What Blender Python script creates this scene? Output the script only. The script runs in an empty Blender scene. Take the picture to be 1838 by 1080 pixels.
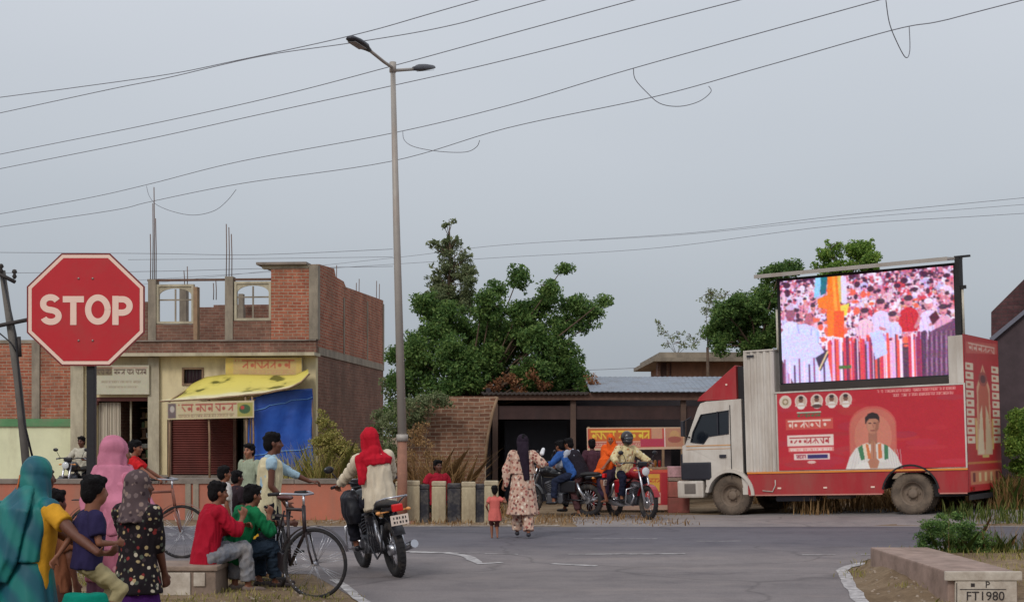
import bpy, bmesh, math, random
import numpy as np
from mathutils import Vector, Matrix, noise
R = math.radians
random.seed(7)
scene = bpy.context.scene
COL = scene.collection
V = Vector

# ---------------------------------------------------------------- camera
F = 2655.0; CH = 1.55; HY = 780.0
cam_d = bpy.data.cameras.new("camera"); cam = bpy.data.objects.new("camera", cam_d); COL.objects.link(cam)
cam.location = (0, 0, CH); cam.rotation_euler = (R(90), 0, 0)
cam_d.sensor_width = 36.0; cam_d.lens = F / 1838 * 36.0; cam_d.shift_y = 240.0 / 1838
cam_d.clip_start = 0.1; cam_d.clip_end = 3000
scene.camera = cam

# ---------------------------------------------------------------- sky
SUN_EL, SUN_AZ = R(38), R(205)      # behind the camera, a little to the left
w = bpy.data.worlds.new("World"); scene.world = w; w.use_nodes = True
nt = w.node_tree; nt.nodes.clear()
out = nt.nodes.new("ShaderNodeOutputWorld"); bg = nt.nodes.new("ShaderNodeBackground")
sky = nt.nodes.new("ShaderNodeTexSky"); sky.sky_type = 'NISHITA'; sky.sun_disc = False
sky.sun_elevation = SUN_EL; sky.sun_rotation = SUN_AZ; sky.dust_density = 4.0; sky.air_density = 1.2; sky.ozone_density = 2.0
hsv = nt.nodes.new("ShaderNodeHueSaturation"); hsv.inputs['Saturation'].default_value = 0.22
mix = nt.nodes.new("ShaderNodeMix"); mix.data_type = 'RGBA'; mix.inputs[0].default_value = 0.86
# the cloud deck: a grey layer with faint large banks, brightened overhead to light the scene
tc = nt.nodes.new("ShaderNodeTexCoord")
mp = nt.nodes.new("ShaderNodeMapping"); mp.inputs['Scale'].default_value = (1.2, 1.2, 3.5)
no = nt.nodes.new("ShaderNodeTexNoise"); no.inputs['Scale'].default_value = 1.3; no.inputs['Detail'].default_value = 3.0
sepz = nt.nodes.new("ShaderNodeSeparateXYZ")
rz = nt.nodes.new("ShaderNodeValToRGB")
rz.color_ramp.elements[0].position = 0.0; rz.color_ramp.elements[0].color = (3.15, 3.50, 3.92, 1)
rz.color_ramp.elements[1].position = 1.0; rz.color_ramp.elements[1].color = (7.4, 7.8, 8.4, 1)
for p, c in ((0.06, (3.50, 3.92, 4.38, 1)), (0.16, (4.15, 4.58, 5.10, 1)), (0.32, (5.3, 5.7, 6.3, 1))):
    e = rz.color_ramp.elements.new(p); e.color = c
mul = nt.nodes.new("ShaderNodeMix"); mul.data_type = 'RGBA'; mul.blend_type = 'MULTIPLY'; mul.inputs[0].default_value = 1.0
rn = nt.nodes.new("ShaderNodeValToRGB")
rn.color_ramp.elements[0].position = 0.3; rn.color_ramp.elements[0].color = (0.93, 0.935, 0.94, 1)
rn.color_ramp.elements[1].position = 0.7; rn.color_ramp.elements[1].color = (1.07, 1.055, 1.045, 1)
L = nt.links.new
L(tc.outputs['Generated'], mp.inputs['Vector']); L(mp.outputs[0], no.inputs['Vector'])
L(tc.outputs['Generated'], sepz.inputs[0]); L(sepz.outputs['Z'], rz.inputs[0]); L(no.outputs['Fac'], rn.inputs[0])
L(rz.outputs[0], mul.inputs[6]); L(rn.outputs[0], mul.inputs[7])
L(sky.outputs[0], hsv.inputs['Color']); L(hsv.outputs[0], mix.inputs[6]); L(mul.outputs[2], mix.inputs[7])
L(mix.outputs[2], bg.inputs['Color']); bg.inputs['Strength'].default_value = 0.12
L(bg.outputs[0], out.inputs['Surface'])

# ---------------------------------------------------------------- sun behind thin cloud
sd = bpy.data.lights.new("sun", 'SUN'); sun = bpy.data.objects.new("sun", sd); COL.objects.link(sun)
sd.energy = 1.15; sd.angle = R(16); sd.color = (1.0, 0.94, 0.86)
sdir = V((math.sin(SUN_AZ) * math.cos(SUN_EL), math.cos(SUN_AZ) * math.cos(SUN_EL), math.sin(SUN_EL)))
sun.rotation_euler = sdir.to_track_quat('Z', 'Y').to_euler(); sun.location = sdir * 40

scene.view_settings.view_transform = 'Standard'; scene.view_settings.look = 'None'
scene.view_settings.exposure = 0.0; scene.view_settings.gamma = 1.0; scene.view_settings.use_curve_mapping = False
scene.render.engine = 'CYCLES'
scene.cycles.max_bounces = 6; scene.cycles.transparent_max_bounces = 8

# ---------------------------------------------------------------- helpers
def lin(c):
    c = c / 255.0
    return c / 12.92 if c <= 0.04045 else ((c + 0.055) / 1.055) ** 2.4
def C(r, g, b, k=1.0): return (lin(r) * k, lin(g) * k, lin(b) * k, 1.0)

def P(px, py, D):
    """world point seen at photo pixel (px, py) at distance D"""
    return V(((px - 919) / F * D, D, CH + (HY - py) / F * D))
def X(px, D): return (px - 919) / F * D
def Zh(py, D): return CH + (HY - py) / F * D
def GD(py): return F * CH / (py - HY)           # distance of the ground seen at row py

class Frame:
    """a local frame placed in the world; hit() gives local coordinates on one of its planes"""
    def __init__(s, loc, rz=0.0, ry=0.0):
        s.loc = V(loc); s.rz = rz; s.ry = ry
        s.m = Matrix.Translation(s.loc) @ Matrix.Rotation(rz, 4, 'Z') @ Matrix.Rotation(ry, 4, 'Y')
        s.i = s.m.inverted()
    def hit(s, px, py, c=0.0, ax=1):
        o = s.i @ V((0, 0, CH)); d = s.i.to_3x3() @ V(((px - 919) / F, 1, (HY - py) / F))
        t = (c - o[ax]) / d[ax]
        return o + d * t

def tag(o, label=None, cat=None, group=None, kind=None):
    if label: o['label'] = label
    if cat: o['category'] = cat
    if group: o['group'] = group
    if kind: o['kind'] = kind
    return o
def empty(name, loc=(0, 0, 0), rz=0.0, ry=0.0):
    o = bpy.data.objects.new(name, None); COL.objects.link(o); o.location = loc
    o.rotation_euler = (0, ry, rz); o.empty_display_size = 0.2
    return o
def thing(name, label, cat, loc=(0, 0, 0), rz=0.0, ry=0.0, group=None):
    return tag(empty(name, loc, rz, ry), label, cat, group)
def copy_tree(o, parent=None):
    c = o.copy(); COL.objects.link(c); c.parent = parent
    for ch in list(o.children): copy_tree(ch, c)
    return c
def newobj(name, me, mats, parent=None):
    o = bpy.data.objects.new(name, me); COL.objects.link(o)
    if not isinstance(mats, (list, tuple)): mats = [mats]
    for m in mats: me.materials.append(m)
    if parent is not None: o.parent = parent
    return o

def basis(d):
    d = V(d).normalized(); a = V((0, 0, 1)) if abs(d.z) < 0.9 else V((1, 0, 0))
    u = d.cross(a).normalized(); return u, d.cross(u).normalized(), d

class MB:
    """collects faces and links them as one mesh object"""
    def __init__(s): s.v = []; s.f = []; s.m = []; s.mi = 0; s.sm = []
    def mat(s, i): s.mi = i; return s
    def add(s, vs, fs, smooth=False):
        n = len(s.v); s.v += [tuple(v) for v in vs]
        for f in fs: s.f.append([n + i for i in f]); s.m.append(s.mi); s.sm.append(smooth)
        return s
    def box(s, a, b, M=None):
        x0, x1 = sorted((a[0], b[0])); y0, y1 = sorted((a[1], b[1])); z0, z1 = sorted((a[2], b[2]))
        vs = [V((x, y, z)) for z in (z0, z1) for y in (y0, y1) for x in (x0, x1)]
        if M is not None: vs = [M @ v for v in vs]
        return s.add(vs, [(0, 2, 3, 1), (4, 5, 7, 6), (0, 1, 5, 4), (2, 6, 7, 3), (0, 4, 6, 2), (1, 3, 7, 5)])
    def rbox(s, a, b, r=0.01, M=None):
        """box with chamfered vertical and horizontal edges"""
        bm = bmesh.new(); x0, x1 = sorted((a[0], b[0])); y0, y1 = sorted((a[1], b[1])); z0, z1 = sorted((a[2], b[2]))
        vs = [bm.verts.new((x, y, z)) for z in (z0, z1) for y in (y0, y1) for x in (x0, x1)]
        for f in [(0, 2, 3, 1), (4, 5, 7, 6), (0, 1, 5, 4), (2, 6, 7, 3), (0, 4, 6, 2), (1, 3, 7, 5)]: bm.faces.new([vs[i] for i in f])
        bmesh.ops.bevel(bm, geom=bm.edges[:], offset=r, segments=2, affect='EDGES', profile=0.6)
        return s.addbm(bm, M)
    def addbm(s, bm, M=None, smooth=False):
        bm.verts.ensure_lookup_table(); bm.verts.index_update()
        s.add([(M @ v.co) if M is not None else v.co.copy() for v in bm.verts], [[v.index for v in f.verts] for f in bm.faces], smooth)
        bm.free(); return s
    def tube(s, pts, r, n=8, caps=True, flat=None):
        pts = [V(p) for p in pts]; rs = r if isinstance(r, (list, tuple)) else [r] * len(pts)
        rings = []; u = None
        for i, p in enumerate(pts):
            if i == 0: d = pts[1] - p
            elif i == len(pts) - 1: d = p - pts[i - 1]
            else: d = (pts[i + 1] - p).normalized() + (p - pts[i - 1]).normalized()
            d.normalize()
            if u is None: u, w_, _ = basis(d)
            else:
                u = u - d * u.dot(d)
                if u.length < 1e-5: u = basis(d)[0]
                u.normalize(); w_ = d.cross(u).normalized()
            ring = [p + u * (math.cos(2 * math.pi * k / n) * rs[i]) + w_ * (math.sin(2 * math.pi * k / n) * rs[i] * (flat or 1)) for k in range(n)]
            rings.append(ring)
        vs = [v for rr in rings for v in rr]; fs = []
        for i in range(len(pts) - 1):
            for k in range(n):
                a = i * n + k; b = i * n + (k + 1) % n
                fs.append((a, b, b + n, a + n))
        s.add(vs, fs, True)
        if caps:
            s.add(rings[0], [tuple(range(n))[::-1]]); s.add(rings[-1], [tuple(range(n))])
        return s
    def cyl(s, a, b, r, r2=None, n=16): return s.tube([a, b], [r, r if r2 is None else r2], n)
    def lathe(s, prof, c=(0, 0, 0), axis='X', n=24, closed=False):
        """prof: (radius, along-axis) pairs"""
        c = V(c); vs = []; fs = []
        for (r, h) in prof:
            for k in range(n):
                a = 2 * math.pi * k / n; x, y = math.cos(a) * r, math.sin(a) * r
                vs.append(c + (V((h, x, y)) if axis == 'X' else V((x, h, y)) if axis == 'Y' else V((x, y, h))))
        m = len(prof); rng = m if closed else m - 1
        for i in range(rng):
            for k in range(n):
                a = i * n + k; b = i * n + (k + 1) % n; j = (i + 1) % m
                fs.append((a, b, j * n + (k + 1) % n, j * n + k))
        return s.add(vs, fs, True)
    def torus(s, c, Rm, r, axis='X', n=32, k=8, rx=None):
        rx = rx or r
        return s.lathe([(Rm + math.cos(2 * math.pi * i / k) * r, math.sin(2 * math.pi * i / k) * rx) for i in range(k)], c, axis, n, True)
    def prism(s, poly, y0, y1, plane='XZ', M=None):
        """extrude a polygon of (a, b) points between two depths"""
        def q(a, b, y): 
            v = V((a, y, b)) if plane == 'XZ' else V((y, a, b)) if plane == 'YZ' else V((a, b, y))
            return M @ v if M is not None else v
        n = len(poly); vs = [q(a, b, y0) for a, b in poly] + [q(a, b, y1) for a, b in poly]
        fs = [tuple(range(n)), tuple(range(2 * n - 1, n - 1, -1))] + [(i, i + n, (i + 1) % n + n, (i + 1) % n) for i in range(n)]
        return s.add(vs, fs)
    def ball(s, c, r, n=12, m=8, M=None):
        rr = r if isinstance(r, (list, tuple)) else (r, r, r); c = V(c); vs = []; fs = []
        for i in range(m + 1):
            t = math.pi * i / m
            for k in range(n):
                p = 2 * math.pi * k / n; q = V((math.sin(t) * math.cos(p) * rr[0], math.sin(t) * math.sin(p) * rr[1], math.cos(t) * rr[2]))
                vs.append(c + (M @ q if M is not None else q))
        for i in range(m):
            for k in range(n): fs.append((i * n + k, i * n + (k + 1) % n, (i + 1) * n + (k + 1) % n, (i + 1) * n + k))
        return s.add(vs, fs, True)
    def build(s, name, mats, parent=None, weld=False, recalc=True):
        me = bpy.data.meshes.new(name); me.from_pydata(s.v, [], s.f)
        me.polygons.foreach_set('material_index', s.m); me.polygons.foreach_set('use_smooth', s.sm)
        if recalc:
            bm = bmesh.new(); bm.from_mesh(me); 
            bmesh.ops.remove_doubles(bm, verts=bm.verts, dist=1e-6)
            bmesh.ops.recalc_face_normals(bm, faces=bm.faces); bm.to_mesh(me); bm.free()
        me.update()
        return newobj(name, me, mats, parent)

def pieces(name, boxes, m, parent):
    """separate boxes of one kind, each a part of its own"""
    return [MB().box(a, b_).build(name, m, parent) for a, b_ in boxes]

# ---------------------------------------------------------------- materials
MATS = {}
def nmat(name):
    m = bpy.data.materials.new(name); m.use_nodes = True; t = m.node_tree
    b = t.nodes['Principled BSDF']; MATS[name] = m
    return m, t, b
def nd(t, k, **kw):
    n = t.nodes.new(k)
    for a, v in kw.items(): setattr(n, a, v)
    return n
def ramp(t, stops, interp='LINEAR'):
    r = t.nodes.new("ShaderNodeValToRGB"); cr = r.color_ramp; cr.interpolation = interp
    cr.elements[0].position = stops[0][0]; cr.elements[0].color = stops[0][1]
    cr.elements[1].position = stops[-1][0]; cr.elements[1].color = stops[-1][1]
    for p, c in stops[1:-1]: e = cr.elements.new(p); e.color = c
    return r
def sc(c, k): return (min(c[0] * k, 1), min(c[1] * k, 1), min(c[2] * k, 1), 1)
def mixc(t, a, b, fac, mode='MIX'):
    m = t.nodes.new("ShaderNodeMix"); m.data_type = 'RGBA'; m.blend_type = mode
    for s_, v in ((0, fac), (6, a), (7, b)):
        if isinstance(v, (int, float)): m.inputs[s_].default_value = v
        elif isinstance(v, tuple): m.inputs[s_].default_value = v
        else: t.links.new(v, m.inputs[s_])
    return m.outputs[2]
def noi(t, scale, detail=4, rough=0.6, vec=None, coord='Object', mscale=None):
    n = t.nodes.new("ShaderNodeTexNoise"); n.inputs['Scale'].default_value = scale
    n.inputs['Detail'].default_value = detail; n.inputs['Roughness'].default_value = rough
    if vec is None:
        tc_ = t.nodes.new("ShaderNodeTexCoord"); vec = tc_.outputs[coord]
    if mscale:
        mp_ = t.nodes.new("ShaderNodeMapping"); mp_.inputs['Scale'].default_value = mscale; t.links.new(vec, mp_.inputs[0]); vec = mp_.outputs[0]
    t.links.new(vec, n.inputs['Vector']); return n.outputs['Fac']
def bump(t, b, h, strength=0.3, dist=0.01):
    n = t.nodes.new("ShaderNodeBump"); n.inputs['Strength'].default_value = strength; n.inputs['Distance'].default_value = dist
    t.links.new(h, n.inputs['Height']); t.links.new(n.outputs[0], b.inputs['Normal'])
def mat(name, col, rough=0.75, var=0.18, scale=4.0, dirt=None, dirtamt=0.35, metal=0.0, bmp=0.15, bscale=30, streak=False, spec=0.4, wcoord='Object', coat=0):
    """plain painted or cloth surface with mottling, optional dirt of its own and fine bump"""
    if name in MATS: return MATS[name]
    m, t, b = nmat(name)
    f = noi(t, scale, 5, 0.65, coord=wcoord)
    r = ramp(t, [(0.3, sc(col, 1 - var)), (0.7, sc(col, 1 + var * 0.8))]); t.links.new(f, r.inputs[0]); c = r.outputs[0]
    if dirt is not None:
        d = noi(t, scale * 0.7, 7, 0.72, coord=wcoord, mscale=((1, 1, 0.25) if streak else None))
        rd = ramp(t, [(0.5 - dirtamt * 0.25, (1, 1, 1, 1)), (0.5 + dirtamt * 0.5 + 0.05, (0, 0, 0, 1))] if False else [(0.62 - dirtamt * 0.35, (0, 0, 0, 1)), (0.80, (1, 1, 1, 1))])
        t.links.new(d, rd.inputs[0]); c = mixc(t, c, dirt, rd.outputs[0])
    t.links.new(c, b.inputs['Base Color']); b.inputs['Roughness'].default_value = rough; b.inputs['Metallic'].default_value = metal
    b.inputs['Specular IOR Level'].default_value = spec
    if coat: b.inputs['Coat Weight'].default_value = coat; b.inputs['Coat Roughness'].default_value = 0.15
    if bmp: bump(t, b, noi(t, bscale, 4, coord=wcoord), bmp, 0.01)
    return m
def brick(name, c1, c2, mortar, bw=0.235, bh=0.082, ms=0.008, stain=None, stainamt=0.5, bmp=0.5):
    if name in MATS: return MATS[name]
    m, t, b = nmat(name)
    tc_ = nd(t, "ShaderNodeTexCoord"); sp = nd(t, "ShaderNodeSeparateXYZ"); ad = nd(t, "ShaderNodeMath", operation='ADD'); cb = nd(t, "ShaderNodeCombineXYZ")
    lk = t.links.new
    lk(tc_.outputs['Object'], sp.inputs[0]); lk(sp.outputs[0], ad.inputs[0]); lk(sp.outputs[1], ad.inputs[1]); lk(ad.outputs[0], cb.inputs[0]); lk(sp.outputs[2], cb.inputs[1])
    # uneven hand-laid courses
    dn = nd(t, "ShaderNodeTexNoise"); dn.inputs['Scale'].default_value = 1.7; lk(cb.outputs[0], dn.inputs['Vector'])
    ds = nd(t, "ShaderNodeVectorMath", operation='SCALE'); ds.inputs[3].default_value = 0.05; lk(dn.outputs['Color'], ds.inputs[0])
    da = nd(t, "ShaderNodeVectorMath", operation='ADD'); lk(cb.outputs[0], da.inputs[0]); lk(ds.outputs[0], da.inputs[1])
    br = nd(t, "ShaderNodeTexBrick"); br.inputs['Scale'].default_value = 1.0
    br.inputs['Color1'].default_value = c1; br.inputs['Color2'].default_value = c2; br.inputs['Mortar'].default_value = mortar
    br.inputs['Mortar Size'].default_value = ms; br.inputs['Mortar Smooth'].default_value = 0.3; br.inputs['Bias'].default_value = -0.1
    br.inputs['Brick Width'].default_value = bw; br.inputs['Row Height'].default_value = bh
    lk(da.outputs[0], br.inputs['Vector'])
    n1 = noi(t, 1.1, 6, 0.7); r1 = ramp(t, [(0.3, (0.62, 0.6, 0.6, 1)), (0.55, (1, 1, 1, 1)), (0.75, (1.25, 1.2, 1.15, 1))]); lk(n1, r1.inputs[0])
    c = mixc(t, br.outputs['Color'], r1.outputs[0], 1.0, 'MULTIPLY')
    n2 = noi(t, 9, 5, 0.7); r2 = ramp(t, [(0.3, (0.72, 0.72, 0.72, 1)), (0.7, (1.2, 1.2, 1.2, 1))]); lk(n2, r2.inputs[0])
    c = mixc(t, c, r2.outputs[0], 1.0, 'MULTIPLY')
    if stain is not None:
        n3 = noi(t, 0.9, 8, 0.75, mscale=(1, 1, 0.6)); r3 = ramp(t, [(0.62 - 0.25 * stainamt, (0, 0, 0, 1)), (0.75, (0.9, 0.9, 0.9, 1))]); lk(n3, r3.inputs[0])
        c = mixc(t, c, stain, r3.outputs[0])
    lk(c, b.inputs['Base Color']); b.inputs['Roughness'].default_value = 0.9; b.inputs['Specular IOR Level'].default_value = 0.2
    bump(t, b, br.outputs['Fac'], -bmp if False else bmp, -0.01)
    return m
def glass(name, col=(0.02, 0.025, 0.03, 1), rough=0.08):
    if name in MATS: return MATS[name]
    m, t, b = nmat(name); b.inputs['Base Color'].default_value = col; b.inputs['Roughness'].default_value = rough
    b.inputs['Specular IOR Level'].default_value = 0.7; return m
def vcol_mat(name, rough=0.5, emit=0.0, dirt=0.12):
    """printed vinyl or LED picture; colours are printed on the surface (colour attribute)"""
    if name in MATS: return MATS[name]
    m, t, b = nmat(name); a = nd(t, "ShaderNodeVertexColor", layer_name='print')
    n = noi(t, 3, 6, 0.7); r = ramp(t, [(0.3, (1 - dirt, 1 - dirt, 1 - dirt, 1)), (0.7, (1, 1, 1, 1))]); t.links.new(n, r.inputs[0])
    c = mixc(t, a.outputs['Color'], r.outputs[0], 1.0, 'MULTIPLY')
    if emit: 
        b.inputs['Base Color'].default_value = (0.01, 0.01, 0.01, 1)
        t.links.new(a.outputs['Color'], b.inputs['Emission Color']); b.inputs['Emission Strength'].default_value = emit
    else: t.links.new(c, b.inputs['Base Color'])
    b.inputs['Roughness'].default_value = rough; return m

class Canvas:
    """a small raster painted in code, laid on a grid mesh as a printed picture"""
    def __init__(s, w, h, col): s.w = w; s.h = h; s.a = np.zeros((h, w, 3)); s.a[:] = col; s.yy, s.xx = np.mgrid[0:h, 0:w].astype(float)
    def rect(s, x0, y0, x1, y1, c): s.a[(s.xx >= x0) & (s.xx < x1) & (s.yy >= y0) & (s.yy < y1)] = c; return s
    def ell(s, cx, cy, rx, ry, c): s.a[((s.xx - cx) / rx) ** 2 + ((s.yy - cy) / ry) ** 2 <= 1] = c; return s
    def poly(s, pts, c):
        ins = np.zeros((s.h, s.w), bool); n = len(pts)
        for i in range(n):
            x0, y0 = pts[i]; x1, y1 = pts[(i + 1) % n]
            if y0 == y1: continue
            cr = ((y0 > s.yy) != (y1 > s.yy)) & (s.xx < (x1 - x0) * (s.yy - y0) / (y1 - y0) + x0)
            ins ^= cr
        s.a[ins] = c; return s
    def line(s, x0, y0, x1, y1, w_, c):
        dx, dy = x1 - x0, y1 - y0; l2 = dx * dx + dy * dy + 1e-9
        t = np.clip(((s.xx - x0) * dx + (s.yy - y0) * dy) / l2, 0, 1)
        s.a[(s.xx - x0 - t * dx) ** 2 + (s.yy - y0 - t * dy) ** 2 <= w_ * w_] = c; return s
    def script(s, x0, y0, x1, y1, c, rng, gap=0.12):
        """an unreadable line of head-barred lettering, as small as the photograph shows it"""
        h = y1 - y0; s.rect(x0, y0, x1, y0 + max(1, h * 0.16), c); x = x0 + h * 0.1
        while x < x1 - h * 0.3:
            if rng.random() < gap: s.rect(x, y0, x + h * 0.25, y0 + max(1, h * 0.16), s.a[int(min(s.h - 1, y1 - 1)), int(min(s.w - 1, x0))]); x += h * 0.35; continue
            if rng.random() < 0.75: s.rect(x + h * 0.42, y0, x + h * 0.42 + max(1, h * 0.13), y1, c)
            k = rng.random()
            if k < 0.4: s.ell(x + h * 0.2, y0 + h * 0.6, h * 0.2, h * 0.22, c)
            elif k < 0.7: s.line(x, y0 + h * 0.35, x + h * 0.35, y0 + h * 0.85, max(0.6, h * 0.07), c)
            else: s.line(x + h * 0.05, y0 + h * 0.8, x + h * 0.4, y0 + h * 0.45, max(0.6, h * 0.08), c)
            x += h * (0.6 + 0.2 * rng.random())
        return s
    def grain(s, amt, rng): s.a = np.clip(s.a + rng.normal(0, amt, s.a.shape), 0, 255); return s
    def blur(s, n=1):
        for _ in range(n):
            p = np.pad(s.a, ((1, 1), (1, 1), (0, 0)), mode='edge')
            s.a = (p[1:-1, 1:-1] * 2 + p[:-2, 1:-1] + p[2:, 1:-1] + p[1:-1, :-2] + p[1:-1, 2:]) / 6
        return s
    def mesh(s, name, p00, p10, p11, p01, m, parent=None, k=1.0):
        """p00 top left, p10 top right, p11 bottom right, p01 bottom left"""
        p00, p10, p11, p01 = map(V, (p00, p10, p11, p01)); w_, h_ = s.w, s.h
        u = np.linspace(0, 1, w_)[None, :, None]; v = np.linspace(0, 1, h_)[:, None, None]
        A, B, Cc, D = (np.array(q)[None, None, :] for q in (p00, p10, p11, p01))
        co = (A * (1 - u) + B * u) * (1 - v) + (D * (1 - u) + Cc * u) * v
        idx = np.arange(w_ * h_).reshape(h_, w_)
        fs = np.stack([idx[:-1, :-1], idx[1:, :-1], idx[1:, 1:], idx[:-1, 1:]], -1).reshape(-1, 4)
        me = bpy.data.meshes.new(name); me.from_pydata(co.reshape(-1, 3).tolist(), [], fs.tolist())
        a = me.color_attributes.new('print', 'FLOAT_COLOR', 'POINT')
        c = s.a / 255.0; c = np.where(c <= 0.04045, c / 12.92, ((c + 0.055) / 1.055) ** 2.4) * k
        rgba = np.ones((h_ * w_, 4)); rgba[:, :3] = np.clip(c.reshape(-1, 3), 0, 1.2)
        a.data.foreach_set('color', rgba.ravel()); me.update()
        return newobj(name, me, m, parent)
# ================================================================ the ground, roads and markings
def hz(x, y):
    """the verge rises a little under the back of the lorry"""
    t = min(max((y - 25.1) / 0.9, 0), 1); t = t * t * (3 - 2 * t)
    return min(max((x - 4.2) / 2.97, 0), 1.6) * 0.11 * t

m_dirt, t, b = nmat('dirt')
f = noi(t, 0.8, 8, 0.7); r = ramp(t, [(0.3, C(98, 80, 62)), (0.5, C(130, 110, 88)), (0.72, C(156, 138, 116))]); t.links.new(f, r.inputs[0])
f2 = noi(t, 14, 5, 0.7); r2 = ramp(t, [(0.3, (0.7, 0.7, 0.7, 1)), (0.7, (1.2, 1.2, 1.2, 1))]); t.links.new(f2, r2.inputs[0])
t.links.new(mixc(t, r.outputs[0], r2.outputs[0], 1.0, 'MULTIPLY'), b.inputs['Base Color']); b.inputs['Roughness'].default_value = 0.95
b.inputs['Specular IOR Level'].default_value = 0.1; bump(t, b, noi(t, 20, 8, 0.75), 0.7, 0.03)

def asphalt(name, a, c, dust, blend=None):
    m, t, b = nmat(name); lk = t.links.new
    f = noi(t, 0.35, 6, 0.65, mscale=(0.35, 1, 1)); r = ramp(t, [(0.32, a), (0.68, c)]); lk(f, r.inputs[0])
    g = noi(t, 60, 3, 0.8); rg = ramp(t, [(0.3, (0.78, 0.78, 0.78, 1)), (0.7, (1.22, 1.22, 1.22, 1))]); lk(g, rg.inputs[0])
    col = mixc(t, r.outputs[0], rg.outputs[0], 1.0, 'MULTIPLY')
    d = noi(t, 0.9, 7, 0.7, mscale=(0.3, 1.3, 1)); rd = ramp(t, [(0.52, (0, 0, 0, 1)), (0.8, (0.8, 0.8, 0.8, 1))]); lk(d, rd.inputs[0])
    col = mixc(t, col, dust, rd.outputs[0])
    # patches and tar seams of the road itself
    vo = nd(t, "ShaderNodeTexVoronoi", feature='DISTANCE_TO_EDGE'); vo.inputs['Scale'].default_value = 0.28
    tcn = nd(t, "ShaderNodeTexCoord"); nn = nd(t, "ShaderNodeTexNoise"); nn.inputs['Scale'].default_value = 0.7; lk(tcn.outputs['Object'], nn.inputs['Vector'])
    mv = nd(t, "ShaderNodeVectorMath", operation='MULTIPLY_ADD'); mv.inputs[1].default_value = (1.6, 1.6, 0); lk(nn.outputs['Color'], mv.inputs[0]); lk(tcn.outputs['Object'], mv.inputs[2])
    lk(mv.outputs[0], vo.inputs['Vector']); rv = ramp(t, [(0.0, (0.72, 0.72, 0.72, 1)), (0.012, (1, 1, 1, 1))]); lk(vo.outputs['Distance'], rv.inputs[0])
    col = mixc(t, col, rv.outputs[0], 1.0, 'MULTIPLY')
    st_ = noi(t, 1.3, 5, .75); rs2 = ramp(t, [(0.36, (0.80, 0.80, 0.82, 1)), (0.52, (1, 1, 1, 1)), (0.7, (1.10, 1.09, 1.08, 1))]); lk(st_, rs2.inputs[0]); col = mixc(t, col, rs2.outputs[0], 1.0, 'MULTIPLY')
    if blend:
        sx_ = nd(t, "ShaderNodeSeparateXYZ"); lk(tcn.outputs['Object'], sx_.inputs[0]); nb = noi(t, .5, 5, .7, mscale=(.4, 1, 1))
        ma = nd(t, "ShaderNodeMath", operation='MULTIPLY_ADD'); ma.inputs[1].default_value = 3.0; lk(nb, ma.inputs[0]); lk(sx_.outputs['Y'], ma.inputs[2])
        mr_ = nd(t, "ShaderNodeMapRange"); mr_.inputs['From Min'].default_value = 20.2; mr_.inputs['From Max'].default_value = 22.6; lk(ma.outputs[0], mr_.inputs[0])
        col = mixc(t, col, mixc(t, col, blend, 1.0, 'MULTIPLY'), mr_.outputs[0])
    lk(col, b.inputs['Base Color']); b.inputs['Roughness'].default_value = 0.82; b.inputs['Specular IOR Level'].default_value = 0.3
    bump(t, b, noi(t, 90, 4, 0.8), 0.35, 0.01); return m
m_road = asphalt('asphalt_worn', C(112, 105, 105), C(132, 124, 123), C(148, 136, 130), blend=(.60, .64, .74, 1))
m_side = m_road
m_should = asphalt('asphalt_dusty', C(128, 122, 122), C(146, 138, 134), C(160, 144, 128))
m_paint, t, b = nmat('road_paint')
f = noi(t, 5, 7, 0.75, mscale=(1, 2, 1)); r = ramp(t, [(0.44, C(134, 128, 128)), (0.60, C(204, 200, 198))]); t.links.new(f, r.inputs[0]); t.links.new(r.outputs[0], b.inputs['Base Color']); b.inputs['Roughness'].default_value = 0.7

def grid_sheet(name, xs, ys, dz, m, fn=hz, jit=None, kind='structure'):
    vs = []; fs = []
    for y in ys:
        for x in xs: vs.append((x, y, fn(x, y) + dz))
    n = len(xs)
    for j in range(len(ys) - 1):
        for i in range(n - 1): fs.append((j * n + i, j * n + i + 1, (j + 1) * n + i + 1, (j + 1) * n + i))
    o = MB().add(vs, fs, True).build(name, m, recalc=False); tag(o, kind=kind); return o
def frange(a, b, n): return [a + (b - a) * i / (n - 1) for i in range(n)]
grid_sheet('ground', [-900, -400, -150, -60, -30] + frange(-20, 20, 41) + [30, 60, 150, 400, 900],
           [-60, -20, 0, 8] + frange(10, 24.9, 12) + frange(25.1, 40, 40) + [60, 150, 500, 1500], 0, m_dirt)
def sheet(name, poly, dz, m):
    o = MB().add([(x, y, dz) for x, y in poly], [tuple(range(len(poly)))]).build(name, m, recalc=False)
    if o.data.polygons[0].normal.z < 0: o.data.flip_normals()
    return tag(o, kind='structure')
def gp(px, py): D = GD(py); return (X(px, D), D)
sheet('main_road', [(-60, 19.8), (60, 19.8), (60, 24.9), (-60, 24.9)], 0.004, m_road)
# the side road that opens towards the camera, worn and warmer in tone
sheet('side_road', [(-60, 19.8), (-60, 16.6), (-3.2, 16.6), gp(560, 1030), gp(652, 1082), gp(700, 1200), (2.0, 6), (3.1, 12), gp(1545, 1082), gp(1512, 1021), gp(1560, 1003), (5.2, 18.6), (14, 18.9), (60, 18.9), (60, 19.8)], 0.004, m_side)
xs = [X(1015, 25), X(1050, 26.5)]
o = grid_sheet('road_shoulder', [x for x in frange(1.1, 20, 50)], frange(24.9, 28.6, 14), 0.006, m_should)

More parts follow.
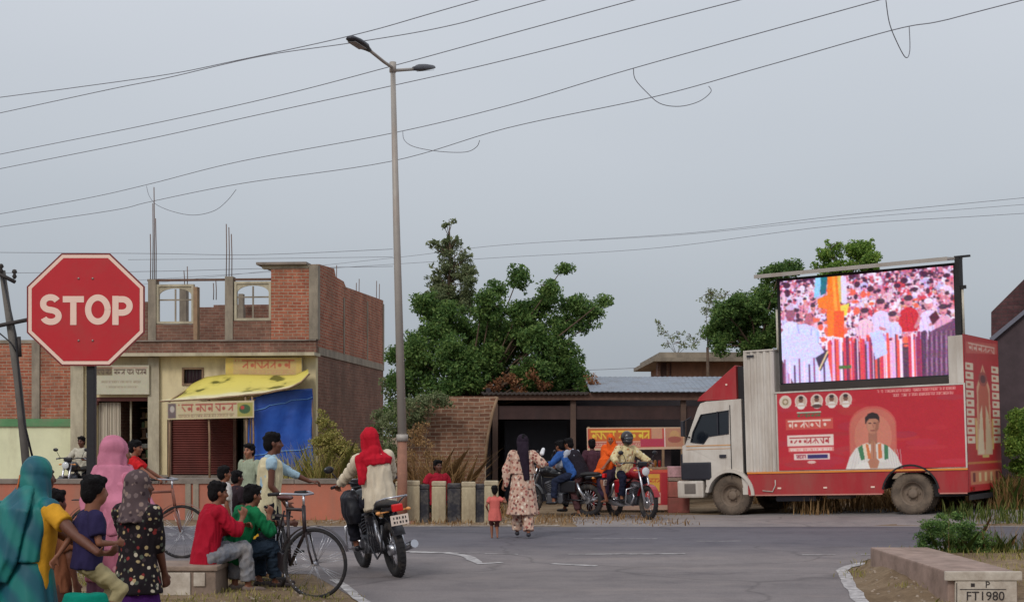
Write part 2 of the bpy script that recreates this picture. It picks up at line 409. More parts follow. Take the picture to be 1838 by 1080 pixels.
def marking(name, pts, w_, dz=0.009, gapn=None):
    """painted line along ground points"""
    mb = MB(); pts = [V((x, y, 0)) for x, y in pts]; seg = []
    for i in range(len(pts) - 1):
        n = max(1, int((pts[i + 1] - pts[i]).length / 0.25))
        for k in range(n): seg.append(pts[i].lerp(pts[i + 1], k / n))
    seg.append(pts[-1])
    vs = []
    for i, p in enumerate(seg):
        d = (seg[min(i + 1, len(seg) - 1)] - seg[max(i - 1, 0)]).normalized(); n = V((-d.y, d.x, 0))
        j1 = noise.noise(p * 3.1) * 0.25; j2 = noise.noise(p * 3.7 + V((9, 0, 0))) * 0.25
        vs += [p + n * w_ * (0.5 + j1) + V((0, 0, dz + hz(p.x, p.y))), p - n * w_ * (0.5 + j2) + V((0, 0, dz + hz(p.x, p.y)))]
    mb.add(vs, [(2 * i, 2 * i + 1, 2 * i + 3, 2 * i + 2) for i in range(len(seg) - 1)])
    o = mb.build(name, m_paint, recalc=False)
    return tag(o, kind='structure')
marking('edge_line', [gp(20, 945), gp(600, 945), gp(1005, 944)], 0.12, 0.012)
marking('lane_line', [gp(735, 992), gp(860, 993)], 0.07)
marking('junction_line', [gp(722, 990), gp(800, 992), gp(838, 998), gp(862, 1012), gp(900, 1010)], 0.14, 0.0095)
marking('lane_line', [gp(870, 994), gp(930, 995)], 0.05); marking('lane_line', [gp(990, 1012), gp(1070, 1016)], 0.12)
marking('lane_line', [gp(1020, 995), gp(1230, 994)], 0.10); marking('lane_line', [gp(1440, 996), gp(1500, 996)], 0.06)
marking('lane_line', [gp(1545, 996), gp(1578, 996)], 0.06); marking('lane_line', [gp(1030, 967), gp(1180, 967)], 0.05)
marking('lane_line', [gp(1250, 972), gp(1330, 971)], 0.05)
marking('edge_line', [gp(600, 1040), gp(618, 1052), gp(652, 1080), gp(690, 1130)], 0.10)
marking('edge_line', [gp(1553, 1010), gp(1520, 1018), gp(1512, 1024), gp(1522, 1045), gp(1546, 1080), gp(1580, 1130)], 0.13)

# the earth island by the culvert wall on the right
def island(name, fn, xs, ys, m):
    vs = []; fs = []; n = len(xs)
    for y in ys:
        for x in xs: vs.append((x, y, fn(x, y)))
    for j in range(len(ys) - 1):
        for i in range(n - 1): fs.append((j * n + i, j * n + i + 1, (j + 1) * n + i + 1, (j + 1) * n + i))
    return tag(MB().add(vs, fs, True).build(name, m, recalc=False), kind='structure')
def f_right(x, y):
    # left edge follows the painted line; the mound rises toward the wall and the far end
    ex = 3.30 + (y - 13.7) * 0.155 if y > 13.7 else 3.30 + (y - 13.7) * 0.05
    a = min(max((x - ex) / 0.55, 0), 1); bk = min(max((17.6 - y) / 0.8, 0), 1)
    fr = min(max((x - 6.5) / -2.5 + 1, 0), 1)
    return -0.02 + (0.05 + 0.21 * min(max((y - 13.7) / 2.2, 0), 1)) * (a * a * (3 - 2 * a)) * (bk * bk * (3 - 2 * bk)) + 0.02 * noise.noise(V((x * 4, y * 4, 0))) * a
island('earth_island', f_right, frange(2.9, 9, 60), frange(9, 18, 80), m_dirt)
def f_left(x, y):
    ex = -1.42 - (y - 13.7) * 0.38
    a = min(max((ex - x) / 0.5, 0), 1); bk = min(max((16.4 - y) / 0.6, 0), 1)
    return -0.02 + 0.06 * a * bk + 0.02 * noise.noise(V((x * 3, y * 3, 4))) * a
island('earth_verge', f_left, frange(-9, -0.9, 60), frange(6, 16.6, 80), m_dirt)
# ================================================================ buildings and walls
m_brick = brick('brick_red', C(160, 90, 70), C(186, 118, 92), C(172, 148, 128), stain=C(124, 96, 80), stainamt=0.6, ms=.012)
m_brick_d = brick('brick_dull', C(124, 86, 74), C(146, 106, 90), C(146, 128, 112), stain=C(98, 80, 70), stainamt=0.75)
m_brick_b = brick('brick_brown', C(118, 82, 66), C(150, 110, 88), C(160, 138, 118), stain=C(96, 78, 66), stainamt=0.45, ms=.012)
m_conc = mat('concrete', C(150, 138, 122), var=0.2, scale=3, dirt=C(84, 76, 68), dirtamt=0.5, streak=True, bmp=0.4)
m_conc_p = mat('concrete_pale', C(186, 176, 152), var=0.15, scale=3, dirt=C(120, 108, 92), dirtamt=0.45, streak=True, bmp=0.3)
m_cream = mat('cream_limewash', C(222, 206, 164), var=0.12, scale=1.6, dirt=C(160, 138, 104), dirtamt=0.4, streak=True, bmp=0.25)
m_cream2 = mat('pale_green_limewash', C(222, 222, 186), var=0.10, scale=1.2, dirt=C(168, 158, 128), dirtamt=0.4, streak=True, bmp=0.25)
m_green = mat('green_paint', C(92, 140, 96), var=0.15, scale=3, dirt=C(130, 134, 110), dirtamt=0.4)
m_salmon = mat('salmon_paint', C(190, 110, 86), var=0.14, scale=1.8, dirt=C(150, 116, 100), dirtamt=0.75, streak=True, bmp=0.3)
m_coping = mat('grey_plaster', C(140, 128, 118), var=0.2, scale=3, dirt=C(84, 78, 72), dirtamt=0.6, bmp=0.4)
m_iron = mat('dark_iron', C(62, 56, 54), rough=0.6, var=0.3, metal=0.3)
m_rust = mat('rusty_steel', C(108, 82, 70), rough=0.85, var=0.3, scale=9)
m_wood = mat('weathered_wood', C(150, 122, 96), var=0.25, scale=6, streak=True, dirt=C(84, 66, 52))
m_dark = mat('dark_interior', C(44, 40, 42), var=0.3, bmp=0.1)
m_maroon = mat('maroon_shutter', C(112, 58, 52), rough=0.6, var=0.15, scale=2, dirt=C(78, 46, 42), dirtamt=0.5, streak=True)
m_teal = mat('blue_plastic', C(46, 104, 168))

# --- the long low wall across the road
W = thing('low_wall', 'low salmon painted wall with grey coping running along the far side of the road', 'wall', (X(75, 27), 27.0, 0))
x1 = X(636, 27) - X(75, 27)
xp = X(-60, 27) - X(75, 27)
mb = MB(); mb.box((xp, 0, -0.1), (x1, 0.24, 0.66)); mb.build('wall_panel', m_salmon, W)
mb = MB(); q = xp
rr = random.Random(4)
while q < x1:
    l = min(1.15 + 0.1 * rr.random(), x1 + 0.04 - q); mb.box((q, -0.03, 0.662), (q + l - 0.012, 0.29, 0.742 + rr.random() * 0.012)); q += l
mb.build('coping', m_coping, W)
mb = MB()
for px in (75, 214, 338, 352, 470, 636): mb.box((X(px, 27) - X(75, 27) - 0.05, -0.035, -0.1), (X(px, 27) - X(75, 27) + 0.05, -0.003, 0.66))
mb.build('pilaster', m_conc, W)

# --- building A: the far left block, brick over cream
A = Frame((X(131, 39), 39.0, 0), R(-3)); ax = lambda px, py=700, c=0: A.hit(px, py, c).x; az = lambda py, px=60, c=0: A.hit(px, py, c).z
a = thing('brick_building', 'plain brick building over a pale green washed wall, at the far left', 'building', A.loc, A.rz)
xl = ax(-60); zt = az(616)
mb = MB(); mb.box((xl, 0, az(751)), (0, 0.25, zt)); mb.box((xl, 7, 0), (0, 7.25, zt)); mb.box((xl, 0.25, 0), (xl + 0.25, 7, zt)); mb.box((-0.25, 0.25, 0), (0, 7, zt)); mb.build('upper_wall', m_brick, a)
mb = MB(); mb.box((xl, -0.04, 0), (0, 0.25, az(765))); mb.build('lower_wall', m_cream2, a)
mb = MB(); mb.box((xl, -0.10, az(765) + 0.002), (0, 0.25, az(751) - 0.002)); mb.build('painted_band', m_green, a)
mb = MB(); mb.box((ax(58), -0.05, az(751) + 0.003), (ax(72), -0.003, zt - 0.002)); mb.build('column', m_conc, a)
mb = MB(); mb.box((xl, -0.03, zt + 0.002), (0.02, 7.27, zt + 0.09)); mb.build('roof_slab', m_conc, a)

# --- building B: shops below, an unfinished storey above
B = Frame((X(567, 38), 38.0, 0), R(-5))
bx = lambda px, py=700, c=0: B.hit(px, py, c).x
bz = lambda py, px=420, c=0: B.hit(px, py, c).z
b = thing('unfinished_shop_building', 'two storey shop building with cream ground floor and unfinished roofless brick storey above', 'building', B.loc, B.rz)
zg = bz(852); zc = bz(640); zf = bz(612)
def pane(mb, px0, px1, z0, z1, y0=0.0, y1=0.24): mb.box((bx(px0), y0, z0), (bx(px1), y1, z1))
mb = MB()
pane(mb, 130, 171, 0, zc); pane(mb, 171, 270, bz(712), zc); pane(mb, 270, 300, 0, zc)
pane(mb, 300, 327, bz(742), zc); pane(mb, 366, 452, bz(742), zc); pane(mb, 327, 366, bz(691), bz(742)); 
mb.box((bx(327), 0, bz(659)), (bx(366), 0.24, zc)); mb.box((bx(327), 0, bz(742)), (bx(366), 0.24, bz(691)))
pane(mb, 452, 567, 0, zc)
mb.build('front_wall', m_cream, b)
mb = MB(); pane(mb, 129, 152, 0, zc - 0.02, -0.10, -0.003); mb.build('pillar', m_conc_p, b); mb = MB(); pane(mb, 268, 288, 0, zc - 0.02, -0.12, -0.003); mb.build('pillar', m_conc_p, b)
mb = MB(); pane(mb, 130, 573, zg - 0.12, zg, -0.9, -0.003); mb.build('plinth', m_coping, b)
mb = MB(); pane(mb, 131, 566, 0, zg - 0.122, -0.85, -0.003); mb.build('plinth_wall', m_brick_d, b)
mb = MB(); mb.box((bx(128), -0.45, zc + 0.002), (0.06, 0.26, zc + 0.085)); mb.build('cornice', m_conc_p, b)
mb = MB(); mb.box((bx(190), 0.02, zc + 0.088), (0, 0.24, zf)); mb.build('parapet', m_brick_d, b)
mb = MB(); mb.box((bx(190), -0.03, zf + 0.002), (0.01, 0.25, zf + 0.035)); mb.build('string_course', m_coping, b)
zf += 0.037
# small barred window in the ground floor
wn = MB(); x0, x1 = bx(327), bx(366); z0, z1 = bz(691), bz(659)
for s_ in ((x0, x1, z0, z0 + .05), (x0, x1, z1 - .05, z1), (x0, x0 + .05, z0 + .05, z1 - .05), (x1 - .05, x1, z0 + .05, z1 - .05)): wn.box((s_[0], -0.03, s_[2]), (s_[1], 0.06, s_[3]))
wn = wn.build('window', m_wood, b)
g = MB(); g.box((x0 + .05, 0.1, z0 + .05), (x1 - .05, 0.12, z1 - .05)); g.build('pane', mat('window_dark', C(58, 30, 36), rough=0.3), wn)
g = MB()
for i in range(1, 6): xx = x0 + (x1 - x0) * i / 6; g.cyl((xx, 0.03, z0 + .04), (xx, 0.03, z1 - .04), 0.012, n=6)
g.build('bars', m_iron, wn)
# upper storey
def col(px0, px1, py, y0=-0.02, y1=0.26, m=m_conc):
    mb = MB(); mb.box((bx(px0), y0, zf + .002), (bx(px1), y1, bz(py))); return mb.build('column', m, b)
col(266, 280, 500); col(404, 418, 496); col(347, 354, 514, 0, 0.22, m_wood); col(555, 571, 477, -0.03, 0.24)
col(378, 390, 536, 2.5, 2.75)
def win(px0, px1, py0, py1):
    x0, x1, z0, z1 = bx(px0), bx(px1), bz(py1), bz(py0); mb = MB(); k = 0.06; n = 10
    for s_ in ((x0, x1, z0, z0 + k), (x0, x0 + k, z0 + k, z1), (x1 - k, x1, z0 + k, z1), (x0 + k, x1 - k, z1 - k, z1)): mb.box((s_[0], 0.02, s_[2]), (s_[1], 0.14, s_[3]))
    # arched head and glazing bars
    cx = (x0 + x1) / 2; rx = (x1 - x0) / 2 - k; sp = z1 - 0.30
    for i in range(n):
        a0 = math.pi * i / n; a1 = math.pi * (i + 1) / n
        p0 = (cx + math.cos(a0) * rx, sp + math.sin(a0) * 0.2); p1 = (cx + math.cos(a1) * rx, sp + math.sin(a1) * 0.2)
        mb.prism([p0, (p0[0], z1 - k - .002), (p1[0], z1 - k - .002), p1][::-1], 0.05, 0.10)
    w_ = mb.build('window', m_conc_p, b)
    g = MB(); g.box((cx - .02, 0.06, z0 + k), (cx + .02, 0.09, z1 - .12)); g.box((x0 + k, 0.062, sp - .12), (x1 - k, 0.088, sp - .08)); g.build('mullion', m_conc, w_)
win(280, 347, 509, 580); win(420, 486, 505, 575)
for (p0_, p1_, z1_) in ((280.5, 347, bz(581)), (418.5, 486, bz(576)), (190, 265, bz(540))): mb = MB(); pane(mb, p0_, p1_, zf, z1_, 0.0, 0.22); mb.build('infill_wall', m_brick_d, b)
mb = MB(); mb.box((bx(486.5), 0.0, zf), (bx(554.5), 0.22, bz(483))); mb.build('brick_panel', m_brick, b)
mb = MB(); mb.box((bx(263), 0.06, bz(503)), (bx(485), 0.13, bz(499))); mb.build('lintel', m_rust, b)
mb = MB(); mb.box((bx(462), -0.14, bz(476.5)), (bx(552), 1.6, bz(472))); mb.build('roof_slab', m_coping, b)
mb = MB(); mb.box((bx(470), 0.02, bz(482.5)), (bx(554), 0.23, bz(477))); mb.build('ring_beam', m_conc_p, b)
# receding right wall (local x = 0 plane): heights sampled from the photo
def side(px, py): h = B.hit(px, py, 0.0, 0); return h.y, h.z
pts = [(0.25, side(572, 474)[1])]
prof = [(573, 474), (600, 482), (603, 497), (617, 505), (621, 515), (688, 539)]
top = [side(*p) for p in prof]; yb = top[-1][0]
zband = 3.62
poly = [(0.245, zband + .2)] + [(max(y, .245), z) for y, z in top] + [(yb, zband + .2)]
mb = MB(); mb.prism(poly, -0.24, 0.0, 'YZ'); mb.build('side_wall_upper', m_brick, b)
mb = MB(); mb.prism([(0.245, 0), (0.245, zband - 0.002), (yb, zband - 0.002), (yb, 0)], -0.24, 0.0, 'YZ'); mb.build('side_wall_lower', m_brick_d, b)
mb = MB(); mb.prism([(0.27, zband), (0.27, zband + 0.19), (yb, zband + 0.19), (yb, zband)], -0.24, 0.03, 'YZ'); mb.build('side_band', m_conc, b)
mb = MB()
for px, w_ in ((618, .12), (660, .12), (689, .2)):
    y, z = side(px, 540); 
    zz = [q_ for q_ in top if q_[0] <= y + 1e-3][-1][1] - (0.12 if px != 618 else 0.45)
    pieces('side_column', [((-0.2, y - w_ - .02, zband + .2), (0.02, y - .02, zz))], m_conc, b)
xl = bx(190)
mb = MB(); mb.box((xl, yb - 0.24, 0), (-0.25, yb, bz(548, 420, yb))); mb.box((xl, 0.25, 0), (xl + .24, yb - .25, bz(560))); mb.build('rear_wall', m_brick_d, b)
mb = MB(); mb.box((xl + .25, 0.25, zc), (-.25, yb - .25, zc + .12)); mb.build('floor_slab', m_coping, b)
mb = MB(); pieces('inner_wall', [((bx(380), 4, zc + .13), (bx(350), 4.2, bz(566, 400, 4))), ((bx(240), 5, zc + .13), (bx(500), 5.2, bz(552, 400, 5.2)))], m_brick_d, b)
pieces('inner_column', [((bx(322, 540, 3), 3, zc + .13), (bx(334, 540, 3), 3.25, bz(514, 330, 3))), ((bx(436, 540, 5), 4.5, zc + .13), (bx(444, 540, 5), 4.7, bz(530, 440, 5)))], m_conc, b)
# starter bars
def rebar(lst):
    mb = MB()
    for (px, py0, py1, c) in lst:
        h0 = B.hit(px, py0, c); h1 = B.hit(px + random.uniform(-1, 1), py1, c); mb.tube([(h0.x, c, h0.z), ((h0.x + h1.x) / 2 + .01, c, (h0.z + h1.z) / 2), (h1.x, c, h1.z)], 0.013, 5)
    return mb.build('rebar', m_rust, b)
rebar([(270, 502, 420, .05), (277, 502, 336, .08), (274, 502, 365, .15), (280, 502, 392, .2)])
rebar([(406, 498, 402, .05), (411, 498, 408, .1), (416, 498, 420, .15)])
rebar([(336, 515, 478, 3.1), (331, 515, 486, 3.15)]); rebar([(383, 538, 508, 2.6), (388, 538, 500, 2.62)])
mb = MB()
for (px, c0, h) in ((605, 3.6, .7), (610, 3.8, .85), (645, 6.6, .6), (650, 6.8, .8), (681, 9.6, .75), (686, 9.8, .6)):
    y, z = side(px, 530); zz = B.hit(px, 510 if px < 615 else 530, 0, 0).z
    mb.tube([(-.1, y, zz - .4), (-.09, y, zz + h * .62)], 0.012, 5)
mb.build('rebar', m_rust, b)
# open shop: dark room, shelves with goods
zs = bz(712)
mb = MB(); x0, x1 = bx(171), bx(270)
mb.box((x0 - .2, 2.6, zg), (x1 + .2, 2.7, zs)); mb.box((x0 - .3, .25, zg), (x0 - .2, 2.6, zs)); mb.box((x1 + .2, .25, zg), (x1 + .3, 2.6, zs)); mb.box((x0 - .3, .25, zs + .002), (x1 + .3, 2.7, zs + .1)); mb.box((x0 - .3, 0, zg - .1), (x1 + .3, 2.7, zg - .002))
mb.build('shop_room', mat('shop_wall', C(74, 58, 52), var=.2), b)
mb = MB(); mb.box((x0, .02, zs - .10), (x1, .10, zs - .002)); mb.box((x0, -.02, zs - .2), (x0 + .06, .1, zs - .102)); mb.build('door_frame', m_maroon, b)
mb = MB(); xa = bx(222)
for k in range(7):
    z = zg + .12 + k * .27; mb.box((xa, 1.3, z), (x1 + .1, 1.9, z + .03))
sh = mb.build('shelf', m_wood, b)
rr = random.Random(9); cols = [C(150, 60, 50), C(196, 176, 120), C(70, 92, 120), C(186, 186, 176), C(112, 84, 60), C(88, 112, 72)]
gm = [mat('goods_%d' % i, c, rough=.5) for i, c in enumerate(cols)]
mb = MB()
for k in range(6):
    z = zg + .15 + k * .27; q = xa + .03
    while q < x1 + .02:
        ww = .07 + .08 * rr.random(); mb.mat(rr.randrange(6)).box((q, 1.32, z + .002), (q + ww - .012, 1.6, z + .1 + .13 * rr.random())); q += ww
mb.build('shop_goods', gm, sh)
# shutter
x0, x1 = bx(300), bx(452); z1 = bz(742)
mb = MB(); n = 26
for k in range(n):
    za = zg + (z1 - zg) * k / n; zb = zg + (z1 - zg) * (k + 1) / n; zm = (za + zb) / 2
    mb.add([(x0 + .1, .12, za), (x1 - .5, .12, za), (x1 - .5, .085, zm), (x0 + .1, .085, zm), (x1 - .5, .12, zb), (x0 + .1, .12, zb)], [(0, 1, 2, 3), (3, 2, 4, 5)])
mb.build('roller_shutter', m_maroon, b)
pieces('shutter_rail', [((x0, 0.02, zg), (x0 + .1, .16, z1)), ((x1 - .5, .02, zg), (x1 - .42, .16, z1))], m_rust, b)
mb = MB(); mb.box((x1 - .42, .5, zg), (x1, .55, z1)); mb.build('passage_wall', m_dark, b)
pieces('door_post', [((bx(438), -.03, zg), (bx(446), .01, bz(752))), ((bx(226), .3, zg), (bx(229), .34, zs))], m_conc_p, b)

# things on the front of building B
def bthing(name, label, cat, px, c, group=None):
    """thing standing in building B's frame; returns (root, frame)"""
    o = B.hit(px, 700, c); base = B.m @ V((o.x, c, 0)); 
    return thing(name, label, cat, base, B.rz, group=group), Frame(base, B.rz)
# striped curtain in the open shop
t_, f_ = bthing('curtain', 'pale striped curtain hanging in the open shop doorway', 'curtain', 171, 0.2)
mb = MB(); vs = []; n = 40; za, zb = f_.hit(190, 850).z, f_.hit(190, 722).z; wd = f_.hit(217, 780).x
for i in range(n + 1):
    x = .05 + (wd - .05) * i / n; y = .04 * math.sin(i * 1.5) + .015 * math.sin(i * .7)
    vs += [(x, y, za + .08), (x * .98 + .01, y * .6, zb)]
mb.add(vs, [(2 * i, 2 * i + 2, 2 * i + 3, 2 * i + 1) for i in range(n)], True)
mc, t, bb = nmat('curtain_stripes'); tcn = nd(t, "ShaderNodeTexCoord"); wv = nd(t, "ShaderNodeTexWave", bands_direction='X'); wv.inputs['Scale'].default_value = 3.1; wv.inputs['Distortion'].default_value = .6
t.links.new(tcn.outputs['Object'], wv.inputs[0]); r = ramp(t, [(0.2, C(206, 196, 178)), (0.5, C(140, 124, 112)), (0.8, C(182, 172, 154))]); t.links.new(wv.outputs['Fac'], r.inputs[0]); t.links.new(r.outputs[0], bb.inputs['Base Color']); bb.inputs['Roughness'].default_value = .9
mb.build('cloth', mc, t_, recalc=False)
m_print = vcol_mat('printed_vinyl', .45)
RG = np.random.default_rng(5)
# name board over the open shop
t_, f_ = bthing('shop_sign', 'pale grey name board with dark lettering over the open shop behind the stop sign', 'sign', 170, -0.2)
x1 = f_.hit(268, 680).x; z0, z1 = f_.hit(200, 708).z, f_.hit(200, 655).z
mb = MB(); mb.box((0, .01, z0), (x1, .08, z1)); mb.build('board', m_conc_p, t_)
cv = Canvas(150, 76, (196, 190, 166)); cv.rect(4, 4, 48, 26, (128, 112, 84)); cv.rect(4, 6, 146, 7, (150, 60, 50))
for (xa, xb) in ((6, 46), (52, 104), (112, 142)): cv.script(xa, 10, xb, 24, (92, 72, 58), RG, .05)
cv.script(14, 40, 128, 46, (150, 132, 110), RG); cv.script(30, 54, 120, 59, (160, 146, 124), RG); cv.grain(6, RG).blur(2)
cv.mesh('print', (0.01, 0, z1 - .01), (x1 - .01, 0, z1 - .01), (x1 - .01, 0, z0 + .01), (0.01, 0, z0 + .01), m_print, t_)
# yellow board high on the right
t_, f_ = bthing('shop_sign', 'faded yellow board with red lettering under the cornice above the tarpaulin', 'sign', 404, -0.22)
x1 = f_.hit(542, 655).x; z0, z1 = f_.hit(470, 676).z, f_.hit(470, 641).z
mb = MB(); mb.box((0, .01, z0), (x1, .08, z1)); mb.build('board', m_conc_p, t_)
cv = Canvas(190, 52, (196, 168, 112)); cv.rect(0, 0, 20, 52, (206, 178, 92)); cv.rect(176, 0, 190, 52, (204, 176, 100)); cv.script(24, 6, 172, 30, (184, 96, 66), RG, .12); cv.script(30, 34, 168, 46, (196, 150, 110), RG); cv.grain(8, RG).blur(2)
cv.mesh('print', (0.01, 0, z1 - .01), (x1 - .01, 0, z1 - .01), (x1 - .01, 0, z0 + .01), (0.01, 0, z0 + .01), m_print, t_)

# yellow tarpaulin awning with poles
t_, f_ = bthing('awning', 'sagging yellow and white tarpaulin awning on thin poles in front of the shops', 'awning', 290, -1.9)
fy = 1.65
def fh(px, py, c=0): h = f_.hit(px, py, c); return V((h.x, c, h.z))
front = [fh(288, 718), fh(330, 716), fh(380, 713), fh(430, 708), fh(480, 703), fh(520, 694), fh(540, 684), fh(556, 668)]
back = [fh(345, 688, fy), fh(370, 676, fy), fh(400, 672, fy), fh(430, 671, fy), fh(470, 672, fy), fh(505, 673, fy), fh(530, 672, fy), fh(553, 662, fy)]
vs = []; fs = []; nu, nv = 50, 16
def crv(pts, u): k = u * (len(pts) - 1); i = min(int(k), len(pts) - 2); return pts[i].lerp(pts[i + 1], k - i)
for j in range(nv + 1):
    for i in range(nu + 1):
        u, v = i / nu, j / nv; p = crv(front, u).lerp(crv(back, u), v)
        p.z += -0.10 * math.sin(math.pi * v) + .035 * noise.noise(V((u * 9, v * 4, 1))) * math.sin(math.pi * min(v + .15, 1))
        vs.append(p)
for j in range(nv):
    for i in range(nu): a = j * (nu + 1) + i; fs.append((a, a + 1, a + nu + 2, a + nu + 1))
m_tarp, t, bb = nmat('yellow_tarpaulin'); tcn = nd(t, "ShaderNodeTexCoord"); sp = nd(t, "ShaderNodeSeparateXYZ"); t.links.new(tcn.outputs['Object'], sp.inputs[0])
r = ramp(t, [(0.0, C(226, 214, 176)), (0.16, C(224, 216, 176)), (0.30, C(220, 206, 112)), (1.0, C(216, 200, 96))]); 
mv = nd(t, "ShaderNodeMapRange"); mv.inputs['From Min'].default_value = 0; mv.inputs['From Max'].default_value = 1.7; t.links.new(sp.outputs['Y'], mv.inputs[0]); t.links.new(mv.outputs[0], r.inputs[0])
vo = noi(t, 1.7, 3, .5); rv = ramp(t, [(0.50, (1, 1, 1, 1)), (.58, (.82, .82, .78, 1)), (0.63, (.2, .22, .14, 1))]); t.links.new(vo, rv.inputs[0])
t.links.new(mixc(t, r.outputs[0], rv.outputs[0], 1.0, 'MULTIPLY'), bb.inputs['Base Color']); bb.inputs['Roughness'].default_value = .5
o = MB().add(vs, fs, True).build('tarpaulin', m_tarp, t_, recalc=False); md = o.modifiers.new('solid', 'SOLIDIFY'); md.thickness = .006
mb = MB(); pts = [p + V((0, -.012, -.03)) for p in front]; mb.tube(pts, .022, 6); mb.build('front_rail', m_wood, t_)
pf = [(304, 718), (373, 713), (440, 708), (452, 706)]
for px, py in pf:
    p = fh(px, py); q = fh(px - 2 if px < 320 else px + 3, 848)
    MB().tube([(p.x, 0.02, p.z - .02), ((p.x + q.x) / 2 + .015, .02, (p.z + q.z) / 2), (q.x, .02, 0.0)], .026, 7).build('pole', m_wood, t_)
mb = MB()
for (pa, pb) in ((304, 345), (373, 400), (452, 500)):
    p = fh(pa, 716); q = fh(pb, 690, fy); mb.tube([(p.x, .03, p.z - .04), (q.x, fy, q.z - .06)], .02, 6)
mb.build('rafter', m_wood, t_)

# printed banner hung below the awning
t_, f_ = bthing('banner', 'cream cloth banner with red lettering hung below the yellow awning', 'banner', 299, -1.98)
x1 = f_.hit(456, 735).x; zA, zB, zC, zD = f_.hit(299, 722).z, f_.hit(456, 718).z, f_.hit(456, 749).z, f_.hit(299, 753).z
cv = Canvas(220, 46, (204, 188, 150)); cv.rect(4, 4, 24, 42, (112, 96, 96)); cv.ell(14, 18, 6, 9, (190, 180, 170)); cv.script(30, 6, 176, 27, (172, 88, 74), RG, .14); cv.script(30, 33, 170, 41, (150, 124, 96), RG); cv.rect(178, 6, 216, 42, (168, 160, 84)); cv.ell(196, 22, 14, 12, (64, 96, 58)); cv.ell(190, 18, 5, 5, (190, 70, 60)); cv.grain(8, RG).blur(2)
cv.mesh('print', (0, 0, zA), (x1, 0, zB), (x1, 0, zC), (0, 0, zD), m_print, t_)
MB().add([(0, .006, zD), (x1, .006, zC), (x1, .006, zB), (0, .006, zA)], [(0, 1, 2, 3)]).build('backing', m_conc_p, t_)

# blue tarpaulin
t_, f_ = bthing('blue_tarpaulin', 'bright blue tarpaulin sheet with white seams hung beside the maroon shutter', 'tarpaulin', 447, -1.75)
m_blue, t, bb = nmat('blue_tarp'); tcn = nd(t, "ShaderNodeTexCoord")
f = noi(t, 2.2, 5, .6); r = ramp(t, [(0.3, C(28, 70, 158)), (0.7, C(40, 94, 190))]); t.links.new(f, r.inputs[0]); t.links.new(r.outputs[0], bb.inputs['Base Color']); bb.inputs['Roughness'].default_value = .42; bump(t, bb, noi(t, 5, 4), .3, .05)
tl, tr, br_, bl = fh(447, 716), None, None, None
def bh(px, py, c=0): h = f_.hit(px, py, c); return V((h.x, c, h.z))
tl, tr, br_, bl = bh(449, 715), bh(560, 697, .5), bh(562, 848, .5), bh(446, 852)
tm = bh(505, 705, .2)
vs = []; fs = []; nu, nv = 44, 40
for j in range(nv + 1):
    for i in range(nu + 1):
        u, v = i / nu, j / nv; tp = tl.lerp(tr, u); tp.z += .06 * math.sin(math.pi * u); p = tp.lerp(bl.lerp(br_, u), v)
        p.x += -.04 * math.sin(math.pi * v) * (1 - u) + .05 * math.sin(3 * math.pi * v) * u * .4
        p.y += .06 * noise.noise(V((u * 3, v * 2.2, 5))) + .03 * math.sin(u * 21 + 2 * math.sin(v * 3)) * (.3 + .7 * v) * .6
        vs.append(p)
for j in range(nv):
    for i in range(nu): a = j * (nu + 1) + i; fs.append((a, a + 1, a + nu + 2, a + nu + 1))
o = MB().add(vs, fs, True).build('sheet', m_blue, t_, recalc=False); o.modifiers.new('solid', 'SOLIDIFY').thickness = .006
def vat(u, v): 
    a = vs[int(v * nv) * (nu + 1) + int(u * nu)]; return V(a) + V((0, -.018, 0))
mb = MB(); m_seam = mat('blue_seam', C(110, 160, 220), var=.1)
for v0, v1 in ((.20, .12), (.76, .72)): mb.tube([vat(i / 12, v0 + (v1 - v0) * i / 12) for i in range(13)], .012, 5)
mb.build('seam', m_seam, t_)
for q in (tl, tr): MB().tube([(q.x, q.y + .03, q.z), (q.x, q.y + .03, 0)], .025, 6).build('pole', m_wood, t_)

# --- brown brick wall beside the dark shed
D = 32.0; t_ = thing('brick_wall', 'brown brick wall with slanting broken end beside the dark shed', 'wall', (X(716, D), D, 0))
X0 = X(716, D); q = lambda px, py: (X(px, D) - X0, Zh(py, D))
poly = [(0, 0), q(716, 722), q(770, 719), q(772, 711), q(893, 711), q(884, 740), q(876, 780), q(870, 830), (q(872, 860)[0], 0)]
mb = MB(); mb.prism(poly, 0, .24); mb.build('wall', m_brick_b, t_)
mb = MB(); mb.tube([(q(893, 712)[0], -.02, q(893, 712)[1]), (q(884, 740)[0], -.02, q(884, 740)[1]), (q(876, 780)[0], -.02, q(876, 780)[1]), (q(870, 835)[0], -.02, q(870, 835)[1])], .035, 6); mb.build('edge_pole', m_wood, t_)

# --- dark open shed with sheet roof
D = 33.0; X0 = X(880, D); t_ = thing('market_shed', 'dark open fronted shed with rusty beam and sloping grey sheet roof', 'shed', (X0, D, 0))
q = lambda px, py, c=0: (X(px, D + c) - X0, Zh(py, D + c))
xe = X(1420, D) - X0; zr = q(1000, 716)[1]
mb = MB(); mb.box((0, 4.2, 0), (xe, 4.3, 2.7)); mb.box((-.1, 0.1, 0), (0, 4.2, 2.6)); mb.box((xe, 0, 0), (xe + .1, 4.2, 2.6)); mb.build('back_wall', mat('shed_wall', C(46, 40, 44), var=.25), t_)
mb = MB(); mb.box((-.1, -.1, zr - .02), (xe, 0, zr + .14)); mb.build('beam', m_rust, t_); MB().box((0.02, 0.06, q(1000, 752)[1]), (xe, .14, q(1000, 728)[1])).build('fascia', mat('fascia_brown', C(66, 46, 44), var=.3, scale=3, streak=True, dirt=C(52, 44, 44)), t_)
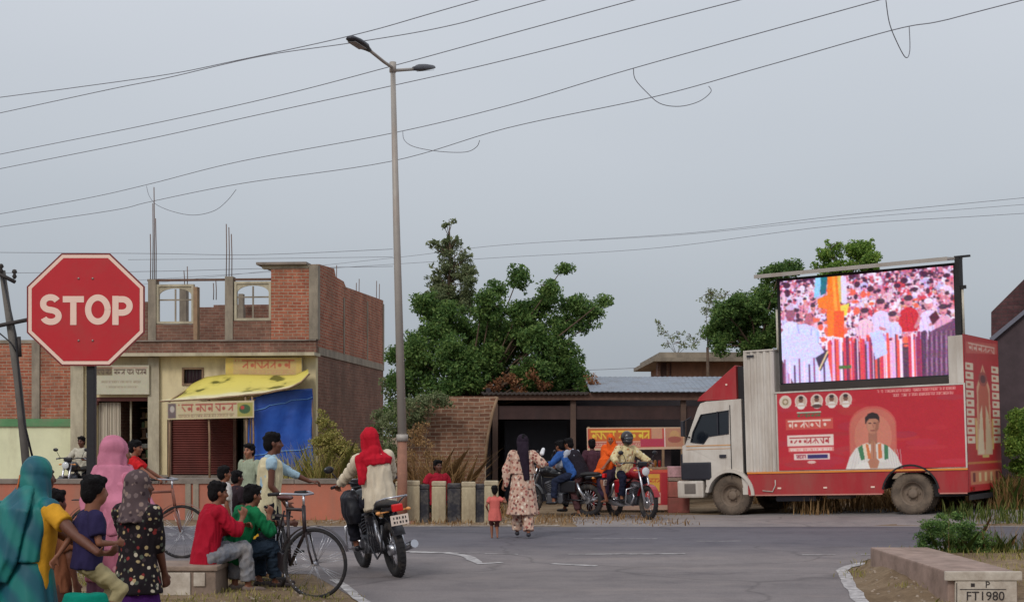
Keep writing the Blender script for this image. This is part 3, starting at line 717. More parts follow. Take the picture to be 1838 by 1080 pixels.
for px in (884, 1024, 1222):
    MB().box((q(px, 780)[0], .0, 0), (q(px, 780)[0] + .12, .12, zr - .022)).build('post', mat('shed_post', C(92, 72, 62), var=.2), t_)
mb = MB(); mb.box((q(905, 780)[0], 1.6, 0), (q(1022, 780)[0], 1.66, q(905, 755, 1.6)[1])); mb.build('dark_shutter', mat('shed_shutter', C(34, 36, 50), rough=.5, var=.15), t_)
mb = MB(); mb.box((q(1062, 780)[0], 1.2, 0), (q(1215, 780)[0], 1.26, q(1100, 800, 1.2)[1])); mb.build('counter_wall', mat('shed_counter', C(66, 52, 56), var=.2), t_)
m_tin = mat('sheet_roof', C(134, 142, 154), rough=.55, var=.15, metal=.1, dirt=C(110, 104, 100), dirtamt=.4)
mb = MB(); n = 120; xa = q(1058, 712)[0]; vs = []
zr2 = q(1200, 686, 1.7)[1]
for i in range(n + 1):
    x = xa + (xe + .3 - xa) * i / n; dz = .007 * math.sin(i * 2.1)
    vs += [(x, -.25, zr + .165 + dz), (x - .0, 2.5, zr + .60 + dz)]
mb.add(vs, [(2 * i, 2 * i + 2, 2 * i + 3, 2 * i + 1) for i in range(n)]); o = mb.build('sheet_roof', m_tin, t_, recalc=False); o.modifiers.new('s', 'SOLIDIFY').thickness = .012
mb = MB(); vs = []
for i in range(71):
    x = -.2 + (xa - .03 + .2) * i / 70; dz = .018 * math.sin(i * 2.1); vs += [(x, -.2, zr + .15 + dz), (x, 4.2, zr + .26 + dz)]
mb.add(vs, [(2 * i, 2 * i + 2, 2 * i + 3, 2 * i + 1) for i in range(70)]); o = mb.build('sheet_roof', mat('thatch_roof', C(66, 58, 54), var=.3, bmp=.6), t_, recalc=False); o.modifiers.new('s', 'SOLIDIFY').thickness = .05

# --- the brick house behind the shed
D = 42.0; X0 = X(1170, D); t_ = thing('brick_house', 'plastered brick house with projecting slab standing behind the sheet roof', 'building', (X0, D, 0))
q = lambda px, py, c=0: (X(px, D + c) - X0, Zh(py, D + c)); xe = X(1420, D) - X0; zt = q(1200, 650)[1]
mb = MB(); x_a = q(1205, 700)[0]
mb.box((x_a, 0, 0), (xe, .25, zt)); mb.box((x_a, .25, 0), (x_a + .25, 6, zt)); mb.box((xe - .25, .25, 0), (xe, 6, zt)); mb.box((x_a, 6, 0), (xe, 6.2, zt)); mb.build('wall', mat('salmon_plaster', C(176, 130, 104), var=.15, dirt=C(120, 92, 78), dirtamt=.6, streak=True), t_)
mb = MB(); mb.box((0, -.6, zt + .002), (xe + .2, 6.3, q(1200, 643)[1])); mb.box((q(1182, 640)[0], -.3, q(1200, 643)[1] + .002), (xe, 6.1, q(1200, 633)[1])); mb.build('roof_slab', m_conc, t_)
mb = MB(); mb.box((q(1180, 655)[0], 0, 0), (x_a - .01, .3, zt)); mb.build('alcove_wall', mat('alcove', C(112, 84, 76), var=.2), t_)
for px in (1180, 1196): MB().box((q(px, 650)[0], -.1, q(px, 690)[1]), (q(px, 650)[0] + .08, -.01, zt)).build('column', m_brick_d, t_)

# --- dark gabled shed at the right edge
D = 31.0; X0 = X(1779, D); t_ = thing('gabled_brick_shed', 'dark brick shed with steep lean-to roof cut by the right edge', 'building', (X0, D, 0), R(-22))
q = lambda px, py, c=0: (X(px, D + c) - X0, Zh(py, D + c))
mb = MB(); mb.prism([(0, 0), q(1779, 560), q(1840, 498), q(1960, 400), (q(1960, 700)[0], 0)], 0, .24); mb.build('gable_wall', brick('brick_dark', C(88, 60, 62), C(104, 72, 72), C(84, 70, 70), stain=C(60, 48, 50), stainamt=.6), t_)
mb = MB(); mb.prism([q(1786, 612), q(1842, 566), q(1960, 470), (q(1960, 700)[0], 0.0), (q(1786, 700)[0], 0)], -.9, -.85); mb.build('lean_to_sheet', mat('dark_sheet', C(72, 58, 62), var=.25, streak=True), t_)
mb = MB(); mb.prism([q(1782, 612), q(1842, 562), q(1842, 570), q(1786, 618)], -1.0, -.1); mb.build('lean_to_roof', mat('grey_sheet', C(112, 112, 124), var=.1), t_)
mb = MB(); mb.box((0, .245, 0), (.2, 8, q(1779, 566)[1])); mb.build('side_wall', m_brick_b, t_)

# distant roofline seen over the sheet roof
D = 70.0; X0 = X(1070, D); t_ = thing('distant_house', 'low pale house with a blue water tank seen far off over the sheet roof', 'building', (X0, D, 0))
q = lambda px, py: (X(px, D) - X0, Zh(py, D))
mb = MB(); mb.box((0, 0, 0), (q(1180, 700)[0], 5, q(1100, 694)[1])); mb.box((q(1130, 0)[0], .5, 0), (q(1180, 0)[0], 4, q(1100, 680)[1])); mb.build('wall', mat('far_plaster', C(190, 190, 192), var=.1), t_)
mb = MB(); mb.cyl((q(1108, 0)[0], 2, q(0, 694)[1]), (q(1108, 0)[0], 2, q(0, 680)[1]), .35, n=14); mb.cyl((q(1108, 0)[0], 2, q(0, 680)[1]), (q(1108, 0)[0], 2, q(0, 678)[1]), .25, .1, 14); mb.build('water_tank', m_teal, t_)
mb = MB(); mb.box((q(1128, 0)[0], 1, q(0, 680)[1]), (q(1160, 0)[0], 2, q(0, 676)[1])); mb.build('parapet', m_conc_p, t_)
# ================================================================ vegetation
def leaf_mat(name, dark, mid, light, tr=0.3):
    m, t, b = nmat(name); lk = t.links.new
    g = nd(t, "ShaderNodeNewGeometry"); f = noi(t, 1.6, 4, .6)
    mr = nd(t, "ShaderNodeMath", operation='MULTIPLY_ADD'); mr.inputs[1].default_value = .45; lk(g.outputs['Random Per Island'], mr.inputs[0])
    m2 = nd(t, "ShaderNodeMath", operation='MULTIPLY'); m2.inputs[1].default_value = .62; lk(f, m2.inputs[0]); lk(m2.outputs[0], mr.inputs[2])
    r = ramp(t, [(0.22, dark), (0.5, mid), (0.8, light)]); lk(mr.outputs[0], r.inputs[0]); lk(r.outputs[0], b.inputs['Base Color'])
    b.inputs['Roughness'].default_value = .55; b.inputs['Specular IOR Level'].default_value = .25
    tr_ = nd(t, "ShaderNodeBsdfTranslucent"); lk(r.outputs[0], tr_.inputs[0]); mx = nd(t, "ShaderNodeMixShader"); mx.inputs[0].default_value = tr
    lk(b.outputs[0], mx.inputs[1]); lk(tr_.outputs[0], mx.inputs[2]); lk(mx.outputs[0], t.nodes['Material Output'].inputs[0]); return m
m_leaf = leaf_mat('leaf_dark', C(48, 76, 40), C(88, 120, 62), C(138, 162, 90), .42)
m_leaf2 = leaf_mat('leaf_bright', C(62, 92, 40), C(110, 144, 62), C(158, 180, 86), .42)
m_leaf3 = leaf_mat('leaf_olive', C(72, 86, 60), C(112, 124, 86), C(152, 158, 116), .42)
m_reed = leaf_mat('reed', C(92, 100, 44), C(146, 142, 74), C(190, 170, 108))
m_dry = leaf_mat('dry_grass', C(104, 78, 50), C(146, 112, 74), C(184, 150, 104))
m_grass = leaf_mat('grass_green', C(40, 58, 24), C(74, 92, 38), C(124, 126, 66))
m_bark = mat('bark', C(92, 74, 60), var=.3, scale=8, bmp=.8, bscale=14)

def leaves(centers, radii, n_sub, n_leaf, size, sub_r, rng, squash=.8, aspect=.5, droop=.2):
    """leaf clumps spread through ellipsoids; returns vertex and face arrays"""
    out_v = []
    for c, rad in zip(centers, radii):
        k = max(3, int(n_sub))
        d = rng.normal(size=(k, 3)); d /= np.linalg.norm(d, axis=1)[:, None]
        rr = rng.random(k) ** .45 * np.where(rng.random(k) < .34, 1.15 + .35 * rng.random(k), 1.0); pos = np.array(c) + d * rr[:, None] * np.array(rad)
        s_ = sub_r * (0.45 + 1.0 * rng.random(k)) * np.where(rr > .95, .5, 1.0)
        for p, s1 in zip(pos, s_):
            m = max(4, int(n_leaf * (s1 / sub_r) ** 2))
            q = rng.normal(size=(m, 3)); q /= np.linalg.norm(q, axis=1)[:, None]; q *= (rng.random(m) ** .5)[:, None] * s1; q[:, 2] *= squash
            o = p + q
            a = rng.normal(size=(m, 3)); a[:, 2] -= droop; a /= np.linalg.norm(a, axis=1)[:, None]
            b = np.cross(a, rng.normal(size=(m, 3))); b /= np.linalg.norm(b, axis=1)[:, None]
            L_ = size * (0.6 + .8 * rng.random(m))[:, None]; a = a * L_ * .5; b = b * L_ * aspect * .5
            out_v.append(np.stack([o - a, o + b, o + a, o - b], 1))
    v = np.concatenate(out_v).reshape(-1, 3); n = len(v) // 4
    f = np.arange(n * 4).reshape(n, 4); return v, f
def fast_mesh(name, v, f, m, parent=None):
    me = bpy.data.meshes.new(name); me.vertices.add(len(v)); me.vertices.foreach_set('co', v.astype(np.float32).ravel())
    me.loops.add(f.size); me.loops.foreach_set('vertex_index', f.astype(np.int32).ravel())
    me.polygons.add(len(f)); me.polygons.foreach_set('loop_start', np.arange(0, f.size, f.shape[1], dtype=np.int32))
    me.update(calc_edges=True); me.validate(); return newobj(name, me, m, parent)
def tree(name, label, base, D, blobs, m, seed, trunk_r=.14, depth=.8, n_sub=16, n_leaf=60, size=.10, sub_r=.22, top=None, group=None, twigs=True):
    """blobs: photo ellipses (px, py, rx, ry) at distance D, spread in depth"""
    rng = np.random.default_rng(seed); rr = random.Random(seed)
    t_ = thing(name, label, 'tree' if 'bush' not in name else 'bush', base, group=group); B0 = V(base); cs = []; rs = []
    for (px, py, rx, ry) in blobs:
        dd = rr.uniform(-depth, depth); c = P(px, py, D) ; c.y += dd; c.x *= (D + dd) / D; c.z = CH + (c.z - CH) * (D + dd) / D
        cs.append(c - B0); rs.append((rx / F * D, (rx + ry) / 2 / F * D, ry / F * D))
    av = []; n0 = 0
    vv = []
    for c, r_ in zip(cs, rs):
        vol = (r_[0] * r_[2]) / .25; k = max(3, int(n_sub * vol ** .8)); v, f = leaves([c], [r_], k, n_leaf, size, sub_r, rng); vv.append(v)
    v = np.concatenate(vv); f = np.arange(len(v)).reshape(-1, 4); fast_mesh('crown', v, f, m, t_)
    mb = MB(); fork = V((0, 0, min(c.z for c in cs) * .9 + .1)) if top is None else top
    mb.tube([(0, 0, -.1), (.03, .02, fork.z * .5), tuple(fork)], [trunk_r * 1.3, trunk_r, trunk_r * .85], 9)
    for c, r_ in zip(cs, rs):
        mid = fork.lerp(c, .5) + V((rr.uniform(-.15, .15), rr.uniform(-.15, .15), rr.uniform(0, .2)))
        mb.tube([fork, mid, c, c + V((rr.uniform(-.5, .5) * r_[0], 0, r_[2] * .7))], [trunk_r * .26, trunk_r * .15, trunk_r * .08, .006], 6)
        if twigs:
            for _ in range(3):
                e = c + V((rr.uniform(-1, 1) * r_[0], rr.uniform(-1, 1) * r_[1], rr.uniform(-.3, 1) * r_[2])) * .9; mb.tube([c, (c + e) / 2 + V((0, 0, .05)), e], [trunk_r * .14, .012, .006], 4)
    mb.build('trunk', m_bark, t_); return t_

tree('broad_tree', 'large dense dark green tree spreading between the lamp post and the shed roof', (X(850, 35), 35, 0), 35, [
    (745, 640, 26, 44), (735, 700, 30, 26), (775, 600, 34, 30), (770, 545, 24, 22), (800, 570, 40, 34), (815, 640, 46, 36), (800, 700, 42, 26), (860, 600, 42, 34),
    (880, 555, 24, 24), (868, 535, 18, 16), (890, 520, 18, 14), (930, 497, 20, 20), (905, 640, 44, 38), (940, 600, 38, 30), (952, 560, 24, 24), (985, 520, 20, 14), (984, 545, 26, 20),
    (1010, 482, 17, 9), (1000, 590, 36, 24), (1040, 548, 30, 14), (1060, 560, 26, 12), (1082, 540, 11, 7), (1030, 575, 24, 12), (1055, 585, 22, 8), (1000, 630, 34, 26), (960, 660, 40, 26), (1030, 668, 32, 30), (1045, 695, 22, 12),
    (900, 680, 26, 14), (850, 700, 26, 22), (990, 700, 30, 12), (760, 660, 30, 34), (712, 690, 14, 24), (712, 640, 12, 14), (860, 650, 40, 34), (890, 600, 36, 30), (920, 680, 34, 22), (970, 610, 34, 26), (840, 680, 34, 26), (930, 560, 22, 20), (708, 730, 14, 20), (880, 640, 30, 26), (905, 610, 30, 30), (1000, 660, 34, 26), (960, 690, 34, 16)], m_leaf, 3, trunk_r=.15, depth=.7, n_sub=52, n_leaf=110, size=.078, sub_r=.19)
tt = [o for o in COL.objects if o.name == 'broad_tree'][0]
_rs = random.getstate()
b0 = V(tt.location); rng = np.random.default_rng(77); vv = []
for (px, py, rx, ry) in ((895, 690, 26, 12), (930, 700, 22, 8), (960, 672, 16, 16), (975, 690, 14, 10), (1062, 685, 12, 14), (920, 676, 18, 10)):
    vv.append(leaves([P(px, py, 34.0) - b0], [(rx / F * 34, .2, ry / F * 34)], 9, 30, .07, .12, rng)[0])
v = np.concatenate(vv); fast_mesh('dead_leaves', v, np.arange(len(v)).reshape(-1, 4), leaf_mat('leaf_dead', C(96, 60, 44), C(134, 88, 60), C(164, 120, 84)), tt)
tree('slender_tree', 'slender olive tree with sparse leaning tip rising above the broad dark tree', (X(806, 36.5), 36.5, 0), 36.5, [
    (808, 475, 26, 26), (830, 500, 32, 28), (790, 560, 30, 26), (835, 545, 30, 26), (780, 510, 16, 18), (800, 520, 26, 26), (845, 510, 12, 20), (815, 545, 32, 22), (800, 450, 12, 12), (830, 465, 10, 10), (812, 440, 14, 12), (785, 535, 18, 20), (838, 490, 12, 14)], m_leaf3, 5, trunk_r=.06, depth=.3, n_sub=46, n_leaf=70, size=.07, sub_r=.14, top=V((0, 0, 5.2)))
# its sparse tip
rng = np.random.default_rng(8)
tt = bpy.data.objects['slender_tree']; b0 = V(tt.location)
cs = [P(px, py, 36.5) - b0 for px, py in ((802, 402), (812, 396), (796, 404), (778, 434), (788, 440), (798, 432), (806, 428), (818, 430), (772, 440), (836, 446), (842, 462), (776, 478), (780, 492))]
v, f = leaves(cs, [(.07, .07, .07)] * len(cs), 3, 9, .11, .07, rng); fast_mesh('sparse_leaves', v, f, m_leaf3, tt)
mb = MB(); tp = P(806, 394, 36.5) - b0; mb.tube([(0, 0, 5.0), tuple(P(808, 450, 36.5) - b0), tuple(tp)], [.05, .025, .008], 5)
for c in cs: a = V((0, 0, 5.1)).lerp(tp, max(0, min(1, (c.z - 5.4) / (tp.z - 5.1)))); mb.tube([a, c], [.012, .006], 4)
mb.build('branch', m_bark, tt)
tree('leafy_tree', 'mid green tree behind the cab of the screen lorry', (X(1360, 38), 38, 0), 38, [
    (1350, 560, 34, 34), (1380, 530, 30, 26), (1330, 600, 40, 26), (1385, 590, 34, 34), (1360, 620, 40, 20), (1300, 590, 22, 24), (1400, 485, 14, 8), (1380, 492, 16, 10), (1420, 480, 16, 8), (1410, 520, 26, 26), (1420, 580, 30, 40), (1295, 620, 22, 14), (1300, 560, 20, 22), (1320, 575, 26, 26), (1290, 600, 22, 20), (1335, 545, 24, 20)], m_leaf, 11, trunk_r=.15, depth=.6, n_sub=50, n_leaf=130, size=.078, sub_r=.18)
tree('leafy_tree', 'bright green treetop showing above the raised screen', (X(1510, 37), 37, 0), 37, [
    (1490, 450, 20, 20), (1478, 470, 22, 16), (1545, 455, 24, 20), (1560, 470, 22, 18), (1520, 478, 30, 12), (1500, 500, 40, 20), (1550, 505, 36, 24), (1540, 445, 14, 10)], m_leaf2, 12, trunk_r=.14, depth=.4, n_sub=46, n_leaf=110, size=.075, sub_r=.15)
tree('sparse_tree', 'thin grey green tree with see-through crown left of the green tree behind the lorry', (X(1270, 40), 40, 0), 40, [
    (1278, 530, 20, 14), (1272, 545, 18, 16), (1300, 535, 20, 16), (1282, 570, 24, 20), (1318, 540, 14, 18), (1265, 600, 12, 14)], m_leaf3, 13, trunk_r=.045, depth=.4, n_sub=26, n_leaf=34, size=.065, sub_r=.15)
tree('sparse_tree', 'small scrubby sapling with scattered leaves above the brick house slab', (X(1215, 45), 45, 0), 45, [
    (1182, 582, 6, 12), (1190, 600, 9, 8), (1215, 600, 14, 9), (1240, 605, 14, 10), (1225, 618, 24, 9), (1200, 618, 12, 8), (1250, 615, 12, 10)], m_leaf3, 14, trunk_r=.03, depth=.3, n_sub=16, n_leaf=18, size=.08, sub_r=.13)
# creeper and scrub against the side wall of the shop building
tree('scrub_bush', 'dark scrub growing up between the brick side wall and the lamp post', (X(700, 36), 36, 0), 36, [
    (700, 700, 14, 30), (690, 740, 22, 24), (705, 770, 20, 22), (680, 775, 18, 18), (735, 745, 24, 18), (760, 740, 24, 14), (720, 800, 20, 20), (690, 810, 20, 20)], m_leaf3, 21, trunk_r=.04, depth=.4, n_sub=22, n_leaf=40, size=.09, sub_r=.14)

def blades(name, label, pts, hmin, hmax, n, m, seed, spread=.25, wid=.012, lean=.35, cat='plant', stuff=False, parent=None, group=None):
    """clumps of grass or reed blades rooted at pts (x, y, z)"""
    rng = np.random.default_rng(seed); b0 = V(pts[0]) if not stuff else V((0, 0, 0)); vs = []
    P_ = np.array(pts) - np.array(b0)
    idx = rng.integers(0, len(P_), n); root = P_[idx] + rng.normal(size=(n, 3)) * np.array([spread, spread, 0])
    h = hmin + (hmax - hmin) * rng.random(n) ** 1.4; az_ = rng.random(n) * 6.283; ln = lean * rng.random(n) ** .7 * h
    d = np.stack([np.cos(az_) * ln, np.sin(az_) * ln, np.zeros(n)], 1)
    sd_ = np.stack([-np.sin(az_ + rng.normal(size=n)), np.cos(az_ + rng.normal(size=n)), np.zeros(n)], 1) * (wid * (0.6 + .8 * rng.random(n)))[:, None]
    mid = root + d * .35 + np.stack([0 * h, 0 * h, h * .6], 1); tip = root + d + np.stack([0 * h, 0 * h, h], 1)
    v = np.stack([root - sd_, root + sd_, mid + sd_ * .8, tip, mid - sd_ * .8], 1).reshape(-1, 3)
    f = np.arange(n * 5).reshape(n, 5)
    if parent is not None: return fast_mesh(name, v, f, m, parent)
    o = fast_mesh(name, v, f, m); o.location = b0
    return tag(o, label, cat, group, 'stuff' if stuff else None)
rr = random.Random(2)
def scrub(root, els, D_, size, sub_r, n_sub, n_leaf, m, seed, name='leaves', dep=.25):
    """leafy scrub in photo ellipses at distance D_ under a plant root"""
    b_ = V(root.location); rg_ = np.random.default_rng(seed); vv = []
    for (px, py, rx, ry) in els:
        c = P(px, py, D_ + rr.uniform(-dep, dep)) - b_; vv.append(leaves([c], [(rx / F * D_, (rx + ry) / 2 / F * D_, ry / F * D_)], max(3, int(n_sub * (rx * ry / 400) ** .8)), n_leaf, size, sub_r, rg_)[0])
    v = np.concatenate(vv); return fast_mesh(name, v, np.arange(len(v)).reshape(-1, 4), m, root)
# reed clump at the end of the low wall
D = 30.0; t_ = thing('reed_clump', 'yellow green scrub over dry stalks at the corner of the brick side wall', 'plant', (X(605, D), D, 0))
pts = [(rr.uniform(-.42, .5), rr.uniform(-.3, .5), 0) for _ in range(30)]
scrub(t_, [(585, 770, 16, 26), (600, 790, 20, 22), (580, 800, 18, 24), (620, 805, 22, 18), (578, 750, 9, 14), (600, 815, 24, 18), (640, 820, 16, 14)], 30, .055, .10, 26, 40, m_reed, 41)
blades('green_reed', None, pts, .4, 1.5, 900, m_reed, 1, .12, .010, .75, parent=t_)
pts2 = [(rr.uniform(-.35, .9), rr.uniform(-.5, .2), 0) for _ in range(24)]
blades('dry_stalk', None, pts2, .3, 1.15, 1500, m_dry, 2, .14, .010, .9, parent=t_)
D = 29.0; t_ = thing('dry_thicket', 'brown dry thicket of stalks right of the lamp post behind the guard stones', 'plant', (X(755, D), D, 0))
pts2 = [(rr.uniform(-.45, .45), rr.uniform(-.3, .4), 0) for _ in range(30)]
scrub(t_, [(745, 790, 20, 26), (765, 800, 20, 22), (735, 820, 16, 24), (780, 825, 14, 18), (755, 770, 18, 16)], 29, .045, .08, 18, 26, m_dry, 42)
blades('dry_stalk', None, pts2, .3, 1.35, 1500, m_dry, 3, .14, .010, .95, parent=t_)
# scrub climbing the wall behind the lamp post
D = 31.5; t_ = thing('wall_scrub', 'dark green scrub hanging over the brown brick wall under the broad tree', 'bush', (X(745, D), D, 0))
scrub(t_, [(740, 735, 26, 22), (765, 725, 26, 18), (800, 716, 26, 12), (720, 745, 18, 26), (700, 760, 16, 26), (735, 770, 18, 16), (705, 800, 14, 22), (755, 750, 16, 12)], 31.5, .06, .12, 20, 44, m_leaf3, 43)
mb = MB(); 
for px in (720, 745, 770): mb.tube([P(px, 860, 31.5) - V(t_.location), P(px - 6, 790, 31.5) - V(t_.location), P(px, 735, 31.5) - V(t_.location)], [.03, .02, .01], 5)
mb.build('stem', m_bark, t_)
# right side growth beyond the lorry
D = 27.8; t_ = thing('tall_weeds', 'tall green scrub with dry yellow base beside the rear of the lorry', 'bush', (X(1835, D), D, .1))
pts = [(rr.uniform(-.2, 1.1), rr.uniform(-.4, .8), 0) for _ in range(40)]
scrub(t_, [(1822, 770, 14, 26), (1835, 760, 16, 24), (1820, 800, 14, 20), (1838, 800, 18, 24), (1850, 780, 20, 40), (1825, 840, 14, 20), (1845, 840, 18, 22), (1822, 745, 8, 10)], 27.8, .055, .10, 40, 60, m_leaf2, 44)
blades('green_weed', None, pts, .2, .8, 1300, m_grass, 5, .12, .012, .7, parent=t_)
blades('dry_stalk', None, [(x, y - .3, 0) for x, y, z in pts], .2, .8, 1600, m_dry, 6, .15, .010, .9, parent=t_)
# bush on the right island
t_ = thing('weed_bush', 'low green weedy bush growing behind the culvert wall on the right', 'bush', (X(1725, 16.6), 16.6, .1))
els = [(1672, 945, 22, 18), (1660, 965, 16, 16), (1700, 945, 24, 20), (1700, 975, 30, 18), (1735, 955, 28, 20), (1765, 972, 24, 18), (1788, 990, 18, 14), (1740, 990, 34, 16), (1720, 928, 10, 8), (1690, 928, 8, 8), (1800, 1008, 14, 10), (1660, 985, 16, 12), (1690, 1000, 20, 10)]
scrub(t_, els, 16.6, .030, .055, 34, 40, m_leaf, 45)
pts2 = [(X(e[0], 16.6) - t_.location.x, 0, -.12) for e in els]
blades('green_stem', None, pts2, .12, .42, 1100, m_grass, 7, .08, .004, .7, parent=t_)
blades('pale_stalk', None, pts2, .2, .62, 110, m_dry, 8, .09, .004, .6, parent=t_)

# ground cover nobody could count
def scatter(n, fn, zf=hz): 
    o = []
    while len(o) < n:
        p = fn()
        if p: o.append((p[0], p[1], zf(*p)))
    return o
def near_left():
    y = rr.uniform(12.5, 16.2); x = rr.uniform(-5.5, -1.5 - (y - 13.7) * .38); return (x, y)
blades('verge_grass', 'patchy short grass and litter on the near left verge', scatter(160, near_left, f_left), .015, .06, 4200, m_reed, 9, .14, .004, .9, cat='grass', stuff=True)
def near_right():
    y = rr.uniform(11, 17.0); x = rr.uniform(3.75 + .0 * y, 8); 
    if 3.9 < x < 4.7 and y < 16.4: return None
    return (x, y)
blades('island_grass', 'short grass on the earth island by the culvert wall', scatter(220, near_right, f_right), .02, .09, 6500, m_reed, 10, .12, .004, .8, cat='grass', stuff=True)
def under_truck():
    x = rr.uniform(5.5, 13); y = rr.uniform(27.6, 33) if x < 8.6 else rr.uniform(26.2, 33); 
    return (x, y)
blades('roadside_grass', 'dry and green grass along the road behind the lorry', scatter(240, under_truck), .08, .40, 6500, m_dry, 12, .18, .010, .6, cat='grass', stuff=True)
def under2():
    return (rr.uniform(7.7, 11), rr.uniform(25.2, 26.2))
blades('roadside_weeds', 'green weeds at the road edge in front of the lorry tail', scatter(60, under2), .05, .32, 1300, m_grass, 13, .12, .009, .5, cat='grass', stuff=True)
def shed_front():
    return (rr.uniform(-2.5, -.2), rr.uniform(27.6, 31.5))
blades('scrub_grass', 'scrubby dry grass on the dirt by the brown brick wall', scatter(120, shed_front), .06, .3, 2200, m_dry, 14, .2, .010, .7, cat='grass', stuff=True)
def far_strip(): return (rr.uniform(-3.8, 3), rr.uniform(25.3, 28))
blades('dirt_tufts', 'thin dry tufts on the far dirt verge', scatter(90, far_strip), .03, .12, 1100, m_dry, 15, .25, .008, .8, cat='grass', stuff=True)

rng = np.random.default_rng(55); cs = []; rs = []
for i in range(150):
    x = -95 + 190 * i / 149 + rng.normal(); cs.append((x, 130 + rng.normal() * 5, 1.6 + rng.random())); rs.append((1.6 + rng.random() * 1.4, 1.5, 1.6 + 1.2 * rng.random()))
v, f = leaves(cs, rs, 9, 34, .55, .8, rng); tag(fast_mesh('far_trees', v, f, m_leaf), 'far off line of trees and scrub along the horizon', 'trees', kind='stuff')
# small stones and litter on the verges
def rubble(name, label, pts, smin, smax, m, seed):
    r_ = random.Random(seed); mb = MB()
    for (x, y, z) in pts:
        s_ = r_.uniform(smin, smax); bm = bmesh.new(); bmesh.ops.create_icosphere(bm, subdivisions=1, radius=s_)
        for v_ in bm.verts: v_.co *= r_.uniform(.6, 1.2); v_.co.z *= .6
        mb.addbm(bm, Matrix.Translation((x, y, z)))
    return tag(mb.build(name, m), label, 'rubble', kind='stuff')
rubble('rubble', 'loose stones and crumbs of brick on the near left verge', scatter(160, near_left, f_left), .008, .03, mat('stone', C(150, 134, 118), var=.3), 3)
rubble('rubble', 'loose stones on the far dirt verge', scatter(200, far_strip), .015, .05, mat('stone', C(150, 134, 118)), 4)
rubble('rubble', 'stones on the earth island by the culvert wall', scatter(140, lambda: (rr.uniform(3.3, 4.1), rr.uniform(12, 17)), f_right), .008, .025, mat('stone', C(150, 134, 118)), 5)

# ================================================================ posts, blocks and walls by the road
m_stone = mat('guard_stone_paint', C(198, 184, 152), var=.12, scale=6, dirt=C(112, 92, 72), dirtamt=.9, streak=True, bmp=.5)
m_stoned = mat('guard_stone_black', C(42, 42, 50), var=.3, scale=7, dirt=C(120, 112, 104), dirtamt=.55, bmp=.5)
m_caps = mat('stone_cap', C(188, 174, 146), var=.15, dirt=C(110, 92, 76), dirtamt=.5)
D = 26.3; stones = [(700, 0, 'black painted guard stone hidden behind the motorcyclist, near the lamp base'), (720, 1, 'cream guard stone right at the foot of the street lamp'), (741, 1, 'cream guard stone first to the right of the lamp post'), (761, 0, 'worn black guard stone left of the figure in red'), (788, 1, 'cream guard stone with the red shirted figure right behind it'), (815, 0, 'worn black guard stone just right of the figure in red'), (841, 1, 'cream guard stone alone between two black ones, left of the child'), (862, 0, 'narrow black guard stone nearest the small child in pink'), (882, 1, 'cream guard stone directly behind the small child in pink')]
for i, (px, pale, lb) in enumerate(stones):
    g_ = thing('guard_stone', lb, 'guard stone', (X(px, D), D + (.06 if not pale else 0), 0), R(random.uniform(-3, 3)), group='guard stones along the far verge')
    wdt = (12.5 if pale else 12) * (.75 if px in (862, 761, 720) else 1) / F * D; hh = Zh(864 + (5 if not pale else 0), D) + .01 * (i % 3)
    MB().rbox((-wdt, -.09, -.1), (wdt, .09, hh - .09), .02).build('post', m_stone if pale else m_stoned, g_)
    MB().rbox((-wdt - .002, -.092, hh - .088), (wdt + .002, .092, hh), .022).build('painted_cap', m_caps if pale else m_stoned, g_)
m_white = mat('white_distemper', C(206, 196, 182), var=.1, scale=5, dirt=C(130, 112, 96), dirtamt=.75, bmp=.4)
m_dirtconc = mat('dirty_concrete', C(146, 126, 112), var=.2, scale=5, dirt=C(98, 84, 72), dirtamt=.6, bmp=.5)
# the parapet block the boys sit on
bx0, bx1 = X(205, 14.1), X(391, 14.1); zt = .31
t_ = thing('concrete_parapet', 'low concrete parapet with white panels the two boys sit on', 'parapet', (bx0, 14.0, 0))
wd = bx1 - bx0
mb = MB(); mb.rbox((0, 0, -.25), (wd, .62, zt - .05), .012); mb.build('block', m_dirtconc, t_)
mb = MB(); mb.rbox((-.02, -.02, zt - .048), (wd + .02, .64, zt), .012); mb.build('coping', m_dirtconc, t_)
for (a0, a1, z0_, z1_) in ((.03, .40, .035, .25), (.42, .76, .035, .25), (.79, .90, .12, .25), (.03, .40, -.14, .02), (.42, .78, -.14, .02)):
    MB().rbox((wd * a0, -.018, z0_), (wd * a1, -.002, z1_), .006).build('white_panel', m_white, t_)
# culvert wall on the right
xw = 3.96; zt = .31
t_ = thing('culvert_wall', 'long low concrete culvert wall with white painted end face bearing a number', 'parapet', (xw, 13.45, 0))
mb = MB(); mb.rbox((0, 0, -.3), (.64, 2.9, zt), .015); mb.build('wall', mat('culvert_concrete', C(158, 134, 122), var=.22, scale=5, dirt=C(104, 86, 74), dirtamt=.6, bmp=.5), t_)
mb = MB(); mb.rbox((-.035, -.05, .23), (.665, -.003, zt + .004), .01); mb.rbox((.06, -.04, -.3), (.62, -.003, .228), .01); mb.build('end_panel', m_white, t_)
def text(s, size, m, parent, loc, rot, name, ext=.002):
    cu = bpy.data.curves.new(name, 'FONT'); cu.body = s; cu.size = size; cu.extrude = ext; cu.align_x = 'CENTER'; cu.align_y = 'CENTER'; cu.resolution_u = 4
    tmp = bpy.data.objects.new(name, cu); COL.objects.link(tmp)
    dg = bpy.context.evaluated_depsgraph_get(); me = bpy.data.meshes.new_from_object(tmp.evaluated_get(dg)); bpy.data.objects.remove(tmp); bpy.data.curves.remove(cu)
    me.materials.clear(); o = newobj(name, me, m, parent); o.location = loc; o.rotation_euler = rot; return o
m_black = mat('black_paint', C(48, 42, 42), rough=.7, var=.2)
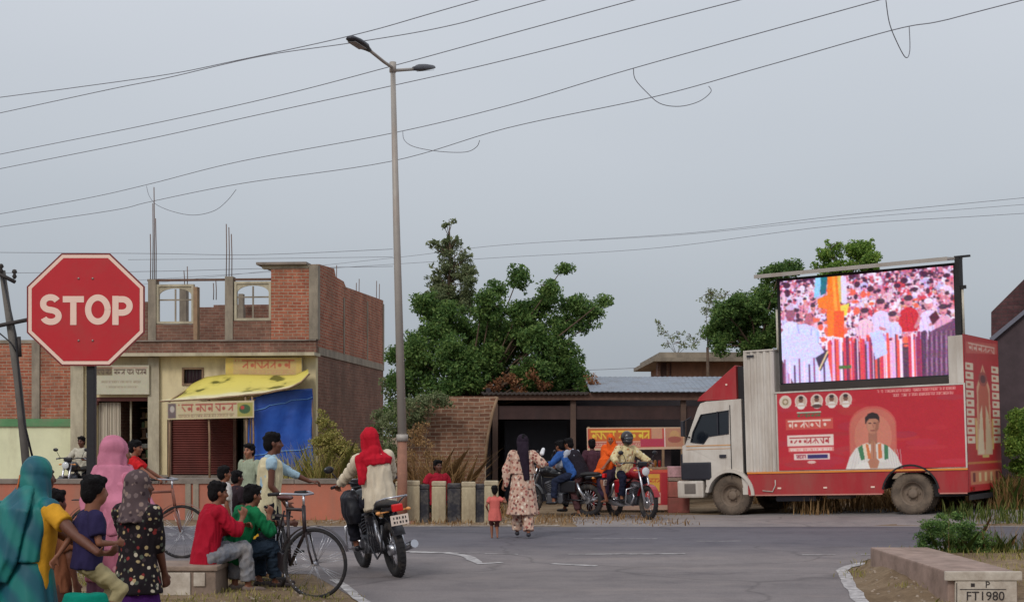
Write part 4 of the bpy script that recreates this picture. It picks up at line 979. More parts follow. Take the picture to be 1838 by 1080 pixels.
text('FT1980', .115, m_black, t_, (.33, -.043, .088), (R(90), 0, 0), 'painted_number')
text('P', .085, m_black, t_, (.35, -.043, .192), (R(90), 0, 0), 'painted_letter')
mb = MB(); mb.box((.20, -.0435, .175), (.235, -.0405, .207)); mb.box((.10, -.0432, .148), (.52, -.0405, .155)); mb.box((.068, -.0432, -.2), (.075, -.0405, .21)); mb.build('painted_lines', m_black, t_)

# ================================================================ stop sign
D = 10.5; cx, cz = X(154, D), Zh(555.5, D)
t_ = thing('stop_sign', 'large red octagonal STOP sign on a black post', 'sign', (X(160, D), D, 0))
ox = cx - X(160, D)
W2 = 106 / F * D; H2 = 101 / F * D
def octa(k): 
    c_ = .41; w_, h_ = W2 * k, H2 * k
    return [(ox + a * w_, cz + b_ * h_) for a, b_ in ((-c_, 1), (c_, 1), (1, c_), (1, -c_), (c_, -1), (-c_, -1), (-1, -c_), (-1, c_))]
m_red = mat('sign_red', C(190, 34, 44), rough=.38, var=.06, scale=2.2, dirt=C(168, 64, 60), dirtamt=.35, bmp=.03)
m_redd = mat('sign_edge', C(120, 40, 40), rough=.5, var=.1, bmp=0)
m_refl = mat('sign_white', C(240, 206, 190), rough=.4, var=.04, bmp=0)
MB().prism(octa(1.0), -.0, .004).build('plate', m_redd, t_)
mb = MB(); a = octa(.972); b_ = octa(.915)
vs = [(x, -.002, z) for x, z in a] + [(x, -.002, z) for x, z in b_]; mb.add(vs, [(i, (i + 1) % 8, 8 + (i + 1) % 8, 8 + i) for i in range(8)]); mb.build('white_border', m_refl, t_)
MB().prism(octa(.912), -.003, -.0005).build('red_face', m_red, t_)
# STOP lettering built as strokes
hl = 58 / F * D * .5; sx = 1 / F * D
def stroke(mb, pts, w_=5.6):
    """ribbon of constant width along a polyline in photo pixels"""
    pts = [V((p[0], p[1], 0)) for p in pts]; L_ = []; R_ = []
    for i, p in enumerate(pts):
        a_ = (p - pts[i - 1]).normalized() if i else (pts[1] - p).normalized(); c_ = (pts[i + 1] - p).normalized() if i < len(pts) - 1 else a_
        d = (a_ + c_).normalized(); n = V((-d.y, d.x, 0)); k = w_ / max(.6, n.dot(V((-a_.y, a_.x, 0)))); L_.append(p + n * k); R_.append(p - n * k)
    vs = [(X(p.x, D) - X(160, D), -.005, Zh(p.y, D)) for p in L_ + R_]; n_ = len(pts)
    mb.add(vs, [(i, i + 1, n_ + i + 1, n_ + i) for i in range(n_ - 1)])
def arc(cx_, cy_, rx, ry, a0, a1, n=14): return [(cx_ + math.cos(R(a0 + (a1 - a0) * i / n)) * rx, cy_ + math.sin(R(a0 + (a1 - a0) * i / n)) * ry) for i in range(n + 1)]
mb = MB(); stroke(mb, arc(91, 544, 13, 10.5, -25, -180) + arc(91, 546, 13, 10, 180, 105)[1:] + [(96, 557)] + arc(92, 567, 13.5, 10.5, -60, 90)[1:] + arc(92, 567, 14, 10.5, 90, 160)[1:]); mb.build('letter', m_refl, t_, recalc=False)
mb = MB(); stroke(mb, [(113, 537), (151, 537)]); stroke(mb, [(132, 542.5), (132, 583)]); mb.build('letter', m_refl, t_, recalc=False)
mb = MB(); p_ = arc(176, 555.5, 17.5, 21.5, 0, 360, 36); stroke(mb, p_); mb.build('letter', m_refl, t_, recalc=False)
mb = MB(); stroke(mb, [(207.5, 531), (207.5, 583)]); stroke(mb, [(213, 537)] + arc(220, 549, 13, 12, -90, 90) + [(213, 561)]); mb.build('letter', m_refl, t_, recalc=False)
mb = MB()
for bz_ in (.22, -.22):
    for q_ in (-.05, .05): mb.ball((ox + q_, -.005, cz + bz_ + .0), (.009, .004, .009), 8, 5)
mb.build('bolts', mat('bolt_steel', C(150, 120, 116), rough=.4, metal=.6), t_)
m_post = mat('post_black', C(34, 32, 36), rough=.5, var=.2)
mb = MB(); mb.rbox((-.030, .03, -.1), (.030, .09, cz + .3), .006); mb.build('post', m_post, t_)
mb = MB(); mb.box((ox - .3, .008, cz + .2), (ox + .3, .028, cz + .24)); mb.box((ox - .3, .008, cz - .24), (ox + .3, .028, cz - .2)); mb.build('bracket', m_post, t_)

# ================================================================ lamp post, pole and wires
m_galv = mat('galvanised', C(168, 160, 152), rough=.55, var=.12, scale=2, metal=.15, dirt=C(140, 110, 92), dirtamt=.3, streak=True)
D = 26.0; base = V((X(722, D), D, 0)); t_ = thing('street_lamp', 'tall grey steel street lamp with two arms and a rusty base', 'street lamp', base)
top = P(705, 118, D) - base
r0 = 9.5 / F * D; r1 = 4.5 / F * D
mid = P(712, 420, D) - base
mb = MB(); mb.tube([(0, 0, 1.5), tuple(mid), tuple(top)], [r0 * .86, r0 * .66, r1], 14); mb.build('pole', m_galv, t_)
mb = MB(); mb.tube([(0, 0, -.05), (0, 0, 1.49)], [r0 * 1.0, r0 * .9], 14); mb.box((-.2, -.2, -.05), (.2, .2, .03)); mb.build('base', mat('rusty_base', C(160, 112, 92), var=.25, dirt=C(110, 80, 66), dirtamt=.6), t_)
mb = MB(); mb.cyl((0, 0, 1.44), (0, 0, 1.56), r0 * 1.12, n=14); mb.build('collar', m_galv, t_)
m_lampb = mat('lamp_housing', C(66, 66, 72), rough=.5, var=.15)
def arm(pts, hd0, hd1, wd_):
    a_ = MB(); a_.tube([P(x, y, d) - base for x, y, d in pts], .028, 8); a_ = a_.build('arm', m_galv, t_)
    p0 = P(*hd0) - base; p1 = P(*hd1) - base; u, w_, d = basis(p1 - p0); ln = (p1 - p0).length
    up = V((0, 0, 1)) - d * d.z; up.normalize(); sd_ = d.cross(up); Mx = Matrix((sd_, d, up)).transposed().to_4x4(); Mx.translation = p0
    h = MB(); prof = [(0, .045, .05), (.15, .075, .06), (.30, .13, .085), (.62, .15, .08), (.92, .12, .055), (1.0, .06, .03)]
    n = 12; vs = []
    for (tt_, hw, hh) in prof:
        for k in range(n):
            a = 2 * math.pi * k / n; vs.append(Mx @ V((math.cos(a) * hw * wd_, tt_ * ln, (math.sin(a) * hh if math.sin(a) > 0 else math.sin(a) * hh * .45))))
    fs = [(i * n + k, i * n + (k + 1) % n, (i + 1) * n + (k + 1) % n, (i + 1) * n + k) for i in range(len(prof) - 1) for k in range(n)] + [tuple(range(n)), tuple(range((len(prof) - 1) * n, len(prof) * n))]
    h.add(vs, fs, True); h = h.build('lamp_head', m_lampb, t_)
    l = MB(); l.box((-.09 * wd_, .35 * ln, -.045), (.09 * wd_, .9 * ln, -.038), Mx); l.build('lens', mat('lamp_lens', C(150, 150, 150), rough=.2, bmp=0), h)
arm([(705, 122, 26), (690, 112, 25.6), (660, 88, 25.0)], (664, 92, 25.1), (627, 68, 24.3), .8)
arm([(705, 127, 26), (720, 126, 26.2), (750, 124, 26.8)], (742, 125, 26.6), (776, 122, 27.5), .8)
MB().tube([(top.x, top.y, top.z - .12), (top.x, top.y, top.z + .06)], r1 * 1.35, 12).build('pole_cap', m_galv, t_)

# leaning wooden/steel electric pole on the far left
D = 24.0; base = P(57, 866, D); base.z = 0; t_ = thing('electric_pole', 'leaning electric pole with cross arms and hanging cable at the left edge', 'utility pole', base)
pb = P(60, 880, D) - base; pt = P(4, 486, D) - base
mb = MB(); mb.tube([(pb.x, 0, -.1), tuple((pb + pt) / 2 + V((.0, 0, 0))), tuple(pt)], [.07, .062, .05], 10); mb.build('pole', mat('pole_steel', C(104, 98, 92), var=.2), t_)
for (a0, a1) in (((-12, 486), (27, 506)), ((-30, 590), (58, 572))):
    p0, p1 = P(*a0, D - .1) - base, P(*a1, D - .12) - base; MB().tube([p0, p1], .035, 6).build('cross_arm', m_iron, t_)
for (px, py) in ((26, 494), (2, 484), (-5, 480)):
    p_ = P(px, py, D - .1) - base; MB().lathe([(.0, .1), (.03, .09), (.045, .05), (.02, .02), (.04, -.02), (.015, -.06)], p_, 'Z', 10).build('insulator', m_iron, t_)
mb = MB(); mb.tube([P(6, 500, D - .1) - base, P(28, 600, D - .1) - base, P(35, 680, D - .1) - base, P(44, 760, D - .1) - base, P(62, 836, D - .1) - base], .018, 6); mb.tube([P(-10, 590, D - .1) - base, P(20, 615, D - .1) - base, P(34, 640, D - .1) - base], .012, 5); mb.build('cable', m_post, t_)
mb = MB(); mb.tube([P(34, 604, D - .1) - base, P(36, 640, D - .1) - base], .03, 6); mb.build('junction_box', m_iron, t_)

m_wire = mat('wire', C(112, 112, 120), rough=.5, bmp=0, var=.05)
def smooth(pts, n=8):
    out_ = []
    for i in range(len(pts) - 1):
        p0 = pts[max(i - 1, 0)]; p1 = pts[i]; p2 = pts[i + 1]; p3 = pts[min(i + 2, len(pts) - 1)]
        for k in range(n):
            t = k / n; out_.append(.5 * ((2 * p1) + (p2 - p0) * t + (2 * p0 - 5 * p1 + 4 * p2 - p3) * t * t + (3 * p1 - p0 - 3 * p2 + p3) * t ** 3))
    out_.append(pts[-1]); return out_
def wire(label, pts, zh, r=.0085, extend=True, group='power lines overhead', name='overhead_wire', cat='wire', D=None, k=8):
    """a line hung at height zh; each photo point gives its distance from that height"""
    w3 = []
    for px, py in pts: d = D if D else F * (zh - CH) / (HY - py); w3.append(P(px, py, d))
    if extend: a_, b_ = w3[0], w3[-1]; w3 = [a_ + (a_ - w3[1]).normalized() * 12] + w3 + [b_ + (b_ - w3[-2]).normalized() * 10]
    c = w3[len(w3) // 2]; mb = MB(); mb.tube([p - c for p in smooth(w3, k)], r, 5)
    o = mb.build(name, m_wire); o.location = c; return tag(o, label, cat, group)
wire('topmost overhead wire, crossing above the left lamp head', [(0, 175), (130, 158), (300, 134), (420, 110), (640, 62), (860, 0)], 8.9)
wire('second overhead wire, running just behind the left lamp head', [(0, 203), (200, 160), (300, 140), (470, 101), (640, 76), (800, 48), (980, 0)], 8.8)
wire('third overhead wire, passing just above the lamp post top', [(0, 277), (270, 223), (500, 172), (700, 120), (920, 60), (1140, 0)], 8.6)
wire('fourth overhead wire, passing just below the lamp arms', [(0, 303), (250, 253), (460, 207), (700, 155), (920, 105), (1330, 0)], 8.4)
wire('fifth overhead wire, upper of the pair joined by hanging loops', [(0, 384), (160, 355), (270, 330), (430, 290), (700, 240), (910, 190), (1140, 122), (1580, 0)], 8.2)
wire('lowest of the six near overhead wires, lower of the pair joined by loops', [(0, 407), (200, 378), (270, 362), (430, 330), (700, 290), (910, 230), (1170, 175), (1370, 120), (1600, 55), (1690, 38), (1838, 0)], 8.0)
lg = 'slack loops hanging between the two lower wires'
def loop(label, pts, D0, D1):
    n = len(pts); w3 = [P(px, py, D0 + (D1 - D0) * i / (n - 1)) for i, (px, py) in enumerate(pts)]; c = w3[n // 2]
    mb = MB(); mb.tube([p - c for p in smooth(w3, 6)], .0075, 5); o = mb.build('slack_loop', m_wire); o.location = c; tag(o, label, 'cable', lg)
loop('slack cable loop above the left building, leftmost of the four', [(263, 334), (268, 352), (282, 368), (315, 381), (350, 386), (385, 378), (408, 360), (424, 340)], 42.5, 40)
loop('slack cable loop just right of the lamp post', [(723, 235), (726, 252), (745, 264), (790, 272), (835, 273), (855, 264), (861, 252)], 34, 33)
loop('slack cable loop in the middle of the sky', [(1137, 122), (1140, 142), (1160, 165), (1185, 186), (1220, 191), (1255, 182), (1276, 165), (1272, 155)], 26.5, 27)
loop('narrow slack cable loop at the top right, hanging deepest', [(1590, 0), (1596, 40), (1608, 72), (1625, 103), (1633, 92), (1632, 48)], 22, 23)
g2 = 'thin distant wires'
wire('upper distant wire over the trees on the right', [(560, 478), (740, 459), (900, 440), (1240, 418), (1500, 388), (1838, 355)], 7.4, .006, group=g2)
wire('middle distant wire over the trees on the right', [(1040, 432), (1240, 420), (1500, 394), (1838, 367)], 7.3, .005, group=g2, extend=False)
wire('lower distant wire over the trees on the right', [(740, 472), (900, 462), (1180, 445), (1500, 405), (1838, 383)], 7.1, .006, group=g2)
wire('highest thin wire behind the rooftop of the unfinished building', [(0, 453), (270, 455), (460, 457), (705, 447)], 7, .008, D=48, extend=False, group=g2)
wire('middle thin wire behind the rooftop of the unfinished building', [(230, 466), (460, 464), (705, 461)], 7, .007, D=48.4, extend=False, group=g2)
wire('lowest thin wire behind the rooftop of the unfinished building', [(0, 490), (270, 487), (470, 482), (705, 478)], 7, .008, D=48.8, extend=False, group=g2)
wire('thin service wire low over the sheet roof', [(880, 662), (1040, 664), (1180, 658)], 7, .008, D=50, extend=False, group=g2)
# ================================================================ the lorry with the raised screen
TF = Frame((4.20, 28.4, 0.0), R(-31.9), R(-1.8))
def T(px, py, c=0.0): h = TF.hit(px, py, c); return h.x, h.z          # near side planes
def TR(px, py, c): h = TF.hit(px, py, c, 0); return h.y, h.z          # rear planes
truck = thing('screen_lorry', 'cream cabbed lorry with red printed box body and large raised video screen', 'lorry', TF.loc, TF.rz, TF.ry)
m_tcream = mat('truck_cream', C(208, 200, 190), rough=.45, var=.07, scale=1.5, dirt=C(146, 126, 108), dirtamt=.55, streak=True, bmp=.05, coat=.2)
m_tred = mat('truck_red', C(168, 42, 48), rough=.45, var=.10, scale=1.5, dirt=C(150, 92, 82), dirtamt=.5, streak=True, bmp=.08)
m_orange = mat('stripe_orange', C(226, 140, 60), rough=.5, var=.08)
m_tyre = mat('tyre', C(92, 80, 70), rough=.9, var=.25, scale=6, dirt=C(140, 122, 104), dirtamt=.6, bmp=.4)
m_rim = mat('rim_dusty', C(122, 106, 92), rough=.7, var=.2, scale=8)
m_chassis = mat('chassis', C(40, 38, 40), rough=.7, var=.3)
m_dgrey = mat('dark_plastic', C(46, 46, 54), rough=.5, var=.15)
m_glass = glass('cab_glass', C(24, 30, 38))
m_led = vcol_mat('led_picture', .4, emit=1.05)
W_ = 2.0                                              # body width (local y)
xc0, zc0 = T(1342, 850); xb1, _ = T(1737, 840); xb0, _ = T(1395, 850)
z_st = T(1540, 843)[1]; z_top = T(1560, 698)[1]; z_sk = T(1540, 885)[1]; z_front_top = T(1370, 630)[1]; z_mid = T(1724, 606, .0)[1]
xr, _ = TR(1740, 700, 0)[0], 0
print('truck', xc0, xb0, xb1, 'z', z_st, z_top, z_sk, z_front_top, z_mid, 'rear corner y at 1800:', TR(1800, 750, xb1))
WB = TR(1800, 750, xb1)[0]
WB = min(max(WB, 1.7), 2.4)
# main box (behind the printed panel)
mb = MB(); mb.box((xb0, .012, z_st), (xb1 - .012, WB, z_top)); mb.build('body_box', m_tcream, truck)
# printed side panel
cv = Canvas(340, 142, (190, 38, 52)); rg = np.random.default_rng(12)
for i in range(26): 
    a = rg.random() * 340; cv.ell(a, rg.random() * 142, 18 + 20 * rg.random(), 4 + 5 * rg.random(), (180 + rg.random() * 16, 42 + rg.random() * 12, 54 + rg.random() * 12))
for i, xx in enumerate((16, 46, 76, 104, 130)):
    cv.ell(xx, 16, 12, 12, (226, 206, 196)); cv.ell(xx, 16, 9.5, 9.5, (204, 176, 160) if i else (214, 200, 180))
    if i: cv.ell(xx, 14, 4.2, 5, (124, 84, 70)); cv.ell(xx, 25, 8, 6, (232, 226, 220)); cv.ell(xx, 9.5, 4.4, 3, (60, 44, 44)); cv.rect(xx - 11, 23, xx + 11, 25.5, (214, 190, 176)); 
    else: cv.ell(xx, 16, 6, 6, (150, 128, 100)); cv.ell(xx, 16, 3.4, 3.4, (214, 196, 170))
    if i == 2: cv.ell(xx, 26, 9, 3.4, (90, 66, 60))
cv.script(38, 37, 84, 46, (58, 118, 70), RG, .0); cv.rect(38, 36, 84, 38, (200, 214, 196))
cv.rect(16, 48, 106, 68, (204, 84, 74)); cv.script(20, 51, 102, 65, (238, 214, 200), RG, .1)
cv.rect(18, 78, 106, 98, (236, 214, 204)); cv.script(22, 82, 100, 94, (178, 50, 58), RG, .08)
cv.rect(20, 100, 106, 108, (224, 140, 132)); cv.script(23, 102, 102, 107, (244, 228, 220), RG)
cv.rect(30, 112, 98, 123, (232, 212, 206)); cv.rect(56, 114, 94, 121, (58, 48, 106)); cv.script(34, 114, 52, 121, (160, 50, 70), RG); cv.ell(63, 127, 8, 3, (226, 190, 180))
cv.script(188, 3, 326, 8, (236, 170, 160), RG, .15); cv.script(216, 11, 320, 16, (236, 176, 166), RG, .15)
# the greeting man under an arch
cv.ell(178, 66, 43, 36, (206, 92, 84)); cv.rect(135, 66, 221, 142, (206, 92, 84)); cv.ell(178, 68, 41, 34, (204, 112, 96)); cv.rect(137, 68, 219, 142, (204, 108, 94)); cv.ell(178, 84, 34, 40, (210, 128, 108))
cv.poly([(126, 142), (134, 120), (146, 104), (164, 96), (192, 96), (208, 104), (220, 118), (230, 142)], (226, 220, 214))
for k in range(7): cv.line(136 + k * 6, 142, 146 + k * 4, 108, .5, (204, 196, 192)); cv.line(196 + k * 5, 108, 204 + k * 4, 142, .5, (200, 192, 188))
cv.rect(170, 78, 186, 98, (168, 112, 92)); cv.ell(178, 64, 11.5, 16, (186, 126, 102)); cv.ell(174, 66, 6, 10, (198, 138, 112))
cv.poly([(165, 62), (165, 50), (170, 44), (178, 41), (187, 44), (191, 51), (191, 61), (188, 55), (183, 52), (172, 53), (168, 57)], (46, 34, 36))
cv.rect(171, 60, 176, 61.2, (70, 46, 42)); cv.rect(180, 60, 185, 61.2, (70, 46, 42)); cv.line(178, 62, 179, 68, .5, (158, 100, 80)); cv.rect(174, 73, 182, 74.2, (140, 78, 70)); cv.poly([(184, 60), (190, 56), (188, 72), (182, 78)], (158, 104, 84))
cv.poly([(150, 104), (158, 98), (162, 124), (155, 126)], (70, 126, 88)); cv.poly([(198, 98), (205, 102), (204, 124), (197, 126)], (70, 126, 88)); cv.poly([(158, 98), (164, 96), (168, 122), (162, 124)], (234, 212, 190)); cv.poly([(164, 96), (169, 98), (174, 124), (168, 124)], (218, 124, 74)); cv.poly([(187, 98), (192, 96), (194, 122), (187, 124)], (218, 124, 74))
cv.poly([(172, 126), (174, 96), (178, 90), (182, 96), (184, 126)], (190, 132, 106)); cv.line(178, 92, 178, 122, .6, (146, 94, 78)); cv.poly([(162, 136), (171, 124), (185, 124), (194, 136), (186, 141), (170, 141)], (184, 124, 100)); cv.poly([(142, 142), (152, 130), (168, 130), (172, 142)], (232, 228, 222)); cv.poly([(214, 142), (204, 130), (188, 130), (184, 142)], (216, 210, 204))
cv.blur(1); cv.grain(4, rg)
p = lambda px, py: T(px, py, -.004)
a0, a1, a2, a3 = p(1394.5, 711), p(1735, 689), p(1737, 837), p(1395, 847)
cv.mesh('printed_side_panel', (a0[0], -.004, z_top), (xb1 - .03, -.004, z_top), (xb1 - .03, -.004, z_st + .02), (a0[0], -.004, z_st + .02), m_print, truck, k=1.12)
mb = MB(); mb.box((a0[0], -.001, z_st + .02), (xb1 - .03, .008, z_top)); mb.build('side_panel', m_tred, truck)
mb = MB(); mb.box((xb1 - .028, -.012, z_st), (xb1, .01, z_top)); mb.box((xb0, -.012, z_top + .002), (xb1, .03, z_top + .03)); mb.build('edge_trim', m_tcream, truck)
# corrugated front container
mb = MB(); n = 18; vs = []
for i in range(n + 1):
    u = i / n; x = xc0 + (xb0 - .012 - xc0) * u; y = -.012 if (i % 4) in (0, 1) else .022
    vs += [(x, y, z_st), (x, y, z_front_top)]
mb.add(vs, [(2 * i, 2 * i + 2, 2 * i + 3, 2 * i + 1) for i in range(n)]); mb.build('corrugated_side', m_tcream, truck)
mb = MB(); mb.box((xc0, .03, z_st), (xb0 - .013, WB, z_front_top)); mb.build('front_container', m_tcream, truck)
mb = MB(); mb.box((xc0 - .01, -.02, z_front_top + .001), (xb0, WB, z_front_top + .03)); mb.box((xc0 - .012, -.02, z_st), (xc0 + .02, .028, z_front_top)); mb.build('container_trim', m_tcream, truck)
# rear upper cream block behind the screen
zt2 = TR(1740, 603, xb1)[1]
mb = MB(); mb.box((T(1709, 650, .3)[0], .06, z_top + .03), (xb1 - .02, WB - .02, zt2)); mb.build('rear_upper_box', m_tcream, truck)
mb = MB(); mb.box((T(1718, 650, .02)[0], -.004, z_top + .034), (xb1 - .02, .056, zt2 + .0)); mb.build('rear_post_panel', m_tcream, truck)
# rear face with mural
mb = MB(); mb.box((xb1 - .018, .0, z_sk), (xb1, WB + .01, zt2 + .02)); mb.build('rear_door', m_tred, truck)
cv = Canvas(90, 340, (196, 48, 52)); rg2 = np.random.default_rng(2)
cv.rect(0, 0, 90, 50, (190, 52, 50)); cv.poly([(4, 14), (86, 6), (86, 30), (4, 40)], (206, 96, 84)); cv.script(10, 16, 80, 32, (236, 200, 180), RG)
for x0_, x1_ in ((0, 22), (68, 90)):
    for k in range(9): cv.rect(x0_ + 1, 60 + k * 20, x1_ - 1, 76 + k * 20, (240, 220, 192)); cv.rect(x0_ + 5, 65 + k * 20, x1_ - 9, 70 + k * 20, (206, 90, 74))
cv.poly([(24, 262), (28, 110), (45, 58), (62, 110), (66, 262)], (232, 176, 140)); cv.poly([(30, 250), (32, 120), (45, 66), (58, 120), (60, 250)], (206, 104, 80)); cv.ell(45, 92, 12, 16, (172, 84, 74)); cv.ell(45, 92, 7, 9, (110, 60, 60))
cv.poly([(26, 260), (34, 170), (40, 150), (44, 260)], (238, 214, 180)); cv.poly([(46, 260), (50, 150), (57, 170), (66, 260)], (226, 196, 160)); cv.rect(22, 180, 26, 250, (232, 196, 120)); cv.rect(66, 180, 70, 250, (232, 196, 120))
cv.rect(38, 262, 56, 268, (222, 196, 120)); cv.rect(0, 276, 90, 281, (210, 130, 70)); cv.rect(6, 296, 84, 326, (214, 132, 96)); 
for k in range(5): cv.rect(12 + 15 * k, 300, 18 + 15 * k, 320, (120, 50, 48) if k in (0, 4) else (236, 206, 150))
cv.blur(2); cv.grain(4, rg2)
cv.mesh('rear_mural', (xb1 + .003, .02, zt2 + .01), (xb1 + .003, WB, zt2 + .01), (xb1 + .003, WB, z_sk + .01), (xb1 + .003, .02, z_sk + .01), m_print, truck)
# skirts with wheel arch and stripe
xw1 = T(1632, 890)[0]; zw = .385; Rw = .385
xw1 = 3.5
mb = MB(); arch = [(xw1 + math.cos(a) * .50, zw + math.sin(a) * .50) for a in [R(8 + 164 * i / 16) for i in range(17)]]
zs0 = z_sk
poly = [(xc0, zs0), (xc0, z_st - .035), (xb1 - .02, z_st - .035), (xb1 - .02, zs0), (xw1 + .497, zs0)] + [q for q in arch if q[1] > zs0] + [(xw1 - .497, zs0)]
mb.prism(poly, 0, .03); mb.build('skirt', m_tred, truck)
mb = MB(); mb.box((xc0 - .005, -.016, z_st - .034), (xb1, .03, z_st - .002)); mb.build('orange_stripe', m_orange, truck)
mb = MB(); mb.box((xc0 + .02, -.006, zs0 - .025), (xw1 - .52, .02, zs0 - .002)); mb.box((xw1 + .52, -.006, zs0 - .025), (xb1 - .02, .02, zs0 - .002)); mb.build('skirt_trim', mat('trim_pink', C(196, 130, 118), var=.15), truck)
mb = MB()
for i in range(16): a = R(10 + 160 * i / 16); b2 = R(10 + 160 * (i + 1) / 16); mb.prism([(xw1 + math.cos(a) * .50, zw + math.sin(a) * .50), (xw1 + math.cos(a) * .53, zw + math.sin(a) * .53), (xw1 + math.cos(b2) * .53, zw + math.sin(b2) * .53), (xw1 + math.cos(b2) * .50, zw + math.sin(b2) * .50)], -.02, .28)
mb.build('wheel_arch', m_chassis, truck)
mb = MB(); mb.box((xc0 - .3, .5, .48), (xb1 - .05, .62, .62)); mb.box((xc0 - .3, WB - .62, .48), (xb1 - .05, WB - .5, .62)); mb.box((xc0, .05, z_st - .03), (xb1 - .05, WB - .02, z_st - .004))
mb.build('chassis', m_chassis, truck)
mb = MB(); mb.rbox((xc0 + .5, .12, .26), (xc0 + 1.3, .5, .60), .03); mb.build('fuel_tank', m_dgrey, truck)
mb = MB(); mb.rbox((xc0 + 1.5, .16, .30), (xc0 + 1.95, .5, .58), .02); mb.build('battery_box', mat('battery_box', C(96, 88, 78), var=.2), truck)
mb = MB(); mb.rbox((xb1 - .7, .15, .32), (xb1 - .2, WB - .2, .55), .02); mb.build('rear_underbox', m_chassis, truck)
mb = MB(); mb.box((xb1 - .02, .1, z_sk - .14), (xb1 + .03, WB - .1, z_sk - .05)); mb.build('rear_bumper', m_chassis, truck)
for y in (.15, WB - .3): mb = MB(); mb.box((xb1 + .004, y, z_sk + .02), (xb1 + .03, y + .18, z_sk + .09)); mb.build('tail_light', mat('tail_red', C(150, 20, 20), rough=.3), truck)
# wheels
def wheel(x, y, out=-1):
    w_ = MB(); w_.lathe([(.0, .02 * out), (.07, .05 * out), (.085, .03 * out), (.09, -.01 * out), (.17, -.035 * out), (.19, .02 * out), (.205, .07 * out), (.225, .075 * out), (.225, -.1 * out)], (x, y, zw), 'Y', 28)
    for k in range(6): a = 2 * math.pi * k / 6; w_.cyl((x + math.cos(a) * .115, y - .02 * out, zw + math.sin(a) * .115), (x + math.cos(a) * .115, y + .012 * out, zw + math.sin(a) * .115), .014, n=6)
    w_ = w_.build('wheel', m_rim, truck)
    t2 = MB(); t2.lathe([(.215, .075), (.24, .10), (.30, .115), (.355, .11), (.38, .085), (.385, .0), (.38, -.085), (.355, -.11), (.30, -.115), (.24, -.10), (.215, -.075)], (x, y, zw), 'Y', 40, False)
    n = 44
    for k in range(n):
        a = 2 * math.pi * k / n
        for sy in (-1, 1): 
            M2 = Matrix.Translation((x, y, zw)) @ Matrix.Rotation(-a, 4, 'Y') @ Matrix.Translation((.383, sy * .06, 0)); t2.box((-.006, -.035, -.012), (.006, .035, .012), M2)
    t2.build('tyre', m_tyre, w_)
wheel(0, .14); wheel(xw1, .16); wheel(xw1, .42); wheel(0, WB - .14, 1); wheel(xw1, WB - .16, 1)
mb = MB(); mb.cyl((0, .2, zw), (0, WB - .2, zw), .05); mb.cyl((xw1, .2, zw), (xw1, WB - .2, zw), .07); mb.build('axle', m_chassis, truck)

# ---- cab
c = lambda px, py: T(px, py, .02)
pts_roof = [c(1252, 728), c(1256, 723), c(1300, 719), c(1340, 716)]
xk = xc0 - .11
zr = c(1312, 719)[1]; x_ws_top = c(1254, 728)[0]; x_ws_bot = c(1230, 798)[0]; z_ws_bot = c(1230, 800)[1]; z_door_bot = c(1240, 832)[1]; x_front = c(1226, 830)[0]; z_bump = c(1240, 862)[1]; z_bb = c(1240, 895)[1]
print('cab', x_front, x_ws_top, xk, zr, z_ws_bot, z_door_bot, z_bump, z_bb)
ra = .47
archf = [(math.cos(a) * ra, zw + math.sin(a) * ra) for a in [R(4 + 160 * i / 14) for i in range(15)]]
outl = [(x_front, z_door_bot), (x_front + .0, z_ws_bot), (x_ws_bot, z_ws_bot + .02), (x_ws_top - .02, zr - .12), (x_ws_top + .04, zr - .03), (x_ws_top + .16, zr), (xk, zr + .02), (xk, z_bump - .28), (.475, z_bump - .28)] + [q for q in archf] + [(-.50, z_bump - .08), (-.50, z_door_bot)]
yc0, yc1 = .03, WB - .03
# cab shell: near side cut around the side window
win_ = [c(1240, 793), c(1244, 775), c(1258, 744), c(1308, 736), c(1308, 778), c(1272, 783), c(1263, 796)]
bm = bmesh.new()
def cab_shell():
    mb = MB(); M_ = None
    cx_ = sum(p[0] for p in win_) / len(win_); cz_ = sum(p[1] for p in win_) / len(win_)
    # skin between outline and window through triangulation with a hole
    import mathutils.geometry as mg
    polyv = [V((p[0], p[1], 0)) for p in outl]; hole = [V((p[0], p[1], 0)) for p in win_][::-1]
    tris = mg.tessellate_polygon([polyv, hole]); allv = polyv + hole
    for y in (yc0, yc1):
        mb.add([(p.x, y, p.y) for p in allv], [tuple(t_) for t_ in tris])
    n = len(outl)
    skip = {1, 2}                                         # the windscreen opening
    for i in range(n):
        if i == 2: continue
        p, q_ = outl[i], outl[(i + 1) % n]
        mb.add([(p[0], yc0, p[1]), (q_[0], yc0, q_[1]), (q_[0], yc1, q_[1]), (p[0], yc1, p[1])], [(0, 1, 2, 3)])
    return mb.build('cab', m_tcream, truck)
cab = cab_shell(); cab.modifiers.new('s', 'SOLIDIFY').thickness = .025; cab.modifiers['s'].offset = 0
bv = cab.modifiers.new('b', 'BEVEL'); bv.width = .012; bv.segments = 2; bv.limit_method = 'ANGLE'
mb = MB(); mb.prism(win_, yc0 + .012, yc0 + .02); mb.build('side_window', m_glass, truck)
mb = MB(); mb.prism(win_, yc1 - .02, yc1 - .012); mb.build('side_window', m_glass, truck)
p, q_ = outl[2], outl[3]
mb = MB(); mb.add([(p[0] + .005, yc0 + .03, p[1]), (q_[0] + .005, yc0 + .03, q_[1]), (q_[0] + .005, yc1 - .03, q_[1]), (p[0] + .005, yc1 - .03, p[1])], [(0, 1, 2, 3)]); o = mb.build('windscreen', m_glass, truck); o.modifiers.new('s', 'SOLIDIFY').thickness = .01
